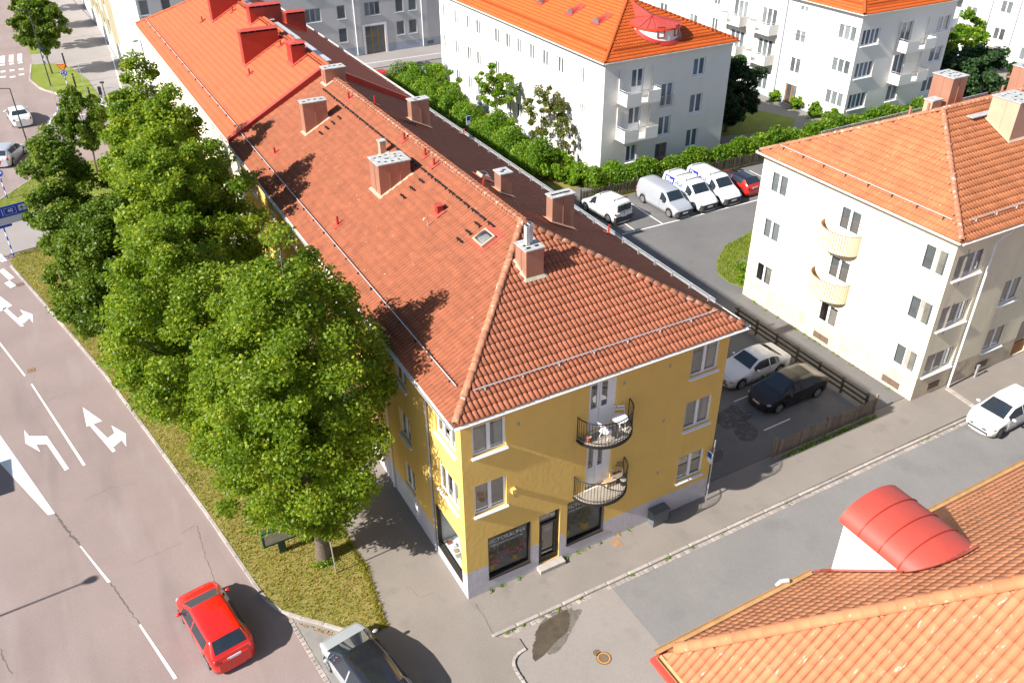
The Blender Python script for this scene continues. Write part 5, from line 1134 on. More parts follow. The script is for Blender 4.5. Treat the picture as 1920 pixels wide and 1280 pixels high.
box_balcony(W1, *fr['S'], 29.62, 32.85, 6.2); box_balcony(W1, *fr['S'], 29.62, 32.85, 3.3); juliet(W1, *fr['S'], 33.75, 35.15, 5.05)
R, w1rf = hip_roof(W1, 28.3, 40.75, 32.8, 62.4, 9.45, 12.25, .35, 'y', 'tile_vivid', 'ridge_vivid', .25, .38, hgt=.045, seg=3, lift=.05)
for k in range(2): MB().tube([(28.9, 33.6, w1rf(28.9, 45) + .15 + .1 * k), (28.9, 61.6, w1rf(28.9, 45) + .15 + .1 * k)], .03, 5).build('snow_guard', 'ridge_vivid', W1); MB().tube([(29.3, 33.35, w1rf(34, 33.35) + .15 + .1 * k), (39.8, 33.35, w1rf(34, 33.35) + .15 + .1 * k)], .03, 5).build('snow_guard', 'ridge_vivid', W1)
for y in (38.3, 42.2, 47.0):     # low eyelid vents
    x = 31.0; z = w1rf(x, y); m = MB(); n = 8
    for k in range(n):
        a0, a1 = math.pi * k / n, math.pi * (k + 1) / n; f = lambda a: (x, y + .42 * math.cos(a), z + .05 + .42 * math.sin(a)); g = lambda a: (x + (.42 * math.sin(a)) / .43 + .15, y + .36 * math.cos(a), z + .08 + .46 * math.sin(a))
        m.poly([f(a0), f(a1), g(a1), g(a0)], 0, True); m.poly([f(a0), f(a1), (x, y, z)], 1)
    for s in (-1, 1): m.poly([(x - .25, y + s * .5, w1rf(x - .25, y) + .09), (x + 1.3, y + s * .5, w1rf(x + 1.3, y) + .09), (x + 1.3, y, w1rf(x + 1.3, y) + .1), (x - .25, y, w1rf(x - .25, y) + .1)], 0)
    m.build('eyelid_vent', ['metal_red_pale', 'glass_far'], W1)
cx, cy, rr = 34.6, 35.1, 1.85; z0, z1 = 9.5, 11.05; dm = MB(); n = 28      # round dormer with a fan-shaped metal roof
for k in range(n): a0, a1 = math.pi + math.pi * k / n, math.pi + math.pi * (k + 1) / n; dm.poly([(cx + rr * math.cos(a0), cy + rr * math.sin(a0), z0), (cx + rr * math.cos(a1), cy + rr * math.sin(a1), z0), (cx + rr * math.cos(a1), cy + rr * math.sin(a1), z1), (cx + rr * math.cos(a0), cy + rr * math.sin(a0), z1)], 0, True)
for s in (-1, 1): dm.poly([(cx + s * rr, cy, z0), (cx + s * rr, cy + 2.2, z0), (cx + s * rr, cy + 2.2, z1), (cx + s * rr, cy, z1)])
D = dm.build('dormer', 'plaster_white', W1); rm = MB(); e = 1.09; ap = (cx, 39.0, 12.22)
rim = [(cx + rr * e * math.cos(math.pi + math.pi * k / n), cy + rr * e * math.sin(math.pi + math.pi * k / n), z1) for k in range(n + 1)]
rim = [(cx - rr * e, cy + 2.6, z1 + .05)] + rim + [(cx + rr * e, cy + 2.6, z1 + .05)]; mid = (cx, cy + .6, z1 + .42)
for a, b in zip(rim[:-1], rim[1:]): rm.poly([a, b, mid]); rm.poly([(a[0], a[1], a[2] - .14), (b[0], b[1], b[2] - .14), b, a], 1)
rm.poly([rim[0], mid, ap]); rm.poly([mid, rim[-1], ap]); rm.build('dormer_roof', ['metal_red_pale', 'sign_orange'], D)
sm = MB()
for k in range(0, len(rim), 3): sm.tube([np.array(rim[k]) + [0, 0, .02], np.array(mid) + [0, 0, .02]], .018, 4)
sm.build('seam', 'metal_red', D)
for a in (math.pi * 1.36, math.pi * 1.62):
    c = np.array([cx + rr * math.cos(a), cy + rr * math.sin(a), 0]); Nn = np.array([math.cos(a), math.sin(a), 0]); U = np.array([-math.sin(a), math.cos(a), 0]); fb = (c + EZ * 10.35, U, EZ, Nn); m = MB(); m.box((-.3, 0, -.05), (-.23, .85, .06), 0, fb); m.box((.23, 0, -.05), (.3, .85, .06), 0, fb); m.box((-.23, .78, -.05), (.23, .85, .06), 0, fb); m.box((-.23, 0, -.05), (.23, .07, .06), 0, fb)
    wv = m.build('dormer_window', 'metal_red', D)
sk = MB(); 
for k in range(n): a0, a1 = math.pi + math.pi * k / n, math.pi + math.pi * (k + 1) / n; f = lambda a, s, u: (cx + rr * s * math.cos(a), cy + rr * s * math.sin(a), max(w1rf(cx + rr * s * math.cos(a), cy + rr * s * math.sin(a)), z0 - .2) + u); sk.poly([f(a0, 1.01, .3), f(a1, 1.01, .3), f(a1, 1.12, .1), f(a0, 1.12, .1)])
sk.build('flashing', 'metal_red', D)
W2 = thing('apartment_building', (55.2, 32.5, 0), 'white apartment block with orange roof edge and clipped ball bushes beside it', 'building')
WW = [(32.95, 35.05, 7.35, 8.65), (32.92, 35.08, 4.45, 5.7), (32.95, 35.1, 1.45, 2.75), (38.7, 40.05, 6.0, 7.1), (38.72, 40.1, 3.1, 4.55), (38.6, 40.05, .05, 2.0), (38.9, 40.0, 8.8, 9.3)] + [(y, y + 2.1, z, z + (1.5 if y > 52 else 2.0)) for y in (42.7, 46.8) for z in (6.3, 3.4, .5)] + [(51.0, 52.0, 4.1, 5.9), (54.3, 55.7, 7.1, 8.5), (54.3, 55.7, 4.2, 5.6), (59.6, 61.0, 4.4, 5.8), (59.6, 61, 7.2, 8.6), (51, 52, 7.2, 8.8)]
WS = [(55.6, 57.8, 7.1, 8.5), (55.6, 57.85, 4.2, 5.6), (55.55, 57.8, 1.35, 2.75), (60.6, 62.1, 6.3, 8.6), (60.6, 62.1, 3.4, 5.7), (60.6, 62.1, 1.35, 2.85), (65.5, 67.2, 7.15, 8.55), (65.5, 67.2, 4.3, 5.75), (65.5, 67.2, 1.4, 2.85)]
fr = block(W2, 55.2, 67.6, 32.5, 66, 9.8, ['plaster_white', 'plinth_blue'], .5, S=WS, W=WW, depth=.2)
for k, q in enumerate(WW): window(W2, *fr['W'], *q, 3 if q[1] - q[0] > 1.8 else 2, far='glass_far', depth=.13, sill=k != 5, frame='door_wood' if k == 5 else 'trim_white', name='entrance_door' if k == 5 else 'window')
for k, q in enumerate(WS): window(W2, *fr['S'], *q, 4 if k < 3 else 2, far='glass_blue', depth=.13)
box_balcony(W2, *fr['S'], 60.3, 64.2, 6.25); box_balcony(W2, *fr['S'], 60.3, 64.2, 3.3); juliet(W2, *fr['W'], 38.6, 40.2, 5.9); juliet(W2, *fr['W'], 50.9, 52.1, 4.05)
for y in (42.2, 46.4):
    for z in (6.25, 3.35): box_balcony(W2, *fr['W'], y, y + 3.1, z)
MB().tube([(55.1, 41.45, .1), (55.1, 41.45, 9.6)], .06, 8).build('downpipe', 'frame_grey', W2)
R, w2rf = hip_roof(W2, 55.2, 67.6, 32.5, 66, 9.95, 12.9, .35, 'y', 'tile_vivid', 'ridge_vivid', .25, .38, hgt=.045, seg=3, lift=.05)
for k in range(2): MB().tube([(55.8, 33.4, w2rf(55.8, 45) + .15 + .1 * k), (55.8, 65, w2rf(55.8, 45) + .15 + .1 * k)], .03, 5).build('snow_guard', 'ridge_vivid', W2); MB().tube([(56, 33.0, w2rf(61, 33.0) + .15 + .1 * k), (66.5, 33.0, w2rf(61, 33.0) + .15 + .1 * k)], .03, 5).build('snow_guard', 'ridge_vivid', W2)
W3 = thing('apartment_building', (84, 20, 0), 'white block in the top right corner with brown entrance door and green balcony', 'building')
WW = [(y, y + 1.5, z, z + 1.35) for y in (22, 26, 30.6, 33.6, 41.2, 45, 49) for z in (7.2, 4.35, 1.5)] + [(37.3, 38.7, z, z + 1.3) for z in (8.6, 5.7, 2.9)] + [(37.2, 38.8, .05, 2.1)]
fr = block(W3, 84, 96, 14, 56, 12, ['plaster_white', 'plinth_grey'], .7, W=WW)
for k, q in enumerate(WW): window(W3, *fr['W'], *q, 2, far='glass_far', sill=k != len(WW) - 1, frame='door_wood' if k == len(WW) - 1 else 'trim_white', name='entrance_door' if k == len(WW) - 1 else 'window')
for z in (6.4, 3.4): box_balcony(W3, *fr['W'], 43.2, 46.4, z, mat='plinth_blue' if z < 5 else 'green_dark', gap=False)
for y in (39.6, 36.4): MB().tube([(83.9, y, .1), (83.9, y, 11.8)], .06, 6).build('downpipe', 'frame_grey', W3)
R, _ = hip_roof(W3, 84, 96, 14, 56, 12.1, 15, .35, 'y', 'tile_vivid', 'ridge_vivid', .3, .4, sides='SW', seg=3)

# --- grey block across the north street
GB = thing('apartment_building', (1.6, 78, 0), 'grey rendered block with ochre framed entrance across the far street', 'building')
GS = [(25.75, 28.15, .02, 3.15)] + [(x, x + 1.0, 1.75, 3.3) for x in (22.55, 29.7, 31.3, 18.9, 14.0, 37, 40, 44)] + [(x, x + w_, z, z + 1.45) for z in (4.35, 7.1, 9.9) for x, w_ in ((18.85, 1.85), (22.6, 1.0), (25.9, 1.9), (31.4, 1.0), (29.75, .95), (12.5, 1.8), (8.5, 1.0), (4.0, .95), (1.85, .9), (36, 1.8), (40, 1), (44, 1.8))] + [(33.5, 34.5, .15, .65), (1.85, 3.2, 2.0, 3.25)]
fr = block(GB, 1.6, 60, 78, 90, 12.5, ['plaster_grey', 'plinth_blue'], .95, S=GS, depth=.12)
for k, q in enumerate(GS): window(GB, *fr['S'], *q, 3 if (k == 0 or q[1] - q[0] > 1.5) else 1, far='glass_far', frame='frame_ochre' if k == 0 else 'frame_grey', sill=k > 0, sillmat='frame_grey', depth=.09, transom=2.0 if k == 0 else None, name='entrance_door' if k == 0 else 'window')
m = MB(); fb = (np.array([0, 78, 0.]), EX, EZ, -EY); m.box((25.45, 0, .002), (25.72, 3.4, .06), 0, fb); m.box((28.18, 0, .002), (28.45, 3.4, .06), 0, fb); m.box((25.72, 3.18, .002), (28.18, 3.4, .06), 0, fb); m.build('door_surround', 'trim_white', GB)
for x in (24.6, 33.0): MB().tube([(x, 77.9, .1), (x, 77.9, 12.4)], .06, 8).build('downpipe', 'trim_white', GB)
wm = MB(); WG = [(y, y + 1.1, z, z + 1.5) for y in (87.2, 92, 96.8, 101.6, 107, 112, 117) for z in (4.3, 7.1, 9.9)]
wall_face(wm, np.array([-.2, 82.4, 0]), EY, -EX, 60, 12.5, [(a - 82.4, b - 82.4, c, d) for a, b, c, d in WG], .12, 1.3); wm.poly([(1.6, 78, 0), (1.6, 78, 12.5), (.3, 79.3, 12.5), (.3, 79.3, 0)]); wm.poly([(.3, 79.3, 0), (.3, 79.3, 12.5), (-.2, 82.4, 12.5), (-.2, 82.4, 0)])
wm.poly([(1.6, 78, 12.5), (60, 78, 12.5), (60, 90, 12.5), (12, 90, 12.5), (12, 142, 12.5), (-.2, 142, 12.5), (-.2, 82.4, 12.5), (.3, 79.3, 12.5)], 1)
wm.build('west_wall', ['plaster_white_b', 'plaster_white'], GB)
for q in WG: window(GB, np.array([-.2, 0., 0]), EY, -EX, *q, 1, far='glass_far', frame='frame_grey', sillmat='trim_white')
for y in (84.2, 89, 93.8, 98.6, 104, 109, 114):
    b = MB().box((-.75, y, 3.2), (-.202, y + 2.1, 12.3)).build('bay', 'bay_cream', GB)
    for z in (4.3, 7.1, 9.9):
        w_ = MB().box((-.765, y + .3, z), (-.752, y + 1.8, z + 1.4)).build('bay_window', 'frame_grey', b)
        for d in (.36, 1.1): MB().box((-.772, y + d, z + .07), (-.767, y + d + .6, z + 1.33)).build('bay_pane', 'glass_far', b)
        MB().box((-.765, y + .25, z + 1.55), (-.752, y + 1.85, z + 2.6)).build('bay_panel', 'bay_cream', b)
MB().tube([(-.3, 82.0, .1), (-.3, 82.0, 12.3)], .06, 8).build('downpipe', 'trim_white', GB)
# ------------------------------------------------------------------ trees, hedges, shrubs
LG = 'linden trees on the verge'
tree('linden_tree', 'big leafy linden nearest the camera, in front of the yellow corner', (-4.3, 4.9), 13.9, 3.7, 3.8, 1.3, nleaf=122000, nclump=400, seed=3, group=LG, off=(-.2, .5), tr=.27, rc=.68, ls=.112)
tree('linden_tree', 'broad linden overhanging the kerb, second from the camera', (-6.3, 13.6), 12.4, 3.3, 3.8, 2.2, nleaf=84000, nclump=310, seed=4, group=LG, off=(-.6, .2), tr=.25, rc=.68, ls=.12)
tree('linden_tree', 'tall linden beside the yellow facade, behind the nearest two', (-4.6, 21.0), 14.6, 3.5, 4.1, 2.8, nleaf=88000, nclump=320, seed=5, group=LG, off=(-.3, 0), tr=.25, rc=.62, ls=.135)
tree('linden_tree', 'darker linden reaching furthest over the road lane arrows', (-9.0, 22.0), 10.6, 2.8, 3.1, 2.0, nleaf=56000, nclump=220, rc=.6, seed=6, group=LG, tr=.22, mat='leaf_street', off=(.3, 0), ls=.135)
tree('linden_tree', 'tallest linden, farthest along the facade before the red roof', (-4.4, 28.6), 15.0, 3.0, 3.3, 3.0, nleaf=60000, nclump=220, rc=.6, seed=7, group=LG, tr=.24, off=(-.2, 0), ls=.145)
tree('linden_tree', 'dark linden by the blue direction sign at the left edge', (-9.7, 30.5), 11.2, 2.3, 2.7, 2.2, nleaf=36000, nclump=150, rc=.6, seed=8, group=LG, tr=.2, mat='leaf_street', ls=.145)
tree('linden_tree', 'small linden partly hidden behind the others against the cream facade', (-3.2, 34.5), 10.5, 2.3, 2.6, 3.0, nleaf=13000, nclump=45, seed=9, group=LG, tr=.16)
SG = 'small street trees at the roundabout'
tree('street_tree', 'small round street tree on the verge left of the tall lindens', (-7.0, 55.0), 7.0, 2.1, 2.1, 2.0, 'leaf_street', 15000, 110, .17, 21, .42, .09, SG)
tree('street_tree', 'street tree on the round grass island with the yellow warning sign', (-7.6, 88.1), 7.8, 2.9, 2.4, 2.6, 'leaf_street', 14000, 110, .22, 22, .5, .1, SG)
tree('street_tree', 'middle of the three trees in the row by the crossing', (-7.4, 100.0), 7.8, 2.5, 2.3, 2.0, 'leaf_street', 13000, 110, .24, 23, .5, .1, SG)
tree('street_tree', 'topmost street tree in the row at the picture edge', (-6.9, 111.5), 8.0, 2.4, 2.3, 2.2, 'leaf_street', 12000, 110, .26, 24, .5, .1, SG)
tree('street_tree', 'street tree cut off by the top edge of the picture', (-6.9, 123), 8.0, 2.4, 2.3, 2.2, 'leaf_street', 6000, 40, .3, 25, .6, .1, SG)
tree('garden_tree', 'dark dense tree at the right corner of the white block with the round dormer', (44.6, 36.4), 6.9, 3.0, 2.8, .9, 'leaf_dark', 20000, 70, .2, 31, .65, .16)
bush('lilac_bush', 'bright green shrub crown behind the dark tree at the white block', (46.6, 39.2), 2.5, 2.4, 3.2, 'leaf_hedge', 9000, 45, .2, 32, .55)
tree('rowan_tree', 'slender yellow green rowan against the white wall', (26.3, 46.8), 6.3, 1.9, 2.1, 2.3, 'leaf_hedge', 5200, 42, .17, 33, .42, .07, nl=16)
tree('rowan_tree', 'thin rowan with reddish berries and sparse leaves at the white wall', (26.6, 39.0), 6.4, 1.9, 2.2, 2.0, 'leaf_rowan', 4200, 45, .15, 34, .40, .07, nl=22)
tree('rowan_tree', 'sparse rowan nearest the corner of the white block with round dormer', (27.2, 36.6), 4.4, .9, 1.2, 1.2, 'leaf_rowan', 1200, 22, .14, 35, .3, .05, nl=10)
hedge_run('hedge', 'tall loose mixed hedge behind the yellow building, along the white block', [(23.6, 63.2), (23.7, 55), (23.9, 47), (24.1, 40), (24.4, 34.5)], 2.8, 2.5, 'leaf_hedge', 380, .14, 3, wob=.3)
hedge_run('hedge', 'clipped leafy hedge behind the parked vans', [(26.2, 31.2), (31, 30.5), (36, 30.3), (42, 30.2)], 1.5, 1.75, 'leaf_hedge', 420, .15, 5, wob=.18)
hedge_run('hedge', 'bushy hedge running right of the red parked car to the cream roof', [(42, 30.2), (49, 29.9), (62, 29.6)], 1.7, 1.9, 'leaf_hedge', 300, .17, 6, wob=.2)
hedge_run('hedge', 'rounded clipped shrub row beside the dark car on the far street', [(24.3, 62.6), (28.0, 61.6)], 2.6, 2.5, 'leaf_hedge', 320, .17, 7, wob=.1)
for k, (c, r, m_, l) in enumerate((((24.5, 53.2), (1.9, 1.9, 2.1), 'leaf_hedge', 'round maple shrub in the middle of the hedge row'), ((24.9, 42.7), (1.6, 1.9, 1.7), 'leaf_lime', 'yellow green shrub in front of the rowan'), ((25.3, 35.0), (1.6, 1.7, 1.1), 'leaf_lime', 'bright lime juniper at the end of the hedge row'), ((26.2, 32.9), (1.1, 1.0, .85), 'leaf_lime', 'small lime bush by the corner of the white block'), ((24.3, 58.4), (1.5, 1.8, 1.7), 'leaf_hedge', 'dark green shrub below the white block steps'), ((28.6, 31.6), (.9, .8, .9), 'leaf_lime', 'light green shrub over the picket fence by the small white van'))):
    bush('garden_shrub', l, c, *r, mat=m_, nleaf=5200, nclump=40, ls=.16, seed=50 + k, rc=.45)
bush('garden_shrub', 'leafy shrub beside the lawn at the cream house corner', (27.2, 13.9), .75, 1.1, .65, 'leaf_lime', 2200, 26, .13, 61, .3)
for k, (p, l) in enumerate((((54.95, 40.9), 'clipped ball bush left of the white block door'), ((55.0, 38.0), 'clipped ball bush right of the white block door'), ((54.75, 35.5), 'second clipped ball bush from the block corner'), ((54.55, 33.1), 'largest clipped ball bush at the block corner'))):
    bush('ball_bush', l, p, .62 + .09 * k, .62 + .09 * k, .55 + .07 * k, 'leaf_lime', 2600, 60, .12, 70 + k, .2, 'clipped balls by the white block')
bush('conifer_bush', 'large rounded grey green conifer at the top right', (73.5, 32.5), 3.6, 3.4, 2.4, 'leaf_conifer', 14000, 80, .26, 81, .7)
bush('conifer_bush', 'dark conifer against the right corner of the white block', (70.2, 33.6), 2.2, 2.2, 2.2, 'leaf_dark', 7000, 50, .26, 82, .6)
bush('lilac_bush', 'tall bright shrub in front of the top right block', (77.0, 38.4), 3.6, 3.2, 3.3, 'leaf_hedge', 10000, 55, .3, 83, .7)
bush('garden_shrub', 'small green shrub below the top right windows', (79.8, 31.0), 1.4, 1.4, .9, 'leaf_lime', 2500, 26, .22, 84, .45)
hedge_run('flower_bed', 'rough green bed along the hedge before the white block', [(55.6, 31.9), (70, 31.2)], 1.2, .6, 'leaf_hedge', 260, .16, 9, cat='flower bed', wob=.35)
def weeds(label, path, n, s, seed, mat='leaf_lime', z=.0):
    rg = np.random.default_rng(seed); P = [np.array(p, float) for p in path]; pts = []
    for _ in range(n):
        k = rg.integers(0, len(P) - 1); c = P[k] + (P[k + 1] - P[k]) * rg.random(); m = rg.integers(5, 22); pts.append(np.stack([c[0] + rg.normal(0, .06, m), c[1] + rg.normal(0, .05, m), z + np.abs(rg.normal(0, s, m))], 1))
    pts = np.concatenate(pts); V, F = leaf_quads(pts, .06, np.tile([0, 0, .7], (len(pts), 1))); o = fastmesh('weeds', V, F, mat, None, rnd=np.repeat(rg.random(len(pts)), 2), origin=(P[0][0], P[0][1], z)); setp(o, label, 'weeds', kind='stuff')
weeds('small weeds along the foot of the yellow building', [(.6, -.07), (2.2, -.07), (5.5, -.06), (8, -.06)], 14, .05, 1); weeds('weeds growing along the picket fence foot', [(16.6, .2), (20, .18), (23.3, .25)], 90, .12, 2, 'leaf_hedge'); weeds('weeds in the joints of the street kerb', [(.3, -2.12), (12, -2.15), (30, -2.2)], 26, .02, 3, z=-.02); weeds('weeds along the cream house wall', [(25.75, 12), (25.75, 1)], 18, .06, 4); weeds('tuft of light leaves round the trunk of the nearest linden', [(-4.75, 4.6), (-4.35, 4.4), (-4.0, 4.55)], 46, .13, 5)
# ------------------------------------------------------------------ vehicles
def interp(x, pts):
    xs = [p[0] for p in pts]; ys = [p[1] for p in pts]; return float(np.interp(x, xs, ys))
def smooth_interp(x, pts, k=.02):
    return sum(interp(min(1, max(0, x + d * k)), pts) * w_ for d, w_ in ((-1, .25), (0, .5), (1, .25)))
HATCH = dict(top=[(0, .60), (.02, .72), (.09, .84), (.19, .98), (.395, 1.42), (.56, 1.475), (.86, 1.42), (.965, 1.04), (.99, .96), (1, .65)], belt=[(0, .55), (.09, .78), (.19, .91), (.6, .96), (.85, 1.02), (1, .93)], ws=(.198, .388), rw=(.868, .962), side=[(.265, .52), (.535, .83)], wheel=(.18, .825), L=4.06, W=1.74)
COUPE = dict(top=[(0, .55), (.02, .66), (.12, .80), (.30, .93), (.46, 1.36), (.58, 1.40), (.70, 1.36), (.86, 1.03), (.97, .99), (1, .70)], belt=[(0, .5), (.12, .74), (.30, .87), (.6, .90), (.85, .95), (1, .9)], ws=(.315, .455), rw=(.72, .855), side=[(.36, .60), (.615, .76)], wheel=(.175, .79), L=4.37, W=1.75)
SEDAN = dict(top=[(0, .55), (.02, .68), (.12, .82), (.28, .97), (.43, 1.40), (.58, 1.45), (.72, 1.40), (.87, 1.08), (.98, 1.04), (1, .70)], belt=[(0, .5), (.12, .76), (.28, .91), (.6, .95), (.85, 1.0), (1, .95)], ws=(.295, .425), rw=(.735, .865), side=[(.33, .52), (.535, .72)], wheel=(.18, .80), L=4.6, W=1.82)
VAN = dict(top=[(0, .62), (.02, .80), (.09, .98), (.20, 1.16), (.345, 1.80), (.42, 1.88), (.9, 1.90), (.975, 1.84), (1, 1.05)], belt=[(0, .6), (.1, .9), (.2, 1.05), (.4, 1.12), (.9, 1.15), (1, 1.1)], ws=(.215, .335), rw=None, side=[(.26, .40)], wheel=(.18, .80), L=4.85, W=1.9)
CADDY = dict(top=[(0, .60), (.02, .76), (.10, .92), (.21, 1.06), (.34, 1.66), (.42, 1.76), (.9, 1.80), (.975, 1.74), (1, .95)], belt=[(0, .55), (.1, .85), (.21, .98), (.4, 1.04), (.9, 1.08), (1, 1.0)], ws=(.222, .335), rw=None, side=[(.27, .41)], wheel=(.18, .81), L=4.88, W=1.79)
PARTNER = dict(top=[(0, .55), (.02, .70), (.12, .86), (.25, 1.0), (.38, 1.62), (.46, 1.72), (.88, 1.78), (.97, 1.70), (1, .85)], belt=[(0, .5), (.12, .78), (.25, .93), (.5, 1.0), (.9, 1.02), (1, .95)], ws=(.265, .375), rw=(.975, .992), side=[(.30, .45)], wheel=(.17, .80), L=4.1, W=1.72)
MODERN = dict(top=[(0, .60), (.02, .74), (.07, .86), (.165, .99), (.36, 1.44), (.55, 1.52), (.84, 1.46), (.95, 1.12), (.985, 1.0), (1, .7)], belt=[(0, .55), (.07, .8), (.165, .92), (.6, .98), (1, 1.0)], ws=(.172, .352), rw=(.845, .945), side=[(.215, .50), (.515, .80)], wheel=(.18, .81), L=4.5, W=1.84)
FASTBACK = dict(top=[(0, .60), (.02, .72), (.09, .85), (.22, 1.0), (.41, 1.43), (.55, 1.485), (.74, 1.43), (.90, 1.14), (.97, 1.04), (1, .70)], belt=[(0, .55), (.09, .78), (.22, .92), (.6, .96), (.85, 1.02), (1, .95)], ws=(.228, .405), rw=(.765, .895), side=[(.275, .50), (.515, .745)], wheel=(.18, .81), L=4.3, W=1.78)
SUV = dict(top=[(0, .65), (.02, .82), (.12, .98), (.27, 1.12), (.42, 1.62), (.6, 1.68), (.88, 1.60), (.96, 1.2), (1, .8)], belt=[(0, .6), (.12, .9), (.27, 1.04), (.6, 1.1), (1, 1.1)], ws=(.28, .41), rw=(.885, .955), side=[(.31, .53), (.55, .85)], wheel=(.18, .81), L=4.65, W=1.88)
def car(name, label, spec, paint, px, py, ang, roofmat=None, group=None, cat='car', rails=0, scale=1.0, lower=None, parts=None, steer=0.0, grille=True, zg=0.0):
    """vehicle pointing along +X locally, origin under its middle; ang = heading in degrees"""
    t = thing(name, (0, 0, 0), label, cat, group); L, W = spec['L'] * scale, spec['W'] / 2; wx = spec['wheel']; wr = .315 if spec['top'][5][1] < 1.6 else .325
    xs = set(np.linspace(0, 1, 73).tolist()) | {.004, .012, .03, .985, .996}
    for a in list(spec['ws']) + (list(spec['rw']) if spec['rw'] else []) + [q for s in spec['side'] for q in s]: xs.add(a)
    for w_ in wx:
        for k in np.linspace(-1, 1, 13): xs.add(w_ + k * (wr + .06) / L)
    xs = sorted(x for x in xs if 0 <= x <= 1); rings = []
    plan = [(0, .56), (.008, .70), (.03, .83), (.07, .92), (.14, .975), (.3, 1.0), (.8, 1.0), (.92, .97), (.965, .92), (.99, .82), (1, .70)] if spec['top'][5][1] < 1.6 else [(0, .66), (.01, .78), (.04, .89), (.12, .97), (.3, 1.0), (.85, 1.0), (.95, .985), (.99, .95), (1, .90)]
    for x in xs:
        zt = smooth_interp(x, spec['top'], .012); hw = W * interp(x, plan); zb = min(interp(x, spec['belt']), zt - .05); cab = max(0, min(1, (zt - zb - .06) / .42))
        wroof = hw * (.90 - .17 * cab) * (1 - .10 * cab * min(1, abs(x - .58) / .34) ** 2) if L < 4.8 and spec['top'][5][1] < 1.6 else hw * (.90 - .09 * cab)
        zbot = .20
        for w_ in wx:
            dd = abs(x - w_) * L
            if dd < wr + .06: zbot = max(zbot, math.sqrt((wr + .06) ** 2 - dd ** 2) + wr - .0)
        zbot = min(zbot, zb - .06); ze = zb + (zt - zb) * .86; zg = zb + (ze - zb) * .88
        hs = [(0, .16), (hw - .27, .16), (hw - .27, zbot), (hw * .965, zbot), (hw, max(.5, zbot + .03) if zb > .6 else (zbot + zb) / 2), (hw * .985, zb), (hw * .985 + (wroof - hw * .985) * .88, zg), (wroof, ze), (wroof * .86, zt - (zt - ze) * .30), (wroof * .5, zt - .012 * cab), (0, zt)]
        X = L / 2 - x * L - (0.0)
        rings.append([(X, y, z) for y, z in hs] + [(X, -y, z) for y, z in hs[-2:0:-1]])
    n = len(rings[0]); body = MB(); gl = dict(windshield=MB(), rear_window=MB(), side_window=MB(), **{'side_window_%d' % i: MB() for i in range(9)}); roof = MB(); bump = MB()
    for i in range(len(xs) - 1):
        xc = (xs[i] + xs[i + 1]) / 2
        for k in range(n):
            k2 = (k + 1) % n; q = [rings[i][k], rings[i][k2], rings[i + 1][k2], rings[i + 1][k]]; kk = k if k < 10 else n - 1 - k
            tgt = body
            if kk == 5 and any(a < xc < b for a, b in spec['side']): tgt = gl['side_window_%d' % ([a < xc < b for a, b in spec['side']].index(True) * 2 + (k < 10))]
            elif kk in (8, 9) and spec['ws'][0] < xc < spec['ws'][1]: tgt = gl['windshield']
            elif kk in (8, 9) and spec['rw'] and spec['rw'][0] < xc < spec['rw'][1]: tgt = gl['rear_window']
            elif roofmat and kk >= 6 and spec['ws'][0] < xc < (spec['rw'][1] if spec['rw'] else 1): tgt = roof
            elif lower and kk in (2, 3) and (xc < .05 or xc > .985): tgt = bump
            tgt.poly(q, 0, kk >= 3)
    body.poly(rings[0][::-1] if False else rings[0]); body.poly(rings[-1][::-1])
    def fin(m, nme, mat):
        if not m.v: return None
        V = np.round(np.array(m.v), 5); u, inv = np.unique(V, axis=0, return_inverse=True); inv = inv.ravel(); m.v = u.tolist(); fs = []; sm = []
        for f, s in zip(m.f, m.sm):
            g = []
            for i in f:
                j = int(inv[i])
                if j not in g: g.append(j)
            if len(g) > 2: fs.append(tuple(g)); sm.append(s)
        m.f = fs; m.sm = sm; m.m = [0] * len(fs); return m.build(nme, mat, t)
    b = fin(body, 'body', paint); fin(roof, 'roof_panel', roofmat or paint); fin(bump, 'bumper', lower or paint)
    for k_, m in gl.items(): fin(m, 'side_window' if k_.startswith('side') else k_, 'car_glass')
    for w_ in wx:
        for s in (-1, 1):
            X = L / 2 - w_ * L; Y = s * (W - .11); ty = MB().tube([(0, -.10, 0), (0, -.085, 0), (0, .085, 0), (0, .10, 0)], [wr - .03, wr, wr, wr - .03], 24)
            st = steer if w_ < .5 else 0
            R_ = lambda p: (p[0] * math.cos(st) - p[1] * math.sin(st) + X, p[0] * math.sin(st) + p[1] * math.cos(st) + Y, p[2] + wr)
            ty.v = [R_(p) for p in ty.v]; wh = ty.build('wheel', 'tyre', t); rm = MB().tube([(0, s * .085, 0), (0, s * .104, 0)], wr * .22, 12)
            for k in range(6):
                a = 2 * math.pi * k / 6; c_, s_ = math.cos(a), math.sin(a); u = np.array([c_, 0, s_]); v = np.array([-s_, 0, c_]); rm.poly([u * wr * .1 - v * .035 + [0, s * .104, 0], u * wr * .66 - v * .045 + [0, s * .104, 0], u * wr * .66 + v * .045 + [0, s * .104, 0], u * wr * .1 + v * .035 + [0, s * .104, 0]])
            for k in range(20):
                a0, a1 = 2 * math.pi * k / 20, 2 * math.pi * (k + 1) / 20; f = lambda a, r: (r * math.cos(a), s * .106, r * math.sin(a)); rm.poly([f(a0, wr * .60), f(a1, wr * .60), f(a1, wr * .70), f(a0, wr * .70)])
            rm.v = [R_(p) for p in rm.v]; rm.build('rim', 'rim', wh)
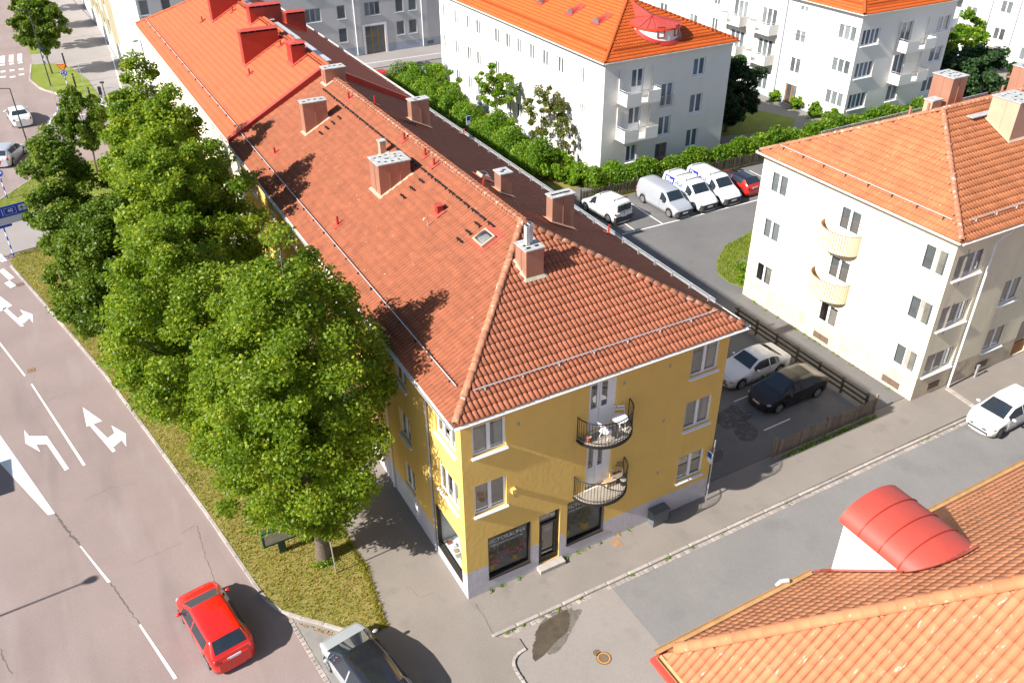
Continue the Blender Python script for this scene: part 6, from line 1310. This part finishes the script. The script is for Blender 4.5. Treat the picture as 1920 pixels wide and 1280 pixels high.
    for f in [spec['side'][0][0] - .02] + [s[1] + .006 for s in spec['side']]:
        i = min(range(len(xs)), key=lambda q: abs(xs[q] - f)); 
        for sgn in (1, -1):
            if any(abs(xs[i] - w_) * L < wr + .07 for w_ in wx): ks = (4, 5)
            else: ks = (3, 4, 5)
            MB().tube([(rings[i][k][0], sgn * (rings[i][k][1] + .001), rings[i][k][2]) for k in ks], .006, 4).build('panel_gap', 'plastic_dark', t)
    i = min(range(len(xs)), key=lambda q: abs(xs[q] - .045)); MB().tube([(r[0] , r[1], r[2] + .001) for r in rings[i][7:14]], .005, 4).build('panel_gap', 'plastic_dark', t)
    at = lambda f, i: np.array([np.interp(f, xs, [r[i][c] for r in rings]) for c in range(3)])
    for s in (-1, 1):
        p = at(.045, 5); MB().ell((p[0] - .05, s * (p[1] - .07), p[2] - .04), (.20, .12, .075)).build('headlight', 'lamp_clear', t)
        p = at(.985, 5); MB().ell((p[0] + .02, s * (p[1] - .05), p[2] - .08), (.09, .11, .13)).build('tail_light', 'lamp_red', t)
        f = spec['side'][0][0] + .03; p = at(f, 5); MB().ell((p[0], s * (p[1] + .11), p[2] + .06), (.075, .11, .07)).build('mirror', lower or paint, t)
    p = at(.02, 4); mm = MB(); z0 = max(.45, p[2] - .02)
    mm.box((L / 2 - .035, -W * .5, z0), (L / 2 + .006, W * .5, z0 + .1)); mm.box((L / 2 - .04, -W * .62, .27), (L / 2 + .004, W * .62, .38)); mm.build('grille', 'plastic_dark', t)
    for sx, z in ((1, .44), (-1, .72 if spec['top'][5][1] < 1.6 else .62)):
        X = sx * L / 2; MB().box((min(X, X + sx * .022), -.25, z), (max(X, X + sx * .022), .25, z + .11)).build('number_plate', 'plate', t); MB().box((min(X, X + sx * .026), .205, z + .004), (max(X, X + sx * .026), .248, z + .106)).build('plate_band', 'plate_blue', t)
    for k in range(rails):
        f = spec['ws'][1] + .12 + k * (.8 - spec['ws'][1]) / max(1, rails - 1) * .9; p = at(f, 7); q = at(f, 10); r = MB().tube([(p[0], -p[1] + .06, q[2] + .07), (p[0], p[1] - .06, q[2] + .07)], .028, 6)
        for s in (-1, 1): r.box((p[0] - .03, s * (p[1] - .1) - .03, p[2] - .02), (p[0] + .03, s * (p[1] - .1) + .03, q[2] + .07))
        r.build('roof_bar', 'dark_metal', t)
    if lower:
        for front in (True, False):
            idx = [i for i, x in enumerate(xs) if (x < .055 if front else x > .955)]; idx = idx[::-1] if front else idx; sg = 1 if front else -1
            P_ = [(rings[i][4][0] + sg * .012, rings[i][4][1] + .012) for i in idx]; P_ = P_ + [(p[0], -p[1]) for p in P_[::-1]]; m = MB()
            for a_, b_ in zip(P_[:-1], P_[1:]): m.poly([(*a_, .22), (*b_, .22), (*b_, .66), (*a_, .66)]); m.poly([(*a_, .66), (*b_, .66), (b_[0] - sg * .04, b_[1] * .97, .69), (a_[0] - sg * .04, a_[1] * .97, .69)])
            m.build('bumper', lower, t)
    if parts: parts(t, at, L, W)
    t.location = (px, py, zg_road(px, py)); t.rotation_euler = (0, 0, math.radians(ang)); return t
def zg_road(x, y):
    if x < -2.6 and not (-3.9 < x): return ZR + .012
    if y < -2.0: return ZR + .02
    if x > 12 and y < 64: return .006
    if y > 64: return ZR + .016
    return 0.0
def antenna(t, at, L, W):
    p = at(.78, 10); MB().tube([(p[0], 0, p[2] - .02), (p[0] - .12, 0, p[2] + .12)], .008, 5).build('antenna', 'plastic_dark', t)
def logo(t, at, L, W):
    antenna(t, at, L, W)
    f = .68; p = at(f, 5); q = at(f, 6); wv = (q - p) / np.linalg.norm(q - p)
    for s in (1, -1):
        p_ = np.array([p[0], s * p[1], p[2]]); wup = np.array([wv[0], s * wv[1], wv[2]]); U = np.array([1., 0, 0]) * -s; N_ = np.cross(U, wup); O = p_ + wup * .32 + N_ * .014
        MB().box((-1.12, -.27, -.004), (-.04, .27, .006), 0, (O, U, wup, N_)).build('logo_panel', 'logo_blue', t)
        text_mesh('logo_lettering', 'Blue', .46, 'sign_white', t, O - U * .58 + N_ * .009, U, wup, N_, bold=.01); text_mesh('logo_lettering', 'Wall', .48, 'logo_blue', t, O + U * .5 + N_ * .004, U, wup, N_, bold=.006)
def rear_doors(t, at, L, W):
    for s in (-1, 1): MB().box((-L / 2 - .004, s * .34 - .26, 1.08), (-L / 2 + .03, s * .34 + .26, 1.55)).build('rear_window', 'car_glass', t)
    MB().box((-L / 2 - .008, -.012, .45), (-L / 2 + .02, .012, 1.65)).build('door_gap', 'plastic_dark', t)
    for s in (-1, 1): p = at(.56, 6); MB().box((p[0] - .3, s * p[1] * .985 - .02, 1.14), (p[0] + .05, s * p[1] * .985 + .02, 1.3)).build('side_badge', 'plastic_dark', t)
RD = math.degrees(math.atan2(-8.7 + 0.0 + 18, -1.9))
car('car', 'red hatchback driving on the main road, seen from behind', HATCH, 'paint_red', -9.12, 3.35, 99, parts=antenna)
car('parked_car', 'silver car with black roof in the bay, cut off by the bottom edge', MODERN, 'paint_silver', -4.80, -1.62, 99.5, roofmat='paint_black')
car('parked_car', 'white hatchback with chrome grille at the kerb of the right street', HATCH, 'paint_whitecar', 28.62, -3.02, 182, steer=.42, parts=antenna)
car('parked_car', 'white coupe parked in the shade beside the yellow building', COUPE, 'paint_whitecar', 20.35, 6.25, 180.5)
car('parked_car', 'glossy black hatchback parked next to the white coupe', FASTBACK, 'paint_navy', 20.55, 3.75, 180.5)
car('parked_van', 'small old white van with roof bars, its rear toward the camera', PARTNER, 'paint_whitecar', 25.05, 27.15, 96, cat='van', rails=2, lower='plastic_dark', parts=rear_doors)
car('parked_van', 'silver long delivery van with dark bumper, left of the white vans', CADDY, 'paint_silver', 29.6, 26.0, -88, cat='van', lower='plastic_dark')
car('parked_van', 'white lettered van with three roof bars, between silver and white vans', VAN, 'paint_whitecar', 31.95, 25.95, -89, cat='van', rails=3, lower='plastic_dark', parts=logo)
car('parked_van', 'white lettered van right of the other one, beside the red car', VAN, 'paint_whitecar', 34.25, 25.95, -89, cat='van', rails=2, lower='plastic_dark', parts=logo)
car('parked_car', 'red car with dark roof parked right of the white vans', HATCH, 'paint_redb', 36.75, 26.1, 93, roofmat='paint_black', scale=.99)
car('car', 'white saloon driving away on the roundabout at the left edge', SEDAN, 'paint_whitecar', -11.75, 72.6, 96)
car('car', 'silver hatchback turning into the roundabout at the left edge', HATCH, 'paint_silver', -13.2, 61.9, 68)
car('parked_car', 'black estate car on the far street behind the clipped hedge', SUV, 'paint_black', 28.2, 66.0, 8)
car('parked_car', 'dark red car on the far street just showing above the hedge', HATCH, 'paint_redb', 23.0, 66.2, 8)
# ------------------------------------------------------------------ fences, signs, lamps and other street furniture
def picket_fence(label, A, B, h, step, mat='wood_grey', posts=2.0, lean=0., name='picket_fence', z=0.):
    A, B = np.array(A, float), np.array(B, float); L = np.linalg.norm(B - A); D = (B - A) / L; n = np.array([-D[1], D[0]]); t = thing(name, (A[0], A[1], z), label, 'fence'); me = stone_mesh(mat)
    ang = math.atan2(D[1], D[0]); o0 = np.array([A[0], A[1], z])
    for k in range(int(L / step)):
        p = A + D * (k + .5) * step; o = link('picket', me, t, (p[0] - A[0], p[1] - A[1], .08 + random.uniform(-.01, .01))); o.rotation_euler = (random.gauss(0, .01), random.gauss(0, .02), ang); o.scale = (step * .72, .022, h + random.uniform(-.02, .02))
    for zz in (.25, h - .15): 
        m = MB(); a, b = A + n * .03, B + n * .03; m.tube([(a[0], a[1], z + zz), (b[0], b[1], z + zz)], .035, 4); m.build('rail', mat, t)
    k = int(round(L / posts))
    for i in range(k + 1):
        p = A + D * L * i / k + n * .09; q = MB().box((p[0] - .05, p[1] - .05, z - .05), (p[0] + .05, p[1] + .05, z + h + .18)); q.box((p[0] - .06, p[1] - .06, z + h + .18), (p[0] + .06, p[1] + .06, z + h + .22)); q.build('post', mat, t)
    return t
picket_fence('weathered grey picket fence between the yard and the pavement', (16.55, .42), (23.45, .46), .95, .095, posts=3.4)
picket_fence('dark picket fence below the hedge behind the parked vans', (24.4, 29.5), (42.5, 28.95), 1.0, .13, 'wood_dark', 2.6)
t = thing('post_rail_barrier', (23.2, 1.0, 0), 'dark three-rail timber barrier beside the parked cars', 'barrier')
for i in range(7):
    y = 1.0 + 1.62 * i; MB().box((23.303, y - .05, -.05), (23.40, y + .05, .96)).build('post', 'wood_dark', t)
for k, z in enumerate((.28, .58, .88)): MB().box((23.24, .85, z - .055), (23.30, 10.9, z + .055)).build('rail', 'wood_dark', t)
t = thing('utility_cabinet', (9.15, -.28, 0), 'dark grey utility cabinet against the grey plinth', 'cabinet'); MB().box((8.75, -.45, 0), (9.55, -.03, .72)).build('body', 'cabinet', t); MB().box((8.71, -.49, .722), (9.59, -.02, .78)).build('lid', 'cabinet', t)
for x in (8.8, 9.2): MB().box((x, -.456, .08), (x + .33, -.452, .68)).build('door', 'cabinet', t)
t = thing('parking_sign', (11.86, -.25, 0), 'small blue and white sign on a post at the yellow corner', 'sign'); MB().tube([(11.86, -.25, 0), (11.86, -.25, 3.5)], .03, 8).build('post', 'steel', t); MB().box((11.78, -.30, 2.2), (11.81, -.05 + .2, 2.8)).build('plate', 'sign_white', t); MB().box((11.772, -.25, 2.46), (11.777, .1, 2.74)).build('symbol', 'sign_blue', t); MB().box((11.9, -.32, 2.25), (12.35, -.28, 2.85)).build('back_plate', 'plastic_dark', t)
t = thing('steel_bollard', (30.7, .02, 0), 'short steel post against the cream plinth', 'bollard'); MB().box((30.63, -.02, 0), (30.77, .06, .75)).build('post', 'steel', t); MB().box((30.61, -.04, .75), (30.79, .08, .79)).build('cap', 'steel', t)
t = thing('street_sign', (-4.14, 3.84, 0), 'blue street sign on a pole under the nearest linden', 'sign'); MB().tube([(-4.14, 3.84, 0), (-4.18, 3.86, 2.9)], .028, 8).build('pole', 'steel', t); MB().box((-4.55, 3.8, 2.35), (-3.85, 3.83, 2.85)).build('plate', 'sign_navy', t); MB().box((-4.5, 3.795, 2.12), (-4.1, 3.825, 2.3)).build('sub_plate', 'sign_navy', t)
t = thing('advert_board', (-6.0, 6.2, 0), 'low dark green notice board half hidden under the nearest linden', 'notice board'); MB().box((-5.85, 6.0, .03), (-5.55, 6.2, .75)).build('foot', 'green_dark', t); MB().box((-6.45, 5.95, .7), (-5.05, 6.2, 1.5)).build('frame', 'green_dark', t); MB().box((-6.35, 5.944, .8), (-5.15, 5.948, 1.42)).build('poster', 'lead', t)
def lamp(label, x, y, h, head, arm=(0, 0), r=.07, kind='arm', z=.0, group='street lamps'):
    t = thing('street_lamp', (x, y, z), label, 'street lamp', group); MB().tube([(x, y, z), (x, y, z + h)], [r, r * .6], 10).build('pole', 'dark_metal', t); MB().cyl((x, y), r * 1.8, z, z + .12, 10).build('base', 'dark_metal', t)
    if kind == 'arm':
        hx, hy = x + arm[0], y + arm[1]; MB().tube([(x, y, z + h - .02), (hx, hy, z + h + .08)], .035, 8).build('arm', 'dark_metal', t); MB().ell((hx, hy, z + h + .06), (.3 if abs(arm[0]) > abs(arm[1]) else .17, .17 if abs(arm[0]) > abs(arm[1]) else .3, .08)).build('lamp_head', 'dark_metal', t)
    else: MB().cyl((x, y), .2, z + h, z + h + .1, 16).build('lamp_head', 'dark_metal', t); MB().cyl((x, y), .15, z + h - .12, z + h, 12).build('lens', 'lamp_clear', t)
lamp('tall lamp post leaning into view before the white and silver cars', -11.34, 54.87, 7.7, 0, (-.9, .1))
lamp('tall lamp post standing on the round grass island', -8.15, 82.98, 7.8, 0, (-.9, .1))
lamp('lamp post behind the street trees near the crossing', -8.6, 104, 7.5, 0, (-.9, .1))
lamp('short lamp post at the zebra crossing beside the linden tops', -4.16, 66.7, 4.0, 0, kind='post')
lamp('slim lamp post in front of the rounded grey corner', .95, 75.5, 5.2, 0, (-.5, 0))
LB = G(0, 1165); lamp('lamp post whose long shadow falls across the road, left outside the picture', *(G(176, 1089, ZR)[:2] - 8.4 / .757 * np.array([1, .043])), 8.3, 0, kind='post', z=ZR)
def bollard(x, y, label, h=1.1):
    t = thing('light_bollard', (x, y, .04), label, 'bollard', 'black bollard lights'); MB().tube([(x, y, .0), (x, y, h)], .09, 10).build('post', 'black_metal', t); MB().cyl((x, y), .1, h + .002, h + .1, 10).build('cap', 'black_metal', t); MB().cyl((x, y), .092, h - .14, h - .08, 10).build('light_ring', 'lamp_clear', t)
bollard(-5.98, 90.1, 'black bollard beside the tree on the round grass island', 1.5); bollard(-5.86, 81.2, 'black bollard right of the yellow warning sign', 1.4); bollard(-4.96, 76.7, 'black bollard at the tip of the grass island', 1.0); bollard(-5.9, 105.5, 'black bollard beside the upper street trees', 1.4)
def striped_pole(x, y, h, t, z=0.0):
    n = int(h / .3)
    for k in range(n): MB().cyl((x, y), .045, z + k * h / n, z + (k + 1) * h / n - .001, 8).build('pole_band', 'sign_white' if k % 2 else 'sign_blue', t)
def disc(t, c, r, N, mat, name='sign_disc', th=.02, n=28):
    N = np.array(N, float); N /= np.linalg.norm(N); MB().tube([np.array(c) - N * th / 2, np.array(c) + N * th / 2], r, n, sm=False).build(name, mat, t)
def tri_sign(t, c, s, N, z):
    N = np.array(N, float); N /= np.linalg.norm(N); U = np.cross(EZ, N); c = np.array(c, float)
    for k, (q, m, d) in enumerate(((s, 'sign_red', .0), (s * .74, 'sign_yellow', .014))):
        P = [c + U * q * .58 + EZ * q * .33, c - U * q * .58 + EZ * q * .33, c - EZ * q * .67]; P = [p + N * d for p in P]; b = MB(); b.poly(P[::-1]); Q = [p - N * .012 for p in P]; b.poly(Q)
        for i in range(3): b.poly([P[i], P[(i + 1) % 3], Q[(i + 1) % 3], Q[i]])
        b.build('sign_triangle' if k == 0 else 'sign_field', m, t)
def yield_roundabout(x, y, label, z=.03, N=(-.15, -1, 0), h=2.0):
    t = thing('traffic_sign', (x, y, z), label, 'traffic sign', 'give way signs'); striped_pole(x, y, h, t, z); N = np.array(N); c = np.array([x, y, z]) + N * .06
    tri_sign(t, c + EZ * (h + .75), .85, N, z); disc(t, c + EZ * (h + .12), .33, N, 'sign_white'); disc(t, c + EZ * (h + .12) + N * .014, .30, N, 'sign_blue', 'sign_field')
    U = np.cross(EZ, N); cc = c + EZ * (h + .12) + N * .027
    for k in range(3):
        a = math.radians(90 + 120 * k); m = MB(); f = lambda r, b: cc + U * r * math.cos(b) + EZ * r * math.sin(b); P = [f(.13, a + d) for d in (0, .35, .7, 1.0)] + [f(.20, a + d) for d in (1.0, .7, .35, 0)]; m.poly(P); m.poly([f(.09, a + 1.0), f(.165, a + 1.5), f(.24, a + 1.0)]); m.build('arrow', 'sign_white', t)
    MB().tube([(x, y, z + h), (x, y, z + h + 1.1)], .035, 8).build('pole_top', 'steel', t)
yield_roundabout(-6.67, 79.34, 'give way triangle over roundabout disc on the round grass island'); yield_roundabout(-13.85, 52.7, 'give way triangle over roundabout disc at the left picture edge')
t = thing('keep_sign', (-8.29, 70.83, 0), 'striped pole with tall bare top on the paved island', 'traffic sign'); striped_pole(-8.29, 70.83, 1.6, t, .02); MB().tube([(-8.29, 70.83, 1.6), (-8.29, 70.83, 3.3)], .035, 8).build('pole_top', 'steel', t)
t = thing('direction_sign', (-7.0, 69.2, 0), 'small white direction sign on the paved island', 'sign'); MB().tube([(-7.0, 69.2, .02), (-7.0, 69.2, 2.0)], .03, 8).build('pole', 'steel', t); MB().box((-7.55, 69.14, 1.6), (-6.3, 69.18, 2.1)).build('plate', 'sign_white', t); MB().box((-7.55, 69.134, 2.03), (-6.3, 69.138, 2.1)).build('band', 'sign_blue', t)
t = thing('crossing_sign', (-4.35, 69.3, 0), 'striped pole with blue sign at the zebra crossing by the linden', 'traffic sign'); striped_pole(-4.35, 69.3, 2.2, t, .02); MB().box((-4.6, 69.2, .5), (-4.0, 69.24, 1.1)).build('plate', 'sign_blue', t); MB().box((-4.5, 69.3, 2.2), (-4.2, 69.4, 3.0)).build('signal_box', 'plastic_dark', t)
t = thing('street_name_sign', (-5.21, 77.67, 0), 'thin post with small white street name plate on the grass island', 'sign'); MB().tube([(-5.21, 77.67, 0), (-5.21, 77.67, 3.3)], .03, 8).build('pole', 'steel', t); MB().box((-5.3, 77.6, 3.1), (-4.2, 77.64, 3.3)).build('plate', 'sign_white', t)
t = thing('striped_post', (-7.9, 93.0, 0), 'blue and white striped post at the far zebra crossing', 'traffic sign'); striped_pole(-7.9, 93.0, 1.6, t, .02); disc(t, (-7.9, 92.93, 1.9), .3, (0, -1, 0), 'sign_blue')
for k, (x, y, l) in enumerate(((25.3, 60.3, 'small blue and white parking plate at the far end of the hedge'), (22.4, 44.5, 'small blue and white parking plate above the brown roof edge'))):
    t = thing('parking_sign', (x, y, 0), l, 'sign'); MB().tube([(x, y, 0), (x, y, 2.9)], .03, 8).build('post', 'steel', t); MB().box((x - .2, y - .03, 2.1), (x + .2, y + .0, 2.9)).build('plate', 'sign_white', t); MB().box((x - .17, y - .036, 2.52), (x + .17, y - .031, 2.86)).build('symbol', 'sign_blue', t)
# big blue direction sign on lattice masts at the left edge
SC = np.array([-14.6, 41.4]); NN_ = np.array([.22, -.97, 0]); NN_ = NN_ / np.linalg.norm(NN_); UU = np.cross(EZ, NN_); ct = thing('direction_sign', (-14.1, 41.5, 0), 'large blue road sign reading 40 with an aeroplane, cut by the left edge', 'sign')
TR = np.array([-12.25, 41.62, 3.72]); KS = .70      # upper right corner of the board
B0 = (TR, -UU * KS, -EZ * KS, NN_)
MB().box((0, 0, -.05), (4.4, 1.02, 0), 0, B0).build('upper_panel', 'sign_blue', ct); MB().box((0, 1.05, -.05), (4.4, 1.75, 0), 0, B0).build('lower_panel', 'sign_pale', ct); MB().box((-.02, 1.022, -.05), (4.4, 1.048, .002), 0, B0).build('divider', 'ink', ct); MB().box((1.75, 1.78, -.05), (4.4, 2.0, 0), 0, B0).build('sub_panel', 'sign_blue', ct)
PT = lambda a, b, d=.004: TR - UU * a * KS - EZ * b * KS + NN_ * d
MB().poly([PT(.15, .18), PT(.15, .75), PT(.75, .75), PT(.75, .18)][::1]).build('symbol_field', 'sign_pale', ct)
ap = MB()
for P in ([(.45, .22), (.42, .30), (.42, .68), (.48, .68), (.48, .30)], [(.42, .36), (.2, .52), (.2, .57), (.42, .49)], [(.48, .36), (.70, .52), (.70, .57), (.48, .49)], [(.42, .6), (.33, .68), (.33, .72), (.45, .68)], [(.48, .6), (.57, .68), (.57, .72), (.45, .68)]): ap.poly([PT(a, b, .008) for a, b in P])
ap.build('aeroplane_symbol', 'ink', ct)
text_mesh('lettering', '40', .34, 'sign_white', ct, PT(1.5, .52, .003), UU, EZ, NN_); 
bd = MB()
for k in range(16):
    a = 1.0 + k * .065
    for b in (.2, .84): bd.poly([PT(a, b), PT(a + .04, b), PT(a + .04, b + .03), PT(a, b + .03)])
for k in range(8):
    b = .24 + k * .075
    for a in (1.0, 2.02): bd.poly([PT(a, b), PT(a + .03, b), PT(a + .03, b + .045), PT(a, b + .045)])
bd.poly([PT(2.2, .18), PT(2.24, .18), PT(2.24, .9), PT(2.2, .9)]); bd.build('dashed_border', 'sign_white', ct)
striped_pole(-14.0, 41.5, 2.2, ct, .02)
def lattice(x, y, dx, dy, h, lean):
    m = MB(); A = [np.array([x + sx * .22, y + sy * .22, .0]) for sx, sy in ((-1, -1), (1, -1), (1, 1), (-1, 1))]; n = 5
    P = lambda i, k: A[i] + np.array([dx, dy, h]) * k / n
    for i in range(4):
        m.tube([P(i, 0), P(i, n)], .03, 5)
        for k in range(n): m.tube([P(i, k), P((i + 1) % 4, k + 1)], .018, 4); m.tube([P(i, k), P((i + 1) % 4, k)], .015, 4)
    m.build('lattice_mast', 'steel', ct)
lattice(-11.6, 42.3, -.1, 0, 3.2, 0); lattice(-15.6, 41.8, 0, 0, 3.6, 0)
t = thing('utility_cabinet', (-11.0, 36.2, 0), 'small green box beside a steel lattice post on the verge', 'cabinet'); MB().box((-11.5, 36.0, .03), (-10.9, 36.35, .85)).build('body', 'green_dark', t); MB().box((-11.53, 35.97, .852), (-10.87, 36.38, .9)).build('lid', 'green_dark', t)
t = thing('lattice_post', (-10.3, 36.6, 0), 'steel lattice post under the dark linden beside the green box', 'post'); m = MB()
for sx in (-.25, .25):
    for sy in (-.25, .25): m.tube([(-10.3 + sx, 36.6 + sy, 0), (-10.3 + sx, 36.6 + sy, 2.6)], .03, 5)
m.build('upright', 'steel', t); m = MB()
for k in range(4):
    for sy in (-.25, .25): m.tube([(-10.55, 36.6 + sy, .1 + .6 * k), (-10.05, 36.6 + sy, .7 + .6 * k)], .018, 4)
m.build('brace', 'steel', t)
t = thing('roadside_panel', (-20.9, 17, 0), 'road sign panel left outside the picture, casting the square shadow', 'sign')
MB().box((-21.0, 15.6, 2.3), (-20.92, 18.2, 4.1)).build('panel', 'sign_blue', t)
for y in (16.1, 17.7): MB().tube([(-20.88, y, ZR), (-20.88, y, 4.0)], .06, 8).build('post', 'steel', t)
# bikes and benches far away are left to a simple picnic bench by the top right block
t = thing('garden_bench', (81.2, 33.3, .02), 'brown wooden bench below the top right windows', 'bench'); MB().box((80.4, 33.0, .42), (82.0, 33.5, .47)).build('seat', 'door_wood', t); MB().box((80.4, 33.5, .55), (82.0, 33.55, .9)).build('backrest', 'door_wood', t)
for x in (80.55, 81.85): MB().box((x - .04, 33.05, .02), (x + .04, 33.48, .42)).build('leg', 'dark_metal', t)
